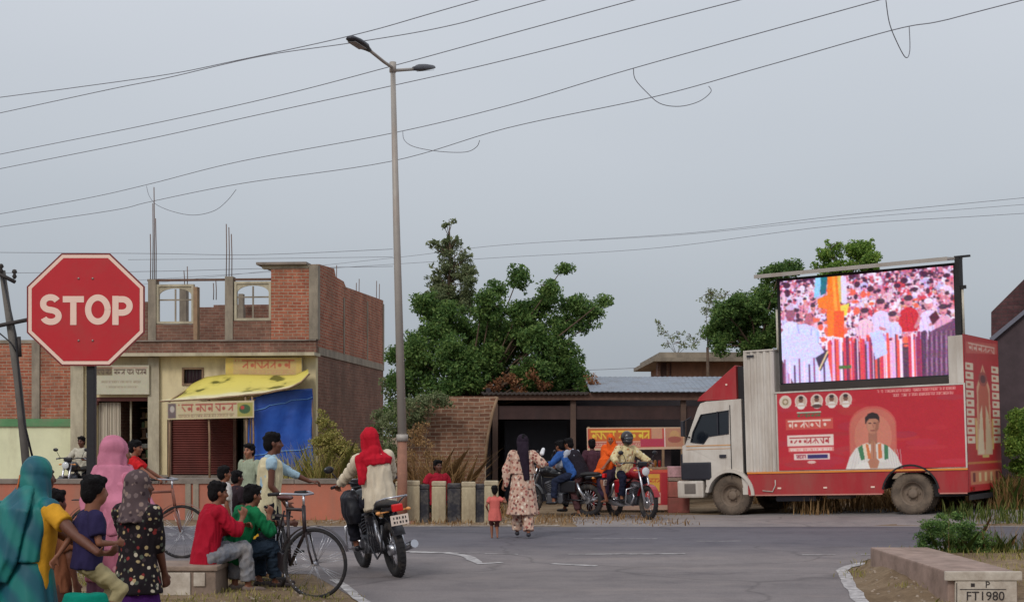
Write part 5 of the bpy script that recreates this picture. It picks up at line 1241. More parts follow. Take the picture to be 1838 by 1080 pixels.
mb = MB(); mb.box((xk + .02, .12, .62), (xc0 - .02, WB - .1, zr + .02)); mb.cyl((xk + .055, .07, .6), (xk + .055, .07, zr + .02), .035, n=10); mb.build('cab_gap_shade', m_chassis, truck)  # dark box and pipe stand in for shade in the gap behind the cab
# rubber seals, door gap, handle
mb = MB(); cw = [V((p[0], yc0 - .018, p[1])) for p in win_]; mb.tube(cw + [cw[0]], .010, 5, caps=False); x_ = c(1288, 760)[0]; mb.box((x_ - .012, yc0 - .02, c(1288, 781)[1]), (x_ + .012, yc0 - .004, c(1288, 738)[1])); mb.build('window_frame', m_dgrey, truck)
xd = c(1311, 760)[0]
mb = MB(); mb.box((xd - .008, yc0 - .0165, z_bump + .02), (xd + .008, yc0 - .0135, zr - .08)); mb.build('door_seam', m_chassis, truck)
mb = MB(); mb.rbox((xd - .24, yc0 - .045, c(1300, 818)[1] - .03), (xd - .10, yc0 - .015, c(1300, 818)[1] + .03), .01); mb.build('door_handle', m_dgrey, truck)
mb = MB(); z_ = c(1280, 800)[1]
mb.box((x_front + .08, yc0 - .0165, z_), (xd - .012, yc0 - .0135, z_ + .022)); mb.box((x_front + .08, yc0 - .0165, z_ - .06), (xd - .012, yc0 - .0135, z_ - .05)); mb.build('cab_stripe', mat('stripe_dull_orange', C(206, 156, 110)), truck)
# dark lower corner panel, step, bumper, lamps
mb = MB(); mb.rbox((x_front - .04, yc0 - .03, z_bump + .01), (x_front + .60, yc0 + .2, z_door_bot + .03), .03); mb.rbox((x_front - .06, yc0, z_bump + .01), (x_front + .02, yc1, z_ws_bot - .15), .03); mb.build('dark_front_panel', m_dgrey, truck)
mb = MB(); mb.rbox((x_front - .14, yc0 - .02, z_bb + .02), (x_front + .42, yc0 + .22, z_bump), .04); mb.rbox((x_front - .14, yc0 + .2, z_bb + .02), (x_front + .0, yc1 + .01, z_bump), .04); mb.build('bumper', m_tcream, truck)
mb = MB(); mb.rbox((x_front + .02, yc0 - .028, z_bb + .10), (x_front + .26, yc0 - .0, z_bump - .06), .01); mb.build('step_recess_shade', mat('recess_shade_grey', C(112, 104, 98)), truck)  # darker plate on the bumper, a recess's shade put into its colour
for y in (yc0 + .12, yc1 - .34): mb = MB(); mb.rbox((x_front - .165, y, z_bb + .12), (x_front - .12, y + .24, z_bump - .04), .015); mb.build('headlight', mat('lamp_glass', C(190, 190, 184), rough=.15), truck)
mb = MB()
for i in range(16): a = R(0 + 172 * i / 16); b2 = R(172 * (i + 1) / 16); mb.prism([(math.cos(a) * .445, zw + math.sin(a) * .445), (math.cos(a) * .51, zw + math.sin(a) * .51), (math.cos(b2) * .51, zw + math.sin(b2) * .51), (math.cos(b2) * .445, zw + math.sin(b2) * .445)], -.035, .32)
mb.build('front_mudguard', m_tcream, truck)
mb = MB(); mb.box((-.42, .33, .15), (xk, .36, .9)); mb.box((-.5, .5, .35), (xk, WB - .5, .8)); mb.build('engine_cover', m_chassis, truck)
# mirror
mp_ = c(1237, 770); mb = MB(); mb.rbox((mp_[0] - .10, yc0 - .2, mp_[1] - .14), (mp_[0] - .04, yc0 - .08, mp_[1] + .16), .015); mb.tube([(mp_[0] - .06, yc0 - .12, mp_[1] + .15), (mp_[0] + .06, yc0 - .02, mp_[1] + .24)], .012, 5); mb.tube([(mp_[0] - .06, yc0 - .12, mp_[1] - .13), (mp_[0] + .02, yc0 - .02, mp_[1] - .16)], .012, 5); mb.build('wing_mirror', m_dgrey, truck)
mb = MB(); mb.box((x_front - .02, yc0 + .2, z_ws_bot + .06), (x_front + .0, yc0 + .22, z_ws_bot + .1)); mb.build('wiper', m_chassis, truck)
# red wind deflector on the roof
f0, f1, f2 = c(1250, 724), c(1318, 655), c(1321, 719)
mb = MB(); mb.prism([(f0[0], zr + .025), (f0[0] + .05, zr + .10), (f1[0], f1[1]), (f2[0], f1[1] - .01), (f2[0], zr + .025)], yc0 + .02, yc1 - .02); o = mb.build('wind_deflector', m_tred, truck); bv = o.modifiers.new('b', 'BEVEL'); bv.width = .03; bv.segments = 2; bv.limit_method = 'ANGLE'
mb = MB(); mb.box((f2[0] + .005, yc0 + .1, zr + .03), (xc0 - .02, yc1 - .1, f1[1] - .02)); mb.build('deflector_gap_shade', m_chassis, truck)  # dark filler, the shade behind the deflector put into its colour
mb = MB(); h_ = c(1303, 690); mb.cyl((h_[0], yc0 - .0, h_[1]), (h_[0], yc0 + .03, h_[1]), .02, n=8); mb.build('marker_light', m_refl, truck)

# ---- the LED screen
sy = .10
S = lambda px, py, cc=sy: T(px, py, cc)
s00, s10, s11, s01 = S(1403, 506), S(1711, 475), S(1706, 671), S(1405, 689)
zt_, zb_ = (s00[1] + s10[1]) / 2, (s11[1] + s01[1]) / 2
print('screen', s00, s10, s11, s01)
xs0, xs1 = s01[0], s10[0]
mb = MB(); mb.box((xs0 - .05, sy + .006, zb_ - .02), (xs1 + .05, sy + .22, zt_ + .05)); mb.build('screen_cabinet', m_dgrey, truck)
mb = MB(); zz = z_top + .034
mb.box((xs0 - .05, sy - .03, zz), (xs1 + .02, sy + .2, zb_ - .024)); mb.build('screen_base_beam', mat('beam_dark', C(58, 50, 46), rough=.6, var=.2), truck)
mb = MB(); mb.box((xs0 - .05, sy - .02, zb_), (xs0 - .002, sy + .004, zt_ + .04)); mb.box((xs1 + .002, sy - .02, zb_), (xs1 + .05, sy + .004, zt_ + .04)); mb.box((xs0 - .002, sy - .018, zt_ + .002), (xs1 + .002, sy + .003, zt_ + .04)); mb.build('screen_frame', m_chassis, truck)
# what the screen shows: a dense crowd with a tricolour-like flag
SW, SH = 306, 196; rs_ = np.random.default_rng(21); cv = Canvas(SW, SH, (96, 64, 84))
PAL = [(226, 206, 226), (190, 120, 136), (120, 80, 100), (240, 228, 244), (214, 130, 140), (92, 60, 80), (232, 180, 190), (206, 90, 104), (170, 150, 190)]
for i in range(2600):
    x, y = rs_.random() * SW, rs_.random() * SH * .66; cv.ell(x, y, 1.5 + 3.5 * rs_.random(), 1.5 + 4.5 * rs_.random(), PAL[int(rs_.random() * 9)])
def fig(x, y, s, shirt, face=(206, 140, 144), hair=(84, 58, 74), cap=None):
    cv.ell(x, y + s * 2.2, s * 1.3, s * 1.4, shirt); cv.poly([(x - s * 1.3, y + s * 2.2), (x + s * 1.3, y + s * 2.2), (x + s * (1 + rs_.random() * .5), y + s * 4.2), (x - s * (1 + rs_.random() * .5), y + s * 4.2)], shirt)
    cv.ell(x, y, s * .56, s * .8, face); cv.ell(x + s * .2, y + s * .1, s * .3, s * .6, tuple(min(255, q * 1.12) for q in face)); cv.ell(x, y - s * .5, s * .6, s * .42, cap or hair); cv.ell(x, y + s * .45, s * .2, s * .08, (160, 84, 100))
    for k in range(4): cv.line(x - s + k * s * .7, y + s * 1.6, x - s * .8 + k * s * .6 + rs_.normal() * 2, y + s * 4, .7, tuple(q * (.80 + .12 * rs_.random()) for q in shirt))
    cv.line(x - s * 1.2, y + s * 1.8, x - s * (1.4 + .8 * rs_.random()), y + s * (3.6 - 3 * rs_.random()), s * .22, face if rs_.random() < .5 else shirt)
whites = [(222, 218, 246), (236, 216, 232), (206, 198, 234), (236, 196, 210), (226, 150, 160), (246, 236, 246)]
for row, (yy, sz) in enumerate(((14, 5), (28, 6), (44, 6.5), (60, 7.5), (78, 8), (98, 8))):
    x = 4 + row * 3
    while x < SW:
        red = x > 150 and rs_.random() < .25
        fig(x, yy + rs_.normal() * 5, sz * (.8 + .4 * rs_.random()), (216, 78, 92) if red else whites[int(rs_.random() * 6)], cap=(236, 222, 240) if rs_.random() < .45 else None, face=(190 + rs_.random() * 40, 120 + rs_.random() * 50, 130 + rs_.random() * 40))
        x += sz * 2.3 * (.7 + .7 * rs_.random())
for i in range(700):
    x, y = rs_.random() * SW, rs_.random() * SH * .62; cv.ell(x, y, .8 + 1.8 * rs_.random(), .8 + 2.4 * rs_.random(), PAL[int(rs_.random() * 9)])
for i in range(60):
    x, y = rs_.random() * SW, rs_.random() * SH * .5; cv.ell(x, y, 3 + 4 * rs_.random(), 2 + 4 * rs_.random(), (84, 52, 72))
for i in range(60):
    x, y = 60 + rs_.random() * 200, 30 + rs_.random() * 110; cv.ell(x, y, 2 + 4 * rs_.random(), 2 + 5 * rs_.random(), (236, 112, 84))
# flag
cv.poly([(66, 0), (78, 0), (72, 34), (62, 38)], (150, 214, 236)); cv.poly([(76, 0), (88, 0), (84, 30), (74, 34)], (44, 118, 128)); cv.poly([(88, 0), (106, 0), (110, 60), (112, 108), (86, 112), (84, 60), (70, 56), (68, 40), (86, 34)], (240, 128, 48)); cv.poly([(96, 0), (101, 0), (106, 96), (100, 104)], (250, 168, 70)); cv.poly([(105, 0), (112, 0), (114, 50), (108, 50)], (214, 190, 96)); cv.poly([(110, 56), (126, 52), (120, 74), (108, 78)], (232, 216, 90)); cv.poly([(98, 64), (116, 66), (114, 116), (96, 112)], (238, 100, 52)); cv.rect(112, 2, 122, 52, (224, 220, 240))
# foreground figures
fig(18, 66, 15, (216, 222, 250), face=(150, 92, 110)); fig(52, 78, 14, (200, 210, 248), face=(176, 110, 120)); cv.ell(40, 116, 26, 32, (206, 214, 250)); cv.line(30, 84, 40, 140, 1.2, (176, 182, 226)); cv.line(56, 96, 50, 150, 1.2, (176, 182, 226)); cv.ell(18, 60, 8, 11, (156, 98, 116)); cv.ell(18, 52, 8.5, 5, (206, 190, 214)); cv.ell(52, 74, 7, 9, (186, 112, 120))
fig(180, 60, 13, (224, 212, 246)); fig(152, 74, 12, (238, 200, 210)); fig(228, 58, 13, (206, 48, 62)); fig(262, 66, 13, (228, 214, 244), cap=(240, 226, 240)); fig(200, 84, 12, (214, 214, 250)); fig(286, 78, 12, (226, 170, 190)); cv.poly([(262, 88), (274, 78), (280, 92), (268, 104)], (90, 40, 60))
# barricade and legs: vertical bars below
for i in range(150):
    x = rs_.random() * SW; yb_ = 112 + rs_.random() * 18 + (8 if x < 80 else 0); cc = [(214, 70, 90), (236, 190, 214), (92, 56, 84), (238, 96, 84), (196, 170, 220), (240, 224, 236), (150, 60, 96)][int(rs_.random() * 7)]
    if x > 250: cc = [(120, 84, 110), (160, 116, 140), (96, 66, 92)][int(rs_.random() * 3)]
    cv.rect(x, yb_, x + 1.5 + 3.5 * rs_.random(), SH, cc)
cv.poly([(0, 110), (20, 100), (60, 108), (84, 150), (90, 196), (20, 196), (0, 150)], (208, 212, 246)); 
for k in range(9): cv.rect(4 + k * 9, 150 + (k % 3) * 6, 7 + k * 9, SH, [(150, 96, 130), (240, 214, 230), (96, 70, 100)][k % 3])
cv.poly([(62, 150), (82, 138), (86, 146), (70, 176)], (70, 60, 80)); cv.line(68, 172, 84, 140, 1.6, (232, 212, 150)); cv.rect(104, 168, 126, 174, (90, 120, 60))
cv.poly([(160, 110), (182, 106), (190, 150), (168, 160)], (200, 210, 248)); cv.ell(280, 126, 3, 3, (236, 226, 236))
cv.poly([(306, 96), (262, 116), (250, 196), (306, 196)], (116, 78, 104))
for k in range(14): cv.line(254 + k * 4, 116, 252 + k * 4, 196, .8, (170, 130, 160) if k % 2 else (84, 56, 84))
cv.a = cv.a * np.array([1.0, .97, 1.04]); cv.grain(16, rs_).blur(2); cv.a = np.clip((cv.a - 150) * 1.12 + 148, 0, 255) * .97 + np.array([226, 206, 222]) * .03; cv.grain(7, rs_)
cv.mesh('led_picture', (xs0, sy, zt_), (xs1, sy, zt_), (xs1, sy, zb_), (xs0, sy, zb_), m_led, truck)
# canopy over the screen
mb = MB()
yo = -.42; a = [(xs0 - .30, yo, zt_ + .06), (xs1 + .04, yo, zt_ + .06), (xs1 + .04, sy + .5, zt_ + .16), (xs0 - .05, sy + .5, zt_ + .16)]
mb.add(a + [(x, y, z + .035) for x, y, z in a], [(0, 1, 2, 3), (4, 5, 6, 7), (0, 1, 5, 4), (1, 2, 6, 5), (2, 3, 7, 6), (3, 0, 4, 7)]); mb.build('canopy', m_tcream, truck)
mb = MB(); mb.box((xs0 - .3, yo - .01, zt_ + .03), (xs1 + .04, yo + .0, zt_ + .10)); mb.build('canopy_edge', m_galv, truck)
m_w = mat('ram_white', C(206, 198, 182), rough=.4)
mb = MB(); xp_ = S(1391, 600)[0]; mb.cyl((xp_, .25, z_front_top), (xp_, .25, S(1391, 556, .25)[1]), .03); mb.build('lifting_ram', m_w, truck)
xp_ = S(1729, 600)[0]
mb = MB(); mb.cyl((xp_, .14, zt2), (xp_, .14, S(1728, 515)[1]), .022, n=8); mb.cyl((xp_ - .07, .14, zt2), (xp_ - .07, .14, S(1728, 515)[1]), .014, n=8); mb.build('lifting_ram', m_w, truck)
mb = MB(); x_a = S(1719, 500)[0]; mb.box((x_a - .04, sy - .03, S(1719, 602)[1]), (x_a + .04, sy + .2, S(1719, 460)[1])); mb.build('mast', m_chassis, truck)
mb = MB(); z_ = S(1725, 460)[1]; mb.box((x_a - .05, sy - .02, z_ - .02), (S(1741, 461)[0], sy + .04, z_ + .015)); mb.build('bracket', m_chassis, truck)
mb = MB(); z_ = S(1725, 515)[1]; mb.box((x_a + .042, sy, z_ - .03), (S(1733, 515)[0], sy + .06, z_ + .03)); mb.build('bracket', m_chassis, truck)
# small fittings: corner handles and hinges
mb = MB(); z_ = T(1352, 638)[1]; mb.box((xc0 + .06, -.03, z_ - .03), (xc0 + .2, -.013, z_ + .01)); mb.build('vent', m_dgrey, truck)
mb = MB()
for k in range(4):
    x = xc0 + .6 + k * .9
    if abs(x - xw1) > .6: mb.box((x, -.012, z_sk + .10), (x + .07, -.001, z_sk + .13))
mb.build('reflector', m_refl, truck)
mb = MB(); z_ = T(1380, 880)[1]; mb.tube([(xc0 + .3, -.012, z_), (xc0 + .5, -.012, z_ - .02), (xc0 + .56, -.012, z_ + .1), (xc0 + .56, -.012, z_ + .2)], .012, 5); mb.build('hook', m_tcream, truck)
# ================================================================ figures: continuous surfaces grown from limb shapes
def ring_caps(a, b, ra, rb, n=12, flat=None):
    """closed tapered capsule; flat = (axis, k) squashes the section along an axis"""
    a, b = V(a), V(b)
    if (b - a).length < 1e-5: b = a + V((0, 0, 1e-4))
    u, w_, d = basis(b - a); vs = []; prof = []
    for i in range(4): t = R(-90 + 30 * i + (1 if i == 0 else 0)); prof.append((a, math.cos(t) * ra, math.sin(t) * ra))
    for i in range(4): t = R(30 * i - (1 if i == 3 else 0)); prof.append((b, math.cos(t) * rb, math.sin(t) * rb))
    for c, r_, h in prof:
        for k in range(n): an = 2 * math.pi * k / n; vs.append(c + d * h + u * math.cos(an) * r_ + w_ * math.sin(an) * r_)
    if flat:
        ax = V(flat[0]).normalized(); k_ = flat[1]; m_ = a
        vs = [v - ax * (((v - a).dot(ax)) * (1 - k_)) for v in vs]
    fs = [(i * n + k, i * n + (k + 1) % n, (i + 1) * n + (k + 1) % n, (i + 1) * n + k) for i in range(7) for k in range(n)] + [tuple(range(n))[::-1], tuple(range(7 * n, 8 * n))]
    return vs, fs
class Blob:
    def __init__(s): s.mb = MB()
    def cap(s, a, b, ra, rb=None, flat=None): v, f = ring_caps(a, b, ra, ra if rb is None else rb, 12, flat); s.mb.add(v, f); return s
    def chain(s, pts, rs, flat=None):
        for i in range(len(pts) - 1): s.cap(pts[i], pts[i + 1], rs[i], rs[i + 1], flat)
        return s
    def tube(s, a, b, ra, rb): a, b = V(a), V(b); s.mb.tube([a, a.lerp(b, .5), b], [ra, (ra + rb) / 2, rb], 14); return s
    def loft(s, rings, n=44, pl=0, seed=0):
        """rings: (centre, rx, ry, basis, pleat amplitude); flat ends, cloth pleats run along the loft"""
        rg_ = random.Random(seed); ph = [rg_.uniform(0, 6.28) for _ in range(4)]; m_ = pl or 9; vs = []
        for (c, rx, ry, M, am) in rings:
            for k in range(n):
                t = 2 * math.pi * k / n; q = 1 + am * (math.cos(m_ * t + ph[0]) + .6 * math.cos((m_ * 1.0 // 1.6 + 2) * t + ph[1]) + .4 * math.cos((m_ + 5) * t + ph[2]))
                vs.append(V(c) + (M @ V((math.cos(t) * rx * q, math.sin(t) * ry * q, 0))))
        L_ = len(rings); fs = [(i * n + k, i * n + (k + 1) % n, (i + 1) * n + (k + 1) % n, (i + 1) * n + k) for i in range(L_ - 1) for k in range(n)] + [tuple(range(n))[::-1], tuple(range((L_ - 1) * n, L_ * n))]
        s.mb.add(vs, fs); return s
    def ell(s, c, r_, M=None): s.mb.ball(c, r_, 14, 10, M); return s
    def build(s, name, mats, parent, voxel=.01, smooth=4, fold=0.0, ffreq=9.0, fdir=(1, 1, .35), seed=0, paint=None):
        me = bpy.data.meshes.new(name); me.from_pydata(s.mb.v, [], s.mb.f); me.update()
        tmp = bpy.data.objects.new(name, me); COL.objects.link(tmp)
        bm = bmesh.new(); bm.from_mesh(me); bmesh.ops.remove_doubles(bm, verts=bm.verts, dist=1e-6); bmesh.ops.recalc_face_normals(bm, faces=bm.faces); bm.to_mesh(me); bm.free()
        r_ = tmp.modifiers.new('r', 'REMESH'); r_.mode = 'VOXEL'; r_.voxel_size = voxel
        if smooth: q = tmp.modifiers.new('s', 'SMOOTH'); q.iterations = smooth; q.factor = .5
        dg = bpy.context.evaluated_depsgraph_get(); dg.update(); m2 = bpy.data.meshes.new_from_object(tmp.evaluated_get(dg))
        bpy.data.objects.remove(tmp); bpy.data.meshes.remove(me)
        n = len(m2.vertices); co = np.zeros(n * 3); m2.vertices.foreach_get('co', co); co = co.reshape(-1, 3)
        if fold:
            no_ = np.zeros(n * 3); m2.vertices.foreach_get('normal', no_); no_ = no_.reshape(-1, 3)
            rg_ = np.random.default_rng(seed + 1); fd = np.array(fdir); h = np.zeros(n)
            wv = co * fd
            for k in range(5):
                dr = rg_.normal(size=3); dr /= np.linalg.norm(dr); fr = ffreq * (0.7 + k * .75)
                ph = rg_.random() * 6.28; warp = np.sin(wv @ rg_.normal(size=3) * 4 + ph) * 1.3
                h += np.sin((wv @ dr) * fr * 2.2 + warp + ph) / (1 + k * .5)
            h = 1 - np.abs(h) * .8
            co = co + no_ * (h * fold)[:, None]; m2.vertices.foreach_set('co', co.ravel())
        m2.name = name; m2.polygons.foreach_set('use_smooth', [True] * len(m2.polygons))
        m2.materials.clear(); o = newobj(name, m2, mats, parent)
        if paint:
            cen = np.zeros(len(m2.polygons) * 3); m2.polygons.foreach_get('center', cen); cen = cen.reshape(-1, 3); mi = np.zeros(len(cen), np.int32)
            for (c, r_, idx) in paint:
                rr_ = np.array(r_ if isinstance(r_, (tuple, list)) else (r_,) * 3); mi[(((cen - np.array(c)) / rr_) ** 2).sum(1) < 1] = idx
            m2.polygons.foreach_set('material_index', mi)
        m2.update(); return o

def skin(name, c): return mat(name, c, rough=.55, var=.06, scale=6, bmp=.05)
sk_brown = skin('skin_brown', C(132, 84, 62)); sk_dark = skin('skin_dark', C(98, 60, 46)); sk_mid = skin('skin_mid', C(146, 96, 72))
m_hair = mat('black_hair', C(16, 13, 15), rough=.75, var=.4, scale=40, bmp=.8, bscale=120, spec=.15); m_eye = mat('eye_dark', C(30, 22, 22), rough=.3, bmp=0); m_lip = mat('lips', C(110, 62, 54), rough=.5, bmp=0)
def cloth(name, c, **k): k.setdefault('rough', .85); k.setdefault('var', .20); k.setdefault('scale', 9); k.setdefault('spec', .15); k.setdefault('bmp', .25); k.setdefault('bscale', 60); return mat(name, c, **k)
def floral(name, base, cols, scale=22, amt=.42):
    """cloth printed with small irregular flowers"""
    if name in MATS: return MATS[name]
    m, t, b = nmat(name); lk = t.links.new; tcn = nd(t, "ShaderNodeTexCoord")
    vo = nd(t, "ShaderNodeTexVoronoi"); vo.inputs['Scale'].default_value = scale; vo.inputs['Randomness'].default_value = 1; lk(tcn.outputs['Object'], vo.inputs['Vector'])
    sp = nd(t, "ShaderNodeSeparateColor"); lk(vo.outputs['Color'], sp.inputs[0])
    n = len(cols); r = ramp(t, [((i + .001) / n if i else 0, c) for i, c in enumerate(cols)] if n > 1 else [(0, cols[0]), (1, cols[0])], 'CONSTANT'); lk(sp.outputs[0], r.inputs[0])
    f = noi(t, scale * 1.3, 3, .6); ms = nd(t, "ShaderNodeMath", operation='MULTIPLY_ADD'); ms.inputs[1].default_value = .5; lk(f, ms.inputs[0]); lk(vo.outputs['Distance'], ms.inputs[2])
    rm = ramp(t, [(amt, (1, 1, 1, 1)), (amt + .1, (0, 0, 0, 1))]); lk(ms.outputs[0], rm.inputs[0])
    lk(mixc(t, base, r.outputs[0], rm.outputs[0]), b.inputs['Base Color']); b.inputs['Roughness'].default_value = .85; b.inputs['Specular IOR Level'].default_value = .15; return m

def ik(a, b, l1, l2, hint):
    """joint between a and b for bone lengths l1, l2, bent toward hint; returns (joint, clamped end)"""
    a, b = V(a), V(b); d = b - a; L_ = d.length; mx = (l1 + l2) * .999
    if L_ > mx: d = d * (mx / L_); b = a + d; L_ = mx
    x = (l1 * l1 - l2 * l2 + L_ * L_) / (2 * L_); h = math.sqrt(max(l1 * l1 - x * x, 0)); u = d / L_; hv = V(hint) - u * V(hint).dot(u)
    if hv.length < 1e-4: hv = basis(u)[0]
    return a + u * x + hv.normalized() * h, b

def hand(bl, w_, d, pn, k, side, curl=.5, vx=.008, grip=None):
    """palm with four fingers and a thumb; d: hand direction, pn: direction the palm faces"""
    d = V(d).normalized(); pn = V(pn); pn = (pn - d * pn.dot(d)).normalized(); s_ = d.cross(pn) * side; r0 = max(.0088 * k, vx * .85)
    bl.cap(w_ - s_ * .012 * k, w_ + d * .085 * k - s_ * .022 * k, .022 * k, .020 * k, (pn, .62)); bl.cap(w_ + s_ * .012 * k, w_ + d * .085 * k + s_ * .022 * k, .022 * k, .020 * k, (pn, .62))
    for i, (off, ln) in enumerate(((.032, .070), (.011, .082), (-.010, .076), (-.030, .060))):
        b0 = w_ + d * .088 * k + s_ * off * k; c1 = curl * (1 + .12 * i); a1 = c1 * .9; a2 = c1 * 2.0
        d1 = d * math.cos(a1) + pn * math.sin(a1); d2 = d * math.cos(a2) + pn * math.sin(a2)
        m_ = b0 + (d1 + s_ * off * .8) * ln * .5 * k; bl.cap(b0, m_, r0 * 1.05, r0); bl.cap(m_, m_ + d2 * ln * .5 * k, r0, r0 * .85)
    t0 = w_ + d * .03 * k + s_ * .026 * k; td = (d * .62 + s_ * .62 + pn * .35).normalized(); t1 = t0 + td * .038 * k; bl.cap(t0, t1, r0 * 1.35, r0 * 1.15); bl.cap(t1, t1 + (td + d * .5 + pn * .3).normalized() * .03 * k, r0 * 1.1, r0 * .9)

class Fig:
    """a posed person. k scales 1.70 m proportions; facing +Y; x>0 is the person's right"""
    def __init__(s, name, label, loc, rz, k, skin_m, pelvis=(0, 0, .92), lean=(0, 0, 1), face=(0, 1, 0), wr=None, wl=None, ar=None, al=None, er=(.5, -.6, -.4), el=(-.5, -.6, -.4),
                 kr=(0, 1, .2), kl=(0, 1, .2), tr=(0, 1, 0), tl=(0, 1, 0), twist=0.0, headup=(0, 0, 1), hr=None, hl=None, curl=.55, vx=.009, cat='person', neckf=0.0, fat=1.0, group=None, ry=0.0):
        s.k = k; s.vx = vx; s.root = thing(name, label, cat, loc, rz, ry, group=group); s.sk = skin_m; s.fat = fat; s.pose_hands = True
        s.pel = V(pelvis); up = V(lean).normalized(); rt = V((math.cos(twist), math.sin(twist), 0)); rt = (rt - up * rt.dot(up)).normalized(); fw = up.cross(rt)
        s.up, s.rt, s.fw = up, rt, fw
        s.M = Matrix((rt, fw, up)).transposed()
        s.waist = s.pel + V((0, 0, .03)) * k + up * .11 * k; s.chest = s.waist + up * .20 * k; s.neck = s.chest + up * .195 * k
        s.sR = s.neck + rt * .165 * k * (.5 + .5 * fat) - up * .055 * k; s.sL = s.neck - rt * .165 * k * (.5 + .5 * fat) - up * .055 * k
        s.hR = s.pel + V((.088, 0, -.02)) * k; s.hL = s.pel + V((-.088, 0, -.02)) * k
        hu = (V(headup) * .6 + up * .4).normalized(); s.hu = hu; s.head = s.neck + (hu * .155 + V(face).normalized() * .028) * k
        wr = V(wr) if wr is not None else s.sR + V((.06, .05, -.50)) * k; wl = V(wl) if wl is not None else s.sL + V((-.06, .05, -.50)) * k
        s.eR, s.wR = ik(s.sR, wr, .275 * k, .245 * k, er); s.eL, s.wL = ik(s.sL, wl, .275 * k, .245 * k, el)
        ar = V(ar) if ar is not None else V((s.hR.x + .01, 0, .075 * k)); al = V(al) if al is not None else V((s.hL.x - .01, 0, .075 * k))
        s.kR, s.aR = ik(s.hR, ar, .415 * k, .41 * k, kr); s.kL, s.aL = ik(s.hL, al, .415 * k, .41 * k, kl)
        s.tR, s.tL = V(tr).normalized(), V(tl).normalized()
        f = V(face); f = (f - hu * f.dot(hu)).normalized(); s.hf = f; s.hM = Matrix((f.cross(hu), f, hu)).transposed()
        s.hr, s.hl, s.curl = hr, hl, curl
    def H(s, x, y, z): return s.head + s.hM @ V((x, y, z)) * s.k
    def body(s, legs=True, arms=True, bare=True):
        k = s.k; b = Blob(); M, hM = s.M, s.hM; fa = s.fat
        b.ell(s.H(0, -.012, .022), (.074 * k, .092 * k, .092 * k), hM); b.ell(s.H(0, .022, -.035), (.060 * k, .070 * k, .078 * k), hM); b.cap(s.H(0, .05, -.07), s.H(0, .062, -.098), .034 * k, .024 * k)
        b.cap(s.H(0, .088, .012), s.H(0, .106, -.026), .009 * k, .0145 * k); b.cap(s.H(-.03, .080, .032), s.H(.03, .080, .032), .011 * k); b.cap(s.H(-.02, .083, -.060), s.H(.02, .083, -.060), .010 * k)
        for q in (-1, 1): b.ell(s.H(.076 * q, -.006, -.006), (.010 * k, .020 * k, .031 * k), hM); b.cap(s.H(.045 * q, .05, -.02), s.H(.035 * q, .06, -.03), .024 * k)
        b.cap(s.neck - s.up * .03 * k, s.head - s.hu * .06 * k, .055 * k, .050 * k)
        b.ell(s.pel, (.145 * k * fa, .10 * k * fa, .12 * k), Matrix.Identity(3)); b.ell(s.waist, (.125 * k * fa, .088 * k * fa, .12 * k), M); b.ell(s.chest, (.150 * k * fa, .100 * k * fa, .155 * k), M); b.cap(s.sR, s.sL, .052 * k); b.cap(s.neck - s.up * .06 * k, s.neck, .085 * k, .05 * k)
        for (S_, E, Wd, q, hd) in ((s.sR, s.eR, s.wR, 1, s.hr), (s.sL, s.eL, s.wL, -1, s.hl)):
            b.cap(S_, E, .050 * k * (.6 + .4 * fa), .037 * k); b.cap(E, E.lerp(Wd, .35), .037 * k, .036 * k); b.cap(E.lerp(Wd, .35), Wd, .036 * k, .024 * k)
            d = V(hd[0]) if hd else (Wd - E); pn = V(hd[1]) if hd else V((-q, .3, 0)); hand(b, Wd, d, pn, k, q, s.curl, s.vx)
        for (h, kn, an, td) in ((s.hR, s.kR, s.aR, s.tR), (s.hL, s.kL, s.aL, s.tL)):
            b.cap(h, kn, .080 * k * fa, .053 * k); b.cap(kn, kn.lerp(an, .35), .052 * k, .055 * k); b.cap(kn.lerp(an, .35), an, .055 * k, .034 * k)
            b.cap(an + V((0, 0, -.035)) * k - td * .03 * k, an + td * .10 * k + V((0, 0, -.045)) * k, .034 * k, .026 * k); b.cap(an + td * .10 * k + V((0, 0, -.045)) * k, an + td * .155 * k + V((0, 0, -.05)) * k, .028 * k, .020 * k)
        o = b.build('body', [s.sk, m_eye, m_lip], s.root, s.vx, 3, paint=[(s.H(.031, .083, .006), .013 * k, 1), (s.H(-.031, .083, .006), .013 * k, 1), (s.H(0, .094, -.060), (.022 * k, .02 * k, .008 * k), 2), (s.H(.031, .082, .032), (.022 * k, .02 * k, .006 * k), 1), (s.H(-.031, .082, .032), (.022 * k, .02 * k, .006 * k), 1)])
        s.root['_b'] = 1; del s.root['_b']; return o
    def hair(s, style='short', m=None, seed=0):
        k = s.k; b = Blob(); hM = s.hM
        b.ell(s.H(0, -.022, .042), (.083 * k, .098 * k, .088 * k), hM); b.ell(s.H(0, -.052, -.01), (.076 * k, .066 * k, .088 * k), hM); b.cap(s.H(-.045, .045, .092), s.H(.045, .045, .092), .028 * k)
        for q in (-1, 1): b.cap(s.H(.066 * q, .012, .03), s.H(.070 * q, .0, -.01), .020 * k, .010 * k)
        rr_ = random.Random(seed)
        for _ in range(16): a = rr_.uniform(0, 6.28); e = rr_.uniform(.1, 1.2); b.ell(s.H(math.cos(a) * math.cos(e) * .07, -.022 + math.sin(a) * math.cos(e) * .085, .045 + math.sin(e) * .075), (.026 * k,) * 3)
        if style == 'long': b.chain([s.H(0, -.08, 0), s.H(0, -.11, -.12), s.H(0, -.12, -.28), s.H(0, -.11, -.42)], [.06 * k, .055 * k, .045 * k, .02 * k])
        if style == 'bun': b.ell(s.H(0, -.125, -.03), (.05 * k, .045 * k, .045 * k))
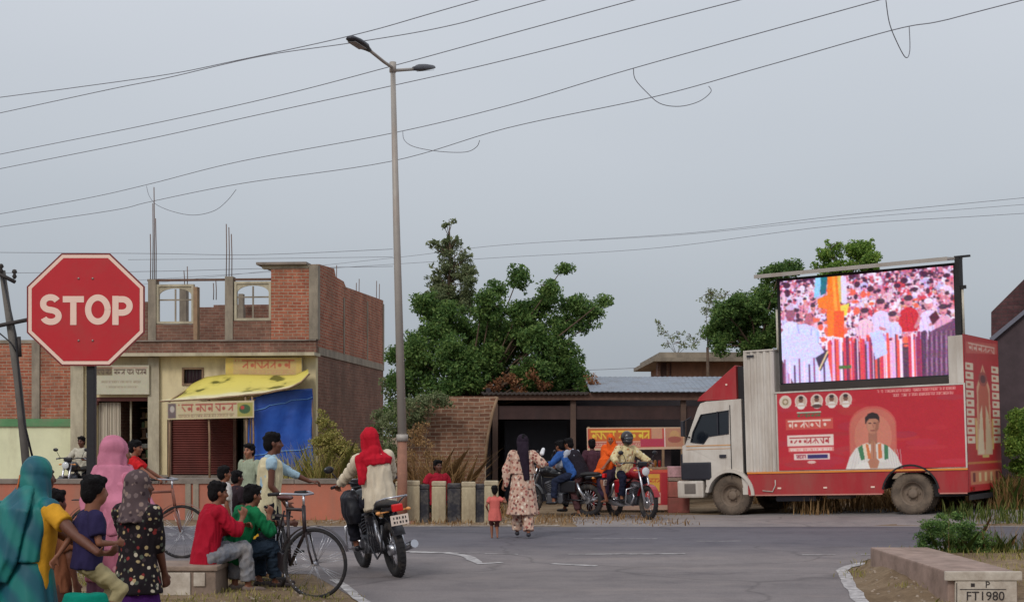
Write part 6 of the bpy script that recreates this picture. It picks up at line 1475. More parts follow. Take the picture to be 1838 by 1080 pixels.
        return b.build('hair', m or m_hair, s.root, max(.007, s.vx * .85), 2, fold=.0035, ffreq=30, seed=seed)
    def torso_rings(s, L_, hem, flare, am=.02):
        k, fa, M = s.k, s.fat, s.M; d0 = s.pel - (s.up * .6 + V((0, 0, .4))) * (.05 + hem) * k
        return [(d0, (.158 * fa + L_ + flare) * k, (.112 * fa + L_ + flare) * k, M, am * 1.6), (s.pel + s.up * .02 * k, (.156 * fa + L_ + flare * .5) * k, (.110 * fa + L_ + flare * .4) * k, M, am), (s.waist + s.up * .02 * k, (.146 * fa + L_) * k, (.104 * fa + L_) * k, M, am),
                (s.chest - s.up * .05 * k, (.158 * fa + L_) * k, (.110 * fa + L_) * k, M, am * .8), (s.chest + s.up * .08 * k, (.164 * fa + L_) * k, (.106 * fa + L_) * k, M, am * .4), (s.neck - s.up * .045 * k, (.120 * fa + L_) * k, (.082 * fa + L_) * k, M, 0), (s.neck - s.up * .005 * k, (.062 + L_ * .5) * k, (.062 + L_ * .5) * k, M, 0)]
    def shirt(s, m, sleeve=.6, hem=.06, loose=.014, name='shirt', fold=.009, seed=1, sl=None, sr=None, collar=True, flare=0.0, ffreq=20, am=.02):
        """sleeve: 0..1 covers the upper arm, 1..2 the forearm too"""
        k = s.k; b = Blob(); L_ = loose; b.loft(s.torso_rings(L_, hem, flare, am), 40, 7, seed)
        b.cap(s.sR - s.up * .006, s.sL - s.up * .006, (.048 + L_ * .6) * k)
        if collar: b.tube(s.neck - s.up * .02 * k, s.neck + s.up * .022 * k - s.fw * .006 * k, .064 * k, .060 * k)
        for (S_, E, Wd, sv) in ((s.sR, s.eR, s.wR, sr), (s.sL, s.eL, s.wL, sl)):
            v_ = sleeve if sv is None else sv
            if v_ <= 0: continue
            b.cap(S_, S_.lerp(E, .15), (.052 + L_) * k, (.052 + L_) * k)
            if v_ <= 1: b.tube(S_, S_.lerp(E, v_), (.053 + L_) * k, (.047 + L_ * 1.2) * k)
            else: b.cap(S_, E, (.053 + L_) * k, (.042 + L_ * .8) * k); b.tube(E, E.lerp(Wd, v_ - 1), (.043 + L_ * .8) * k, (.030 + L_ * .9) * k)
        return b.build(name, m, s.root, s.vx, 2, fold=fold, ffreq=ffreq, seed=seed)
    def vest(s, m, hem=.05, loose=.026, name='waistcoat', fold=.007, seed=1):
        b = Blob(); b.loft(s.torso_rings(loose, hem, 0), 40, 7, seed); b.cap(s.sR.lerp(s.sL, .14), s.sL.lerp(s.sR, .14), .056 * s.k); return b.build(name, m, s.root, s.vx, 2, fold=fold, ffreq=18, seed=seed)
    def wrap(s, m, top, bottom, r0, r1, name='shawl', seed=2, am=.035, pl=9, off=(0, 0, 0), fold=.008, extra=None, mid=None):
        """cloth hanging round the body between two heights along the spine"""
        k = s.k; b = Blob(); n = 8; o = V(off); rg_ = []
        for i in range(n + 1):
            t = i / n; c = V(top).lerp(V(bottom), t) + o; rx = r0[0] + (r1[0] - r0[0]) * t ** .7; ry = r0[1] + (r1[1] - r0[1]) * t ** .7; rg_.append((c, rx * k, ry * k, s.M, am * min(1, t * 1.6)))
        b.loft(rg_, 56, pl, seed)
        if extra: extra(b)
        return b.build(name, m, s.root, s.vx, 2, fold=fold, ffreq=14, fdir=(1, 1, .3), seed=seed)
    def trousers(s, m, length=.93, loose=.014, name='trousers', fold=.009, seed=2, short=None):
        k = s.k; b = Blob(); L_ = loose; fa = s.fat
        b.ell(s.pel, ((.148 * fa + L_) * k, (.104 * fa + L_) * k, .125 * k))
        for (h, kn, an) in ((s.hR, s.kR, s.aR), (s.hL, s.kL, s.aL)):
            b.cap(h, kn, (.082 * fa + L_) * k, (.056 + L_) * k)
            if length > .5: b.tube(kn, kn.lerp(an, (length - .5) * 2), (.056 + L_) * k, (.046 + L_ * 1.3) * k)
        return b.build(name, m, s.root, s.vx, 2, fold=fold, seed=seed, ffreq=20, fdir=(.8, .8, 1))
    def shoes(s, m, name='shoe'):
        k = s.k
        for an, td in ((s.aR, s.tR), (s.aL, s.tL)):
            b = Blob(); b.cap(an + V((0, 0, -.042)) * k - td * .035 * k, an + td * .10 * k + V((0, 0, -.052)) * k, .040 * k, .034 * k); b.cap(an + td * .10 * k + V((0, 0, -.05)) * k, an + td * .165 * k + V((0, 0, -.055)) * k, .035 * k, .026 * k); b.build(name, m, s.root, max(.008, s.vx), 2)
    def skirt(s, m, bottom, rw=.17, rb=.26, name='skirt', fold=.006, seed=3, ctr=None, ffreq=16, pl=11, am=.05):
        """pleated cloth from the waist down to height bottom"""
        k = s.k; b = Blob(); c0 = V((s.pel.x, s.pel.y, s.pel.z + .14 * k)); c1 = V((ctr[0], ctr[1], bottom)) if ctr else V((s.pel.x, s.pel.y, bottom)); I3 = Matrix.Identity(3); n = 9; rg_ = []
        for i in range(n + 1):
            t = i / n; r_ = (rw * .86 + (rb - rw * .86) * t ** .8) * k; r_ = max(r_, .172 * k * s.fat) if .12 < t < .45 else r_; rg_.append((c0.lerp(c1, t), r_, r_ * .80, I3, am * t))
        b.loft(rg_, 64, pl, seed); return b.build(name, m, s.root, s.vx, 2, fold=fold, ffreq=ffreq, fdir=(1, 1, .15), seed=seed)
    def veil(s, m, back=.5, name='veil', fold=.006, seed=4, front=.0, width=.19, am=.03):
        """cloth over the head falling over shoulders and back"""
        k = s.k; b = Blob(); hM = s.hM; M = s.M
        b.ell(s.H(0, -.026, .026), (.094 * k, .102 * k, .106 * k), hM)
        rg_ = [(s.H(0, -.030, .05), .080 * k, .088 * k, hM, 0), (s.H(0, -.034, -.03), .098 * k, .098 * k, hM, .01), (s.H(0, -.036, -.10), .108 * k, .100 * k, hM, .02), (s.neck - s.fw * .02 * k - s.up * .02 * k, .135 * k, .105 * k, M, .02),
               (s.neck - s.fw * .02 * k - s.up * .07 * k, width * k, .118 * k, M, .02), (s.neck - s.fw * .03 * k - s.up * (.10 + back * .4) * k, width * 1.05 * k, .135 * k, M, am), (s.neck - s.fw * .05 * k - s.up * (.10 + back) * k, width * 1.0 * k, .125 * k, M, am * 1.6)]
        b.loft(rg_, 60, 10, seed); b.cap(s.sR + s.up * .01, s.sL + s.up * .01, .062 * k)
        return b.build(name, m, s.root, s.vx, 2, fold=fold, ffreq=15, fdir=(1, 1, .35), seed=seed)

# ================================================================ two-wheelers (front +Y, built once, copied)
m_tyreb = mat('black_rubber', C(38, 36, 38), rough=.85, var=.2, dirt=C(112, 98, 84), dirtamt=.25)
m_chrome = mat('chrome', C(190, 190, 196), rough=.28, var=.05, metal=.9, bmp=0)
m_engine = mat('engine_grey', C(96, 96, 102), rough=.5, var=.25, metal=.5)
m_mblack = mat('motor_black', C(30, 30, 36), rough=.3, var=.1, coat=.3, bmp=0)
m_seat = mat('seat_vinyl', C(30, 28, 30), rough=.6, var=.15)
m_tail = mat('tail_lamp_red', C(214, 30, 34), rough=.25, bmp=0, var=.05)
m_amber = mat('indicator_amber', C(222, 150, 84), rough=.3, bmp=0)
m_plate = mat('number_plate', C(222, 204, 190), rough=.5, var=.1, scale=30)
def moto_wheel(t_, y, R_, wt, m_t=None, front=False):
    w_ = MB(); w_.torus((0, y, R_), R_ - wt * 1.1, .012, 'X', 32, 8, rx=wt * .7); w_.cyl((-.06, y, R_), (.06, y, R_), .035 if front else .06, n=14)
    if front: w_.cyl((.035, y, R_), (.045, y, R_), .11, n=20)
    for k in range(20): a = 2 * math.pi * k / 20; q = .02 if k % 2 else -.02; w_.tube([(q, y, R_), (0, y + math.cos(a) * (R_ - wt), R_ + math.sin(a) * (R_ - wt))], .0035, 4)
    w_ = w_.build('wheel', m_chrome, t_)
    t2 = MB(); t2.torus((0, y, R_), R_ - wt, wt, 'X', 40, 10, rx=wt * .95)
    for k in range(36):
        a = 2 * math.pi * k / 36; M2 = Matrix.Translation((0, y, R_)) @ Matrix.Rotation(a, 4, 'X') @ Matrix.Translation((0, R_ - .001, 0)); t2.box((-wt * .55, -.004, -.009), (wt * .55, .004, .009), M2)
    t2.build('tyre', m_t or m_tyreb, w_)
def motorcycle(name, label, loc, rz, paint, seat_m=m_seat, group=None, rack=True, ry=0.0):
    t_ = thing(name, label, 'motorcycle', loc, rz, ry, group=group); R_ = .31; yr, yf = -.62, .66
    moto_wheel(t_, yr, R_, .052); moto_wheel(t_, yf, R_, .045, front=True)
    for q in (-1, 1):
        MB().tube([(.075 * q, yf, R_), (.075 * q, .50, .74), (.075 * q, .40, .96)], [.026, .022, .02], 8).build('fork', m_chrome, t_)
        MB().tube([(.12 * q, yr, R_ + .02), (.12 * q, -.50, .50), (.115 * q, -.44, .64)], [.03, .032, .022], 8).build('shock_absorber', m_chrome, t_)
        MB().tube([(.085 * q, yr, R_), (.08 * q, -.18, .32)], .016, 6).build('swing_arm', m_mblack, t_)
        h = MB(); h.tube([(.02 * q, .36, 1.0), (.16 * q, .33, 1.04), (.32 * q, .22, 1.03), (.38 * q, .16, 1.02)], .012, 7); h.tube([(.27 * q, .25, 1.03), (.39 * q, .15, 1.02)], .018, 8); h = h.build('handlebar', m_mblack, t_); MB().tube([(.30 * q, .26, 1.03), (.36 * q, .24, 1.0)], .006, 5).build('lever', m_chrome, h)
        mr = MB(); mr.tube([(.25 * q, .27, 1.04), (.31 * q, .30, 1.16), (.34 * q, .28, 1.20)], .006, 5); mr.ball((.36 * q, .27, 1.22), (.06, .018, .04), 12, 8); mr.build('mirror', m_mblack, t_)
        for (y, z) in ((.46, .90), (-.80, .74)): i_ = MB(); i_.tube([(.05 * q, y, z), (.15 * q, y, z)], .008, 5); i_.ball((.17 * q, y, z), (.03, .028, .02), 10, 6); i_.build('indicator', m_amber, t_)
        MB().cyl((.1 * q, .02, .30), (.24 * q, .02, .30), .014, n=7).build('footrest', m_seat, t_)
        sp_ = MB(); sp_.rbox((.085 * q, -.40, .46), (.13 * q, -.08, .68), .02); sp_.build('side_panel', paint, t_)
    MB().tube([(.075, .40, .96), (-.075, .40, .96)], .022, 8).build('fork_clamp', m_mblack, t_)
    f = MB()
    for i in range(10): a0 = R(20 + 14 * i); a1 = R(20 + 14 * (i + 1)); f.add([(x, yf + math.cos(a) * (R_ + .03), R_ + math.sin(a) * (R_ + .03)) for a in (a0, a1) for x in (-.06, .06)], [(0, 1, 3, 2)])
    o = f.build('front_mudguard', paint, t_); o.modifiers.new('s', 'SOLIDIFY').thickness = .006
    f = MB()
    for i in range(10): a0 = R(30 + 12 * i); a1 = R(30 + 12 * (i + 1)); f.add([(x, yr + math.cos(a) * (R_ + .05), R_ + math.sin(a) * (R_ + .05)) for a in (a0, a1) for x in (-.062, .062)], [(0, 1, 3, 2)])
    o = f.build('rear_mudguard', m_mblack, t_); o.modifiers.new('s', 'SOLIDIFY').thickness = .006
    e = MB(); e.rbox((-.13, -.14, .24), (.13, .20, .44), .03); e.cyl((0, .12, .42), (0, .22, .66), .085, .08, 14)
    for i in range(6): z = .46 + i * .032; e.cyl((0, .135 + i * .014, z), (0, .14 + i * .014, z + .012), .108, n=14)
    for q in (-1, 1): e.cyl((.13 * q, .02, .33), (.165 * q, .02, .33), .095, .085, 18); e.cyl((.13 * q, -.1, .31), (.15 * q, -.1, .31), .06, n=14)
    e.build('engine', m_engine, t_)
    MB().tube([(0, .38, .92), (0, .36, .60), (.0, .24, .26), (0, -.20, .24), (0, -.22, .60), (0, .30, .84)], .02, 7).build('frame', m_mblack, t_)
    MB().tube([(.08, .2, .52), (.10, .30, .40), (.12, .22, .26), (.14, -.1, .24), (.16, -.35, .26), (.17, -.85, .36)], [.018, .018, .02, .024, .042, .045], 10).build('exhaust', m_chrome, t_)
    tk = Blob(); tk.cap((0, .28, .84), (0, -.02, .80), .125, .095, ((0, 0, 1), .85)); tk.cap((-.05, .22, .86), (.05, .22, .86), .10); tk.build('fuel_tank', paint, t_, .012, 4)
    st = Blob(); st.cap((0, -.06, .775), (0, -.46, .79), .10, .115, ((0, 0, 1), .45)); st.cap((0, -.46, .80), (0, -.80, .835), .115, .085, ((0, 0, 1), .45)); st.build('seat', seat_m, t_, .012, 4)
    ft = Blob(); ft.cap((0, -.62, .75), (0, -.90, .80), .085, .05, ((0, 0, 1), .7)); ft.build('tail_cowl', paint, t_, .012, 3)
    MB().rbox((-.06, -.985, .745), (.06, -.93, .825), .015).build('tail_light', m_tail, t_)
    p_ = MB(); p_.rbox((-.10, -.995, .60), (.10, -.985, .71), .003); p_ = p_.build('number_plate', m_plate, t_)
    n_ = MB(); 
    for row in range(2):
        for i in range(5): x = -.072 + i * .033; n_.box((x, -.9975, .665 - row * .045), (x + (.019 if (i + row) % 2 else .012), -.9955, .69 - row * .045))
    n_.build('plate_characters', m_black, p_)
    MB().tube([(.0, -.96, .66), (.0, -.88, .74)], .012, 5).build('plate_bracket', m_mblack, t_)
    hl = MB(); hl.lathe([(.0, .02), (.06, .018), (.085, .0), (.09, -.03), (.07, -.08), (.0, -.11)], (0, .55, .88), 'Y', 18); hl = hl.build('headlight_shell', paint, t_); MB().lathe([(.0, .032), (.05, .028), (.078, .012)], (0, .55, .88), 'Y', 18).build('headlight', mat('headlamp_glass', C(210, 214, 216), rough=.1, bmp=0), hl)
    MB().rbox((-.09, .40, .97), (.09, .47, 1.06), .02).build('instruments', m_mblack, t_)
    if rack:
        r_ = MB(); 
        for q in (-1, 1): r_.tube([(.12 * q, -.45, .74), (.15 * q, -.72, .86), (.12 * q, -.96, .90)], .011, 6)
        r_.tube([(-.12, -.96, .90), (.12, -.96, .90)], .011, 6); r_.build('grab_rail', m_chrome, t_)
        lg = MB()
        for q in (-1, 1): lg.tube([(.05 * q, .32, .60), (.26 * q, .30, .55), (.27 * q, .28, .30), (.08 * q, .24, .24)], .012, 6)
        lg.build('leg_guard', m_chrome, t_)
        sg = MB(); sg.tube([(-.17, -.30, .62), (-.20, -.36, .40), (-.20, -.62, .24), (-.20, -.84, .34), (-.17, -.86, .62)], .011, 6)
        for k in range(5): sg.tube([(-.2, -.40 - k * .09, .60), (-.2, -.42 - k * .09, .30)], .006, 4)
        sg.build('saree_guard', m_mblack, t_)
    return t_
m_bframe = mat('bicycle_black', C(44, 34, 36), rough=.4, var=.15); m_bmaroon = mat('bicycle_maroon', C(120, 44, 46), rough=.4, var=.15)
def bicycle(name, label, loc, rz, fm, steer=0.0, basket=False, kk=1.0, group=None):
    t_ = thing(name, label, 'bicycle', loc, rz, group=group); R_ = .335; yr, yf = -.54, .54
    Ms = Matrix.Translation((0, .42, 0)) @ Matrix.Rotation(steer, 4, 'Z') @ Matrix.Translation((0, -.42, 0))
    def wh(y, M_, guard):
        w_ = MB(); w_.torus((0, y, R_), R_ - .026, .009, 'X', 40, 6, rx=.014); w_.cyl((-.05, y, R_), (.05, y, R_), .02, n=10)
        for k in range(32): a = 2 * math.pi * k / 32; q = .03 if k % 2 else -.03; w_.tube([(q, y, R_), (0, y + math.cos(a + (.25 if k % 4 < 2 else -.25)) * (R_ - .03), R_ + math.sin(a + (.25 if k % 4 < 2 else -.25)) * (R_ - .03))], .0020, 4)
        w_.v = [tuple(M_ @ V(v)) for v in w_.v]; w_ = w_.build('wheel', m_chrome, t_)
        t2 = MB(); t2.torus((0, y, R_), R_ - .017, .019, 'X', 44, 8); t2.v = [tuple(M_ @ V(v)) for v in t2.v]; t2.build('tyre', m_tyreb, w_)
        g = MB(); n = 16
        for i in range(n): a0, a1 = [R(guard[0] + (guard[1] - guard[0]) * j / n) for j in (i, i + 1)]; g.add([M_ @ V((x, y + math.cos(a) * (R_ + .022), R_ + math.sin(a) * (R_ + .022))) for a in (a0, a1) for x in (-.028, .028)], [(0, 1, 3, 2)])
        o = g.build('mudguard', fm, t_, recalc=False); o.modifiers.new('s', 'SOLIDIFY').thickness = .004
    I_ = Matrix.Identity(4); wh(yr, I_, (60, 215)); wh(yf, Ms, (20, 160))
    f = MB(); hd0, hd1 = V((0, .42, .88)), V((0, .46, .62)); st = V((0, -.20, .84)); bb = V((0, -.08, .28))
    f.tube([hd0, hd1], .02, 8); f.tube([hd0 - V((0, 0, .04)), st - V((0, 0, .02))], .016, 8); f.tube([hd1, bb], .018, 8); f.tube([st, bb], .016, 8)
    for q in (-1, 1): f.tube([(.03 * q, -.20, .80), (.055 * q, yr, R_)], .010, 6); f.tube([(.03 * q, -.08, .28), (.055 * q, yr, R_)], .010, 6)
    f.build('frame', fm, t_)
    g = MB()
    for q in (-1, 1): g.tube([Ms @ V((.045 * q, .465, .62)), Ms @ V((.05 * q, .50, .46)), Ms @ V((.05 * q, yf, R_))], .011, 6)
    g.tube([Ms @ V((-.045, .465, .62)), Ms @ V((.045, .465, .62))], .014, 6); g.build('fork', fm, t_)
    h = MB(); h.tube([Ms @ V((0, .42, .86)), Ms @ V((0, .42, .99))], .012, 6); h.tube([Ms @ V(p_) for p_ in ((-.27, .20, .99), (-.27, .34, 1.0), (-.12, .46, .99), (0, .44, .985), (.12, .46, .99), (.27, .34, 1.0), (.27, .20, .99))], .011, 7); h = h.build('handlebar', m_chrome, t_)
    for q in (-1, 1): MB().tube([Ms @ V((.27 * q, .31, 1.0)), Ms @ V((.27 * q, .19, .99))], .017, 7).build('grip', m_seat, h)
    s_ = Blob(); s_.cap((0, -.28, .93), (0, -.22, .93), .085, .07, ((0, 0, 1), .4)); s_.cap((0, -.22, .93), (0, -.08, .93), .05, .022, ((0, 0, 1), .6)); s_.build('saddle', mat('saddle_brown', C(84, 44, 40), rough=.5), t_, .01, 3)
    MB().tube([st, (0, -.23, .92)], .013, 6).build('seat_post', m_chrome, t_)
    c = MB(); c.lathe([(.0, .004), (.09, .004), (.09, -.004), (.0, -.004)], (.05, -.08, .28), 'X', 20); c.tube([(.06, -.08, .28), (.075, .02, .16)], .009, 5); c.tube([(-.06, -.08, .28), (-.075, -.18, .40)], .009, 5); c = c.build('crank', m_chrome, t_)
    pd = MB(); pd.rbox((.075, -.02, .148), (.16, .06, .172), .004); pd.rbox((-.16, -.22, .388), (-.075, -.14, .412), .004); pd.build('pedal', m_seat, c)
    cg = MB(); cg.prism([(-.08 - .10, .28 - .02), (-.16, .38), (-.02, .385), (.03, .32), (.0, .2), (-.08, .175), (-.52, .275), (-.6, .32), (-.54, .39), (-.2, .385)][::1], .052, .058, 'YZ'); cg.build('chain_guard', fm, t_)
    r_ = MB()
    for q in (-1, 1): r_.tube([(.06 * q, -.22, .74), (.06 * q, -.80, .74)], .007, 5); r_.tube([(.06 * q, yr - .05, .74), (.06 * q, yr, R_)], .006, 5)
    for k in range(5): r_.tube([(-.06, -.3 - k * .12, .742), (.06, -.3 - k * .12, .742)], .006, 5)
    r_.build('carrier', m_bframe, t_)
    if basket:
        b_ = MB(); x0, x1, y0, y1, z0, z1 = -.15, .15, .50, .74, .66, .90
        for k in range(5): z = z0 + (z1 - z0) * k / 4; b_.tube([Ms @ V(p_) for p_ in ((x0, y0, z), (x1, y0, z), (x1, y1, z), (x0, y1, z), (x0, y0, z))], .004, 4)
        for k in range(6): x = x0 + (x1 - x0) * k / 5; b_.tube([Ms @ V(p_) for p_ in ((x, y0, z1), (x, y0, z0), (x, y1, z0), (x, y1, z1))], .004, 4)
        b_.build('basket', m_bframe, t_)
    return t_
# ================================================================ the people and what they ride
def XY(px, D): return (X(px, D), D, 0)
# ---- motorcyclist seen from behind, red scarf
rz = R(22); mx = X(714, 16.1); lean_ = R(-8.5)
loc = V((mx, 16.12, 0)); fwd = V((-math.sin(rz), math.cos(rz), 0)); loc = loc + fwd * .62
motorcycle('motorcycle', 'dark motorcycle ridden away by the figure in the red head scarf', (loc.x, loc.y, 0), rz, m_mblack, group='motorcycles on the road', ry=lean_)
f = Fig('person', 'rider in red head scarf and cream jacket seen from behind on the near motorcycle', (loc.x, loc.y, 0), rz, .95, sk_brown, pelvis=(0, -.34, .86), lean=(.05, .20, 1), face=(-.1, 1, -.1), wr=(.31, .13, 1.03), wl=(-.31, .13, 1.03), er=(.35, -.5, -1), el=(-.35, -.5, -1),
        ar=(.20, .0, .40), al=(-.24, .0, .36), kr=(.35, 1, .6), kl=(-.5, 1, .6), hr=((0, 1, -.2), (0, -.4, -1)), hl=((0, 1, -.2), (0, -.4, -1)), curl=1.1, fat=1.08, ry=lean_)
f.body(); f.shirt(cloth('cream_jacket', C(206, 192, 170), var=.10), 1.85, .08, .024, 'jacket', .012, 3, ffreq=16, am=.008); f.trousers(cloth('dark_trousers', C(34, 34, 42))); f.shoes(m_mblack)
red_scarf = cloth('red_scarf', C(178, 24, 42), var=.14)
b = Blob(); b.ell(f.H(0, -.015, .03), (.100, .110, .118), f.hM); b.loft([(f.H(0, -.01, .0), .10, .108, f.hM, 0), (f.H(0, -.01, -.10), .105, .105, f.hM, .03), (f.neck - f.up * .02, .14, .11, f.M, .04), (f.neck - f.up * .085, .215, .165, f.M, .012), (f.neck - f.up * .15, .19, .16, f.M, .01)], 40, 7)
b.chain([f.neck - f.fw * .09, f.sL - f.fw * .07 - f.up * .02, f.sL - f.fw * .09 - f.up * .14 + f.rt * .0, f.sL - f.fw * .10 - f.up * .27 - f.rt * .04], [.07, .07, .065, .04], (f.fw, .5)); b.build('head_scarf', red_scarf, f.root, .008, 2, fold=.009, ffreq=17, seed=5)
bag = Blob(); bag.loft([((-.26, -.10, .98), .05, .10, Matrix.Identity(3), 0), ((-.27, -.10, .92), .09, .15, Matrix.Identity(3), .02), ((-.27, -.12, .72), .10, .16, Matrix.Identity(3), .03), ((-.26, -.12, .62), .07, .13, Matrix.Identity(3), 0)], 30, 5); o = bag.build('shoulder_bag', mat('bag_black', C(26, 26, 34), rough=.5), None, .012, 3, fold=.008, ffreq=16); o.location = (loc.x, loc.y, 0); o.rotation_euler = (0, lean_, rz); tag(o, 'black bag slung at the left side of the rider in the red scarf', 'bag')

# ---- walking woman and toddler
floral_b = floral('beige_floral', C(196, 164, 146), [C(132, 76, 70), C(176, 120, 104), C(222, 206, 188), C(110, 84, 80), C(158, 98, 90)], 21, .62)
D = 22.2
f = Fig('person', 'woman in beige floral dress and dark shawl walking across the road with a raised hand', XY(938, D), R(4), .88, sk_brown, pelvis=(0, 0, .83), face=(.2, 1, 0), wr=(.26, .06, 1.20), wl=(-.34, .02, .62), er=(.9, -.1, -.6), el=(-.6, -.3, 0), ar=(.08, -.12, .10), al=(-.07, .16, .07), kr=(0, 1, 0), vx=.010, curl=.8)
f.body(); f.shirt(floral_b, 1.6, .06, .028, 'kurta', .010, 2, flare=.02); f.skirt(floral_b, .36, .18, .27, 'dress_skirt', seed=8, am=.06)
f.trousers(floral_b, .97, .030, 'loose_trousers', .010); f.shoes(m_dgrey, 'sandal'); f.hair()
dark_shawl = cloth('shawl_dark', C(42, 32, 44))
b = Blob(); b.ell(f.H(0, -.028, .03), (.088, .095, .095), f.hM); b.loft([(f.H(0, -.05, .0), .088, .085, f.hM, 0), (f.neck - f.fw * .08, .085, .07, f.M, .04), (f.neck - f.fw * .12 - f.up * .18 + f.rt * .02, .065, .04, f.M, .08), (f.neck - f.fw * .13 - f.up * .42 + f.rt * .05, .04, .025, f.M, .08)], 30, 5)
b.build('dark_shawl', dark_shawl, f.root, .009, 2, fold=.006, ffreq=16, seed=4)
f.wrap(floral_b, f.neck - f.up * .02, f.chest - f.up * .16, (.12, .10), (.235, .15), 'dupatta', 3, extra=lambda b: b.chain([f.sL, f.eL + V((-.02, -.03, 0)), f.eL + V((-.02, -.06, -.22))], [.07, .065, .04], (f.fw, .5)))
b = Blob(); b.cap((0, 0, 0), (.02, .02, .06), .035, .028); o = b.build('cloth_bundle', cloth('white_cloth', C(226, 226, 230)), None, .008, 2, fold=.003); o.location = f.root.matrix_basis @ V((0, 0, 0)) ; o.location = V(f.root.location) + Matrix.Rotation(R(4), 3, 'Z') @ (f.wR + V((.04, .04, .07))); tag(o, 'small white bundle held up in the walking woman\'s hand', 'bundle')
k = .46
f = Fig('person', 'toddler in salmon pink dress holding the walking woman\'s hand', XY(888, D - .05), R(6), k, sk_brown, pelvis=(0, 0, .38), face=(.2, 1, 0), wr=(.16, .03, .58), wl=(-.10, .05, .42), ar=(.035, -.05, .04), al=(-.035, .07, .03), vx=.008)
f.head = f.head + V((0, 0, .02)); f.k = .60; f.hair('short'); b = Blob(); b.ell(f.H(0, -.012, .022), (.074 * .6, .088 * .6, .088 * .6), f.hM); b.ell(f.H(0, .02, -.03), (.062 * .6, .066 * .6, .07 * .6), f.hM); f.k = k
f.body(); b.build('face', sk_brown, f.root, .007, 2); f.shirt(cloth('salmon_dress', C(202, 104, 96), var=.08), .6, .20, .018, 'dress', .004, 6, flare=.05); f.trousers(cloth('brown_shorts', C(92, 56, 52)), .42, .02, 'shorts')

# ---- group by the shed
D = 28.3; rz = R(62)
l0 = V(XY(1003, D)); motorcycle('motorcycle', 'black motorcycle under the man in the blue shirt in front of the dark shed', l0, rz, m_mblack, group='motorcycles on the road', rack=False)
f = Fig('person', 'man in bright blue shirt sitting hunched on a motorcycle in front of the shed', l0, rz, .90, sk_brown, pelvis=(0, -.34, .82), lean=(.1, .80, 1), face=(.3, 1, -.3), wr=(.30, .22, .96), wl=(-.30, .22, .96), ar=(.22, .0, .10), al=(-.22, .0, .30), kr=(.3, 1, .3), kl=(-.3, 1, .4), vx=.011)
f.body(); f.shirt(cloth('blue_shirt', C(48, 84, 146)), 1.3, .05, .024, fold=.012); f.trousers(cloth('navy_trousers', C(34, 40, 60))); f.hair(); f.shoes(m_mblack)
f = Fig('person', 'man in pale grey shirt and black waistcoat bending beside the man in blue', XY(1036, D - .1), R(55), .92, sk_brown, pelvis=(0, -.1, .82), lean=(0, .62, 1), face=(0, 1, -.6), wr=(.12, .46, .92), wl=(-.12, .44, .90), ar=(.10, .02, .08), al=(-.10, -.10, .08), vx=.011)
f.body(); f.shirt(cloth('grey_shirt', C(170, 174, 186)), 1.6, .04, .02, fold=.010); f.vest(cloth('black_waistcoat', C(36, 32, 40)), .04, .036); f.trousers(cloth('brown_trousers', C(74, 48, 50))); f.hair(); f.shoes(m_mblack)
f = Fig('person', 'man in dark maroon clothes standing between the bending man and the orange passenger', XY(1066, D + .25), R(20), .86, sk_dark, pelvis=(0, 0, .79), lean=(.05, .3, 1), face=(.3, 1, -.3), wr=(.2, .3, .9), wl=(-.24, .1, .8), vx=.011)
f.body(); f.shirt(cloth('maroon_shirt', C(72, 44, 54)), .8, .08, .02); f.trousers(cloth('dark_maroon_trousers', C(78, 46, 48))); f.hair(); f.shoes(m_mblack)

# ---- riders coming round: helmet and cream shirt, orange sari behind
D = 27.6; rz = R(-155); l0 = V(XY(1132, D)); m_redp = mat('motor_red', C(150, 26, 36), rough=.3, var=.08, coat=.3, bmp=0)
motorcycle('motorcycle', 'red and black motorcycle carrying the helmeted rider and the orange passenger', l0, rz, m_redp, group='motorcycles on the road')
f = Fig('person', 'helmeted man in cream patterned shirt riding the red motorcycle', l0, rz, .93, sk_mid, pelvis=(0, -.24, .84), lean=(0, .16, 1), face=(.1, 1, -.15), wr=(.36, .13, 1.03), wl=(-.36, .13, 1.03), er=(.8, -.4, -.5), el=(-.8, -.4, -.5), ar=(.20, .02, .38), al=(-.20, .02, .38), kr=(.4, 1, .6), kl=(-.4, 1, .6), hr=((0, 1, -.2), (0, -.4, -1)), hl=((0, 1, -.2), (0, -.4, -1)), curl=1.0, vx=.010)
f.body(); f.shirt(floral('cream_patterned', C(206, 190, 146), [C(170, 120, 80), C(224, 214, 190), C(180, 130, 96)], 14, .5), 1.8, .06, .026, fold=.011); f.trousers(cloth('indigo_trousers', C(30, 32, 50))); f.shoes(m_mblack)
b = Blob(); b.ell(f.H(0, -.01, .03), (.118, .132, .128), f.hM); b.ell(f.H(0, .02, -.05), (.102, .112, .076), f.hM); h_ = b.build('helmet', mat('helmet_black', C(40, 34, 38), rough=.25, coat=.4, var=.1, bmp=0), f.root, .009, 3)
b = Blob(); b.ell(f.H(0, .058, .012), (.096, .082, .055), f.hM); b.build('visor', glass('visor_glass', C(60, 62, 68)), h_, .009, 2)
f = Fig('person', 'passenger in orange sari sitting side-saddle behind the helmeted rider', l0, rz, .84, sk_brown, pelvis=(.02, -.60, .88), lean=(.14, .0, 1), face=(.6, .8, 0), twist=R(-60), wr=(.12, -.20, 1.0), wl=(.30, -.46, .96), ar=(.30, -.40, .34), al=(.30, -.62, .34), kr=(1, .2, .5), kl=(1, 0, .5), tr=(1, .3, 0), tl=(1, 0, 0), vx=.010)
orange = cloth('orange_sari', C(222, 92, 34), var=.16)
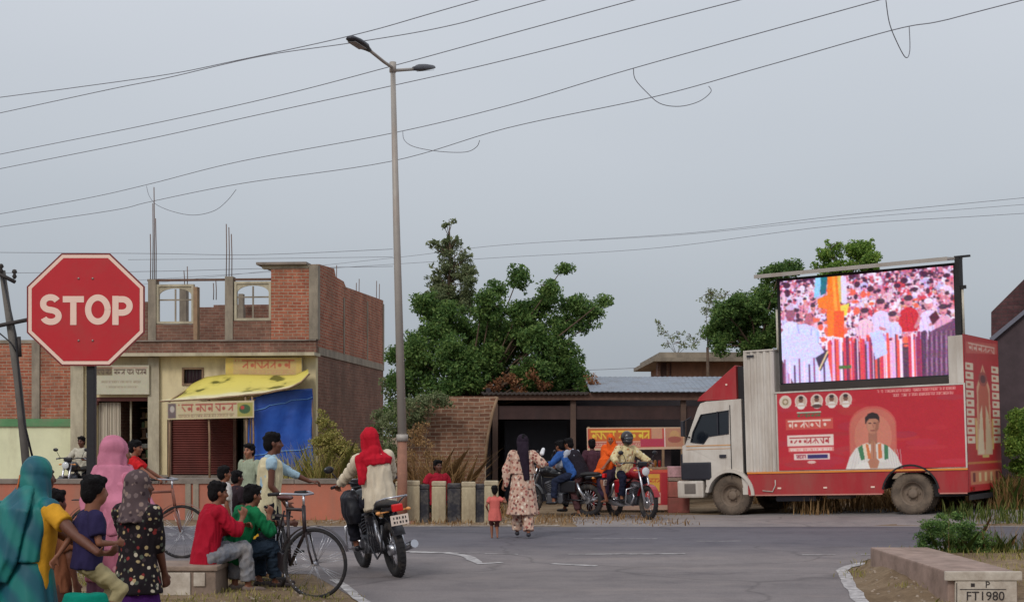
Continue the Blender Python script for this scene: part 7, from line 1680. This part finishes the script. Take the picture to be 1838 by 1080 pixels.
f.body(); f.shirt(orange, .9, .08, .02, 'blouse'); b = Blob(); b.ell(f.pel, (.17, .16, .12)); b.chain([f.pel, (f.kR + f.kL) / 2, (f.aR + f.aL) / 2 + V((0, 0, .12))], [.15, .12, .12]); b.build('sari_skirt', cloth('sari_dark', C(52, 40, 58)), f.root, .011, 3, fold=.012, ffreq=16)
f.veil(orange, .42, 'sari_drape', .010, 6); b = Blob(); b.chain([f.sR + V((0, 0, .0)), f.waist + V((.16, 0, 0)), f.pel + V((.30, -.05, -.10)), f.pel + V((.36, -.1, -.24))], [.10, .16, .13, .06], (f.fw, .6)); b.build('sari_end', orange, f.root, .011, 2, fold=.014, ffreq=15, seed=9)

# ---- figure in red sitting behind the guard stones
f = Fig('person', 'person in red shirt crouching behind the guard stones', XY(787, 27.3), R(20), .92, sk_dark, pelvis=(0, 0, .34), lean=(0, .15, 1), face=(.2, -1, 0), wr=(.22, .30, .50), wl=(-.22, .30, .50), ar=(.10, .2, .06), al=(-.10, .2, .06), kr=(.2, 1, 1), kl=(-.2, 1, 1), vx=.011)
f.body(); f.shirt(cloth('crimson_shirt', C(160, 30, 48)), .6, .04, .02); f.trousers(cloth('dark_trousers', C(34, 34, 42))); f.hair()

# ---- boy in red on a bicycle
D = 18.5; rz = R(-84); l0 = V((X(324, D) - .54, D + .03, 0))
bicycle('bicycle', 'brown bicycle ridden by the small boy in the red shirt', l0, rz, mat('bicycle_brown', C(132, 84, 70), rough=.5), steer=R(-8), group='bicycles')
f = Fig('person', 'boy in bright red shirt riding a bicycle behind the women', l0, rz, .78, sk_brown, pelvis=(0, -.14, .86), lean=(0, .22, 1), face=(.1, 1, -.1), wr=(.25, .27, .99), wl=(-.25, .27, .99), er=(.4, -.4, -.9), el=(-.4, -.4, -.9), ar=(.10, .03, .25), al=(-.10, -.16, .47), kr=(.1, 1, .3), kl=(-.1, 1, .3), hr=((0, 1, -.2), (0, -.3, -1)), hl=((0, 1, -.2), (0, -.3, -1)), curl=1.0)
f.body(); f.shirt(cloth('bright_red_shirt', C(196, 34, 38)), .75, .06, .024); f.trousers(cloth('charcoal_trousers', C(52, 46, 50))); f.hair(seed=4)

# ---- two boys sitting on the parapet
def seated(lb, px, D_, rz_, k, shirt_m, sl_, tr_m, seed, lean_=(0, .22, 1), face_=(0, 1, -.1), pz=.38):
    f = Fig('person', lb, XY(px, D_), rz_, k, sk_brown, pelvis=(0, 0, pz), lean=lean_, face=face_, wr=(.05, .36, pz + .36), wl=(-.05, .40, pz + .26), er=(.6, .2, -1), el=(-.6, .2, -1), ar=(.11, .40, .09), al=(-.11, .34, .09), kr=(.1, .6, 1), kl=(-.1, .6, 1), curl=.8, tr=(.1, 1, 0), tl=(-.1, 1, 0), hr=((0, .3, 1), (-1, 0, 0)), hl=((.4, .5, .3), (1, 0, -.5)))
    f.body(); f.shirt(shirt_m, sl_, .07, .026, fold=.012, seed=seed); f.trousers(tr_m, .94, .020, fold=.011, seed=seed); f.hair(seed=seed); return f
jeans = mat('faded_jeans', C(104, 110, 122), rough=.85, var=.25, scale=5, dirt=C(160, 152, 146), dirtamt=.6, bmp=.3, bscale=70)
f = seated('boy in crimson shirt and faded jeans sitting on the parapet', 368, 14.3, R(-60), .90, cloth('crimson_tee', C(158, 20, 42), var=.10), 1.5, jeans, 3)
f.shoes(mat('grey_sandal', C(120, 104, 96)), 'sandal')
f = seated('boy in green shirt sitting hunched beside the boy in crimson', 420, 14.62, R(-52), .88, cloth('green_tee', C(22, 108, 66), var=.12), 1.55, cloth('dark_jeans', C(40, 52, 66)), 6, lean_=(0, .40, 1), face_=(0, 1, -.35))
f.shoes(mat('dark_sandal', C(60, 48, 46)), 'sandal')
f = Fig('person', 'child with white collar standing behind the two seated boys, only head and shoulders showing', XY(400, 16.3), R(-60), .70, sk_brown, face=(0, 1, -.1), pelvis=(0, 0, .64))
f.body(); f.shirt(cloth('white_collared_shirt', C(200, 196, 194)), .8, .05, .02); f.trousers(cloth('dark_trousers', C(34, 34, 42))); f.hair(seed=8)
f = Fig('person', 'child in yellow and black shirt crouching between the green shirt boy and the bicycle', XY(462, 15.9), R(-80), .74, sk_dark, face=(0, 1, -.3), pelvis=(0, 0, .46), lean=(0, .3, 1), ar=(.1, .15, .06), al=(-.1, .05, .06), wr=(.1, .35, .6), wl=(-.1, .35, .6))
f.body(); f.shirt(cloth('yellow_shirt', C(204, 156, 48)), .8, .05, .026); f.trousers(cloth('black_shorts', C(30, 28, 34)), .93); f.hair(seed=9)
f = Fig('person', 'dark haired child in dark clothes half hidden behind the boy in green', XY(424, 16.8), R(-50), .67, sk_dark, face=(0, 1, -.1), pelvis=(0, 0, .60))
f.body(); f.shirt(cloth('dark_shirt', C(52, 40, 46)), .8); f.trousers(cloth('dark_trousers', C(34, 34, 42))); f.hair(seed=10)

# ---- boy in the cream waistcoat with his bicycle
bz_ = R(-157); l0 = V((X(566, 13.95) - .09, 13.95, 0)); fw_ = V((-math.sin(bz_), math.cos(bz_), 0)); l0 = l0 - fw_ * .50
bicycle('bicycle', 'black bicycle held by the boy in the cream waistcoat', l0, bz_, m_bframe, steer=R(48), basket=False, group='bicycles')
f = Fig('person', 'boy in cream sleeveless waistcoat over pale blue sleeves standing beside the black bicycle', XY(482, 15.25), R(-78), .905, sk_dark, pelvis=(0, 0, .84), lean=(0, .05, 1), face=(-.05, 1, 0), wr=(.12, .16, .86), wl=(-.20, .44, 1.06), er=(.3, -.8, -.2), el=(-.4, -.3, -.8), ar=(.09, .10, .08), al=(-.09, -.10, .08), hl=((0, 1, 0), (0, 0, -1)), curl=.7)
f.body(); f.shirt(cloth('pale_blue_shirt', C(156, 182, 198)), 1.4, .02, .012, sr=.25); f.vest(cloth('cream_waistcoat', C(206, 194, 160)), .16, .026, fold=.012, seed=3)
f.trousers(cloth('dark_trousers', C(34, 34, 42)), .9, .02); f.hair(seed=11); f.shoes(mat('dark_sandal', C(60, 48, 46)), 'sandal')
f = Fig('person', 'small child in pale green shirt seen behind the boy in the cream waistcoat', XY(449, 20.5), R(150), .82, sk_mid, face=(0, 1, 0), pelvis=(0, 0, .76), wl=(-.35, .1, .72))
f.body(); f.shirt(cloth('pale_green_shirt', C(150, 158, 136)), .8); f.trousers(cloth('maroon_shorts', C(90, 44, 48)), .7); f.hair(seed=12)

# ---- women at the left edge
D = 7.9; wz = R(-40)
k = .83
f = Fig('person', 'woman under a teal sari veil with yellow blouse, at the left edge holding a child', XY(50, D), wz, k, sk_dark, pelvis=(0, 0, .76), lean=(.0, .10, 1), face=(.1, 1, -.15), wr=(.58, .10, .90), wl=(.26, .34, .86), er=(.2, -.6, -1), el=(-.8, .3, -.6), hr=((1, .25, .02), (0, .3, 1)), hl=((.9, .3, 0), (0, 0, 1)), vx=.008, fat=1.15)
m_teal_c, t, bb = nmat('teal_sari'); tcn = nd(t, "ShaderNodeTexCoord"); wv = nd(t, "ShaderNodeTexWave", bands_direction='DIAGONAL'); wv.inputs['Scale'].default_value = 2.2; wv.inputs['Distortion'].default_value = 3.0; wv.inputs['Detail'].default_value = 3
t.links.new(tcn.outputs['Object'], wv.inputs[0]); r = ramp(t, [(0.1, C(4, 80, 96)), (0.5, C(4, 96, 102)), (0.85, C(10, 110, 106))]); t.links.new(wv.outputs['Fac'], r.inputs[0]); t.links.new(r.outputs[0], bb.inputs['Base Color']); bb.inputs['Roughness'].default_value = .6; teal = m_teal_c
f.body(); f.shirt(cloth('yellow_blouse', C(206, 150, 44)), .62, -.02, .012, 'blouse', .003, am=.004); f.skirt(teal, .02, .20, .30)
f.veil(teal, .30, 'sari_veil', .006, 3, width=.185, am=.018)
b = Blob(); I3 = Matrix.Identity(3); p0 = f.sL + V((-.01, -.02, .03))
b.loft([(p0, .10, .09, f.M, 0), (f.waist - f.fw * .10 - f.rt * .15, .13, .08, f.M, .06), (f.pel - f.fw * .12 - f.rt * .18, .14, .08, f.M, .08), (V((-.20, -.16, .30)), .15, .08, f.M, .09)], 40, 6, 5)
b.loft([(f.H(0, -.09, -.06), .07, .03, f.M, 0), (f.neck - f.fw * .13 - f.up * .06, .13, .04, f.M, .05), (f.waist - f.fw * .15 - f.rt * .03, .12, .04, f.M, .08), (f.pel - f.fw * .16 - f.rt * .10, .12, .04, f.M, .08)], 40, 6, 6)
b.build('sari_drape', teal, f.root, .008, 2, fold=.008, ffreq=14, fdir=(1, 1, .2), seed=7)
b = Blob(); b.chain([f.H(-.03, -.12, .0), f.neck - f.fw * .145 - f.rt * .03 - f.up * .1, f.waist - f.fw * .175 - f.rt * .12], [.010, .012, .012], (f.fw, .5)); b.build('sari_border', cloth('sari_border', C(170, 96, 60), var=.4, scale=30), f.root, .007, 1)
# child held on her arm
k = .50; cD = 7.78
f = Fig('person', 'small child in navy top held on the arm of the woman in teal', (X(156, cD), cD, 0), R(-62), k, sk_brown, pelvis=(0, 0, .88), lean=(0, .10, 1), face=(-.2, 1, -.05), wr=(.06, .14, .98), wl=(-.10, -.14, .90), el=(-.6, -.8, .2), ar=(.08, .07, .56), al=(-.08, .05, .56), kr=(.2, 1, .3), kl=(-.2, 1, .3), vx=.007, fat=1.1)
f.k = .68; f.head = f.neck + V((.0, .02, .105)); f.hair(seed=14); b = Blob(); b.ell(f.H(0, -.012, .022), (.074 * .68, .09 * .68, .09 * .68), f.hM); b.ell(f.H(0, .022, -.035), (.060 * .68, .070 * .68, .078 * .68), f.hM); b.cap(f.H(0, .080, .012), f.H(0, .094, -.022), .008, .010); b.cap(f.H(0, -.01, -.05), f.neck, .04); f.k = k
f.body(); b.build('face', sk_brown, f.root, .007, 2); f.shirt(cloth('navy_top', C(42, 36, 70)), .7, .02, .035, 'top', .006); f.trousers(cloth('cream_pants', C(160, 148, 112)), .7, .012, 'pants', .006)
b = Blob(); b.loft([((0, 0, .66), .10, .07, I3, .02), ((0, 0, .60), .15, .09, I3, .04), ((0, 0, .40), .19, .11, I3, .06), ((0, 0, .30), .17, .10, I3, .05)], 44, 7, 2); o = b.build('cloth_bag', cloth('khaki_bag', C(160, 148, 108)), None, .009, 2, fold=.010, ffreq=16, seed=3); o.location = XY(158, 7.65); tag(o, 'khaki cloth bag bulging below the held child', 'bag')
b = Blob(); b.loft([((0, 0, .60), .10, .05, I3, .02), ((0, 0, .50), .13, .07, I3, .05), ((0, 0, .30), .14, .08, I3, .06)], 40, 6, 3); o = b.build('cloth_bundle', cloth('green_bundle', C(0, 116, 98)), None, .009, 2, fold=.008, ffreq=16); o.location = V(XY(154, 7.45)) + V((0, 0, .15)); tag(o, 'teal green bundle in front of the khaki bag at the bottom edge', 'bundle')

D = 9.3
f = Fig('person', 'dark haired child glimpsed between the teal veil and the held child', XY(96, D), R(-30), .70, sk_dark, pelvis=(0, 0, .64), face=(.1, 1, 0))
f.body(); f.shirt(cloth('brown_top', C(120, 74, 52)), .8); f.skirt(cloth('brown_skirt', C(84, 56, 48)), .05, .16, .22); f.hair('bun', seed=15)
D = 9.7
pink = cloth('pink_dupatta', C(192, 120, 142), var=.20, scale=5)
f = Fig('person', 'woman wrapped in a rose pink veil standing under the stop sign', XY(203, D), R(-35), .885, sk_brown, pelvis=(0, 0, .82), face=(.3, 1, -.1), wr=(.12, .20, .88), wl=(-.12, .24, .94), er=(.9, -.2, -.4), el=(-.9, -.2, -.4), fat=1.05)
f.body(); f.shirt(floral('pink_print', C(176, 104, 124), [C(206, 146, 156), C(130, 66, 86)], 16, .5), 1.6, .2, .02, 'kurta', flare=.04); f.skirt(cloth('mauve_skirt', C(116, 76, 94)), .04, .17, .26)
f.veil(pink, .45, 'veil', .010, 5, width=.21, am=.045)
b = Blob(); b.tube(f.sR - f.up * .02, f.eR + V((.02, 0, 0)), .08, .085); b.tube(f.sL - f.up * .02, f.eL - V((.02, 0, 0)), .085, .09); b.loft([(f.H(0, -.02, -.09), .115, .11, f.M, .04), (f.neck - f.up * .05, .18, .13, f.M, .04), (f.chest, .235, .165, f.M, .04), (f.waist - f.up * .04, .22, .16, f.M, .07)], 50, 9, 3); b.loft([(f.chest + f.fw * .10 + f.rt * .14, .07, .05, f.M, .04), (V((.20, .0, .70)), .07, .05, f.M, .08), (V((.22, -.02, .28)), .06, .04, f.M, .1)], 30, 5, 4); b.build('shawl', pink, f.root, .009, 2, fold=.010, ffreq=15, seed=6)
D = 9.0
blackfl = floral('black_floral', C(34, 28, 32), [C(176, 156, 116), C(130, 50, 50), C(90, 96, 84), C(190, 180, 160), C(60, 50, 54)], 30, .56)
f = Fig('person', 'girl with grey head cloth, black flowered top and purple skirt beside the pink veil', XY(246, D), R(-25), .78, sk_dark, pelvis=(0, 0, .70), face=(.45, .9, -.1), wr=(.09, .16, .66), wl=(-.12, .16, .66), er=(.3, -1, -.3), el=(-.3, -1, -.3), vx=.009, fat=.85)
f.body(); f.shirt(blackfl, 1.1, .09, .024, 'top', .006, flare=.055, am=.01); f.skirt(cloth('purple_skirt', C(70, 28, 94), var=.1), .04, .14, .27)
f.veil(floral('grey_head_cloth', C(84, 70, 72), [C(120, 104, 104), C(60, 48, 52), C(140, 120, 112)], 26, .6), .02, 'head_cloth', .006, 8, width=.12, am=.03)
b = Blob(); b.loft([(f.H(0, -.02, -.08), .065, .06, f.M, .02), (f.neck - f.up * .03, .085, .075, f.M, .04), (f.neck - f.up * .07, .11, .09, f.M, .04)], 30, 7); b.build('neck_scarf', cloth('rust_scarf', C(100, 44, 42)), f.root, .009, 2, fold=.008, ffreq=16)

# ---- parked motorcycle by the pale wall
motorcycle('motorcycle', 'dark motorcycle parked by the pale green washed wall, seen end on', (X(137, 33), 33, 0), R(172), m_mblack, group='motorcycles on the road', rack=False)
f = Fig('person', 'man in pale shirt with dark cap behind the parked motorcycle at the left', XY(149, 33.6), R(170), .98, sk_dark, face=(0, 1, 0), pelvis=(0, -.0, .72), lean=(0, .1, 1), wr=(.25, .3, 1.0), wl=(-.25, .3, 1.0), ar=(.2, .1, .08), al=(-.2, .1, .08), vx=.012)
f.body(); f.shirt(cloth('pale_shirt', C(190, 184, 168)), .8); f.trousers(cloth('dark_trousers', C(34, 34, 42))); f.hair()

# ================================================================ the juice stall
D = 29.6; X0 = X(1060, D); t_ = thing('market_stall', 'small street stall with red and yellow printed panels and a wooden counter', 'stall', (X0, D, 0))
q = lambda px, py, c=0: (X(px, D + c) - X0, Zh(py, D + c)); xe = q(1200, 800)[0]; zc_ = q(1100, 842)[1]
mb = MB(); mb.box((0, 0, zc_), (xe, .9, zc_ + .04)); mb.build('counter_top', m_wood, t_)
mb = MB(); mb.box((0.01, .015, .04), (xe - .01, .04, zc_ - .002)); mb.box((.01, .04, .04), (.03, .88, zc_ - .002)); mb.box((xe - .03, .04, .04), (xe - .01, .88, zc_ - .002)); mb.build('counter_body', m_wood, t_)
cv = Canvas(190, 110, (190, 60, 56)); cv.rect(0, 0, 190, 8, (214, 90, 70)); cv.rect(14, 14, 52, 50, (224, 190, 60)); cv.rect(14, 54, 60, 92, (226, 196, 180)); cv.ell(36, 74, 13, 13, (170, 110, 96)); cv.rect(70, 20, 130, 90, (120, 50, 54)); cv.rect(140, 12, 168, 60, (226, 170, 66)); cv.rect(144, 62, 170, 92, (224, 196, 176)); cv.ell(156, 78, 9, 10, (150, 90, 90)); cv.rect(172, 8, 190, 100, (176, 40, 50)); cv.rect(0, 96, 190, 110, (206, 170, 150)); cv.script(18, 22, 50, 34, (190, 50, 40), RG); cv.script(142, 24, 166, 36, (190, 50, 40), RG); cv.grain(7, RG).blur(1)
cv.mesh('printed_front', (0, 0, zc_ - .005), (xe, 0, zc_ - .005), (xe, 0, .05), (0, 0, .05), m_print, t_)
for px in (1062, 1196): mb = MB(); mb.box((q(px, 0)[0], .86, zc_ + .042), (q(px, 0)[0] + .05, .9, q(0, 780)[1])); mb.build('post', m_wood, t_)
for x, y in ((.02, .05), (xe - .08, .05), (.02, .8), (xe - .08, .8)): mb = MB(); mb.box((x, y, -.02), (x + .06, y + .06, .038)); mb.build('leg', m_wood, t_)
D2 = D - .12; X2 = X(1053, D2); t2 = thing('banner', 'long red and yellow printed banner hung over the street stall', 'banner', (X2, D2, 0))
q2 = lambda px, py: (X(px, D2) - X2, Zh(py, D2)); a, b2, c2, d2 = q2(1053, 767), q2(1228, 766), q2(1229, 805), q2(1054, 808)
cv = Canvas(230, 54, (212, 180, 150)); cv.rect(3, 3, 227, 48, (198, 74, 62)); cv.rect(6, 4, 150, 32, (206, 110, 48)); cv.script(10, 8, 148, 28, (240, 206, 70), RG, .1); cv.rect(6, 33, 150, 46, (220, 178, 150)); cv.script(12, 36, 128, 44, (180, 70, 70), RG); cv.rect(126, 28, 182, 46, (190, 60, 84)); cv.rect(152, 3, 178, 28, (206, 150, 120)); cv.rect(186, 3, 227, 48, (196, 140, 110)); cv.ell(206, 22, 12, 14, (206, 160, 110)); cv.ell(206, 30, 16, 8, (170, 96, 84)); cv.rect(182, 3, 185, 48, (236, 220, 206)); cv.grain(6, RG).blur(1)
cv.mesh('print', (a[0], 0, a[1]), (b2[0], 0, b2[1]), (c2[0], 0, c2[1]), (d2[0], 0, d2[1]), m_print, t2)
MB().add([(d2[0], .006, d2[1]), (c2[0], .006, c2[1]), (b2[0], .006, b2[1]), (a[0], .006, a[1])], [(0, 1, 2, 3)]).build('backing', m_conc_p, t2)
for x in (a[0] + .02, b2[0] - .06): mb = MB(); mb.box((x, .01, 0), (x + .04, .05, a[1] + .02)); mb.build('pole', m_wood, t2)
# goods on the counter and a crate at the right
rr = random.Random(6)
jars = [('red', C(170, 50, 50)), ('pale', C(206, 196, 180)), ('amber', C(190, 130, 60))]
for i in range(7):
    cn, cc = jars[i % 3]; x = .9 + i * .085; o = MB(); o.lathe([(0, 0), (.03, 0), (.032, .10), (.022, .125), (.022, .14), (0, .14)], (0, 0, 0), 'Z', 12); o = o.build('jar', mat('jar_' + cn, cc, rough=.2)); o.location = (X0 + x, D + .3 + .05 * (i % 2), zc_ + .042)
    tag(o, '%s jar number %s from the left in the row on the stall counter' % (cn, ['one', 'two', 'three', 'four', 'five', 'six', 'seven'][i]), 'jar', 'jars on the stall counter')
t3 = thing('crate_stand', 'stand of pale pink crates beside the lorry cab', 'stand', (X(1200, 29.4), 29.4, 0)); 
for i, (z0_, z1_, cc) in enumerate(((.0, .30, C(150, 84, 76)), (.31, .62, C(168, 96, 86)), (.63, .70, C(150, 130, 116)), (.71, .92, C(206, 160, 164)))):
    mb = MB(); mb.rbox((.0, .0, z0_), (.42 if i != 2 else .48, .35, z1_), .012); 
    mb.build('crate' if i != 2 else 'board', mat('crate_%d' % i, cc, var=.25, dirt=C(110, 80, 70), dirtamt=.5), t3)
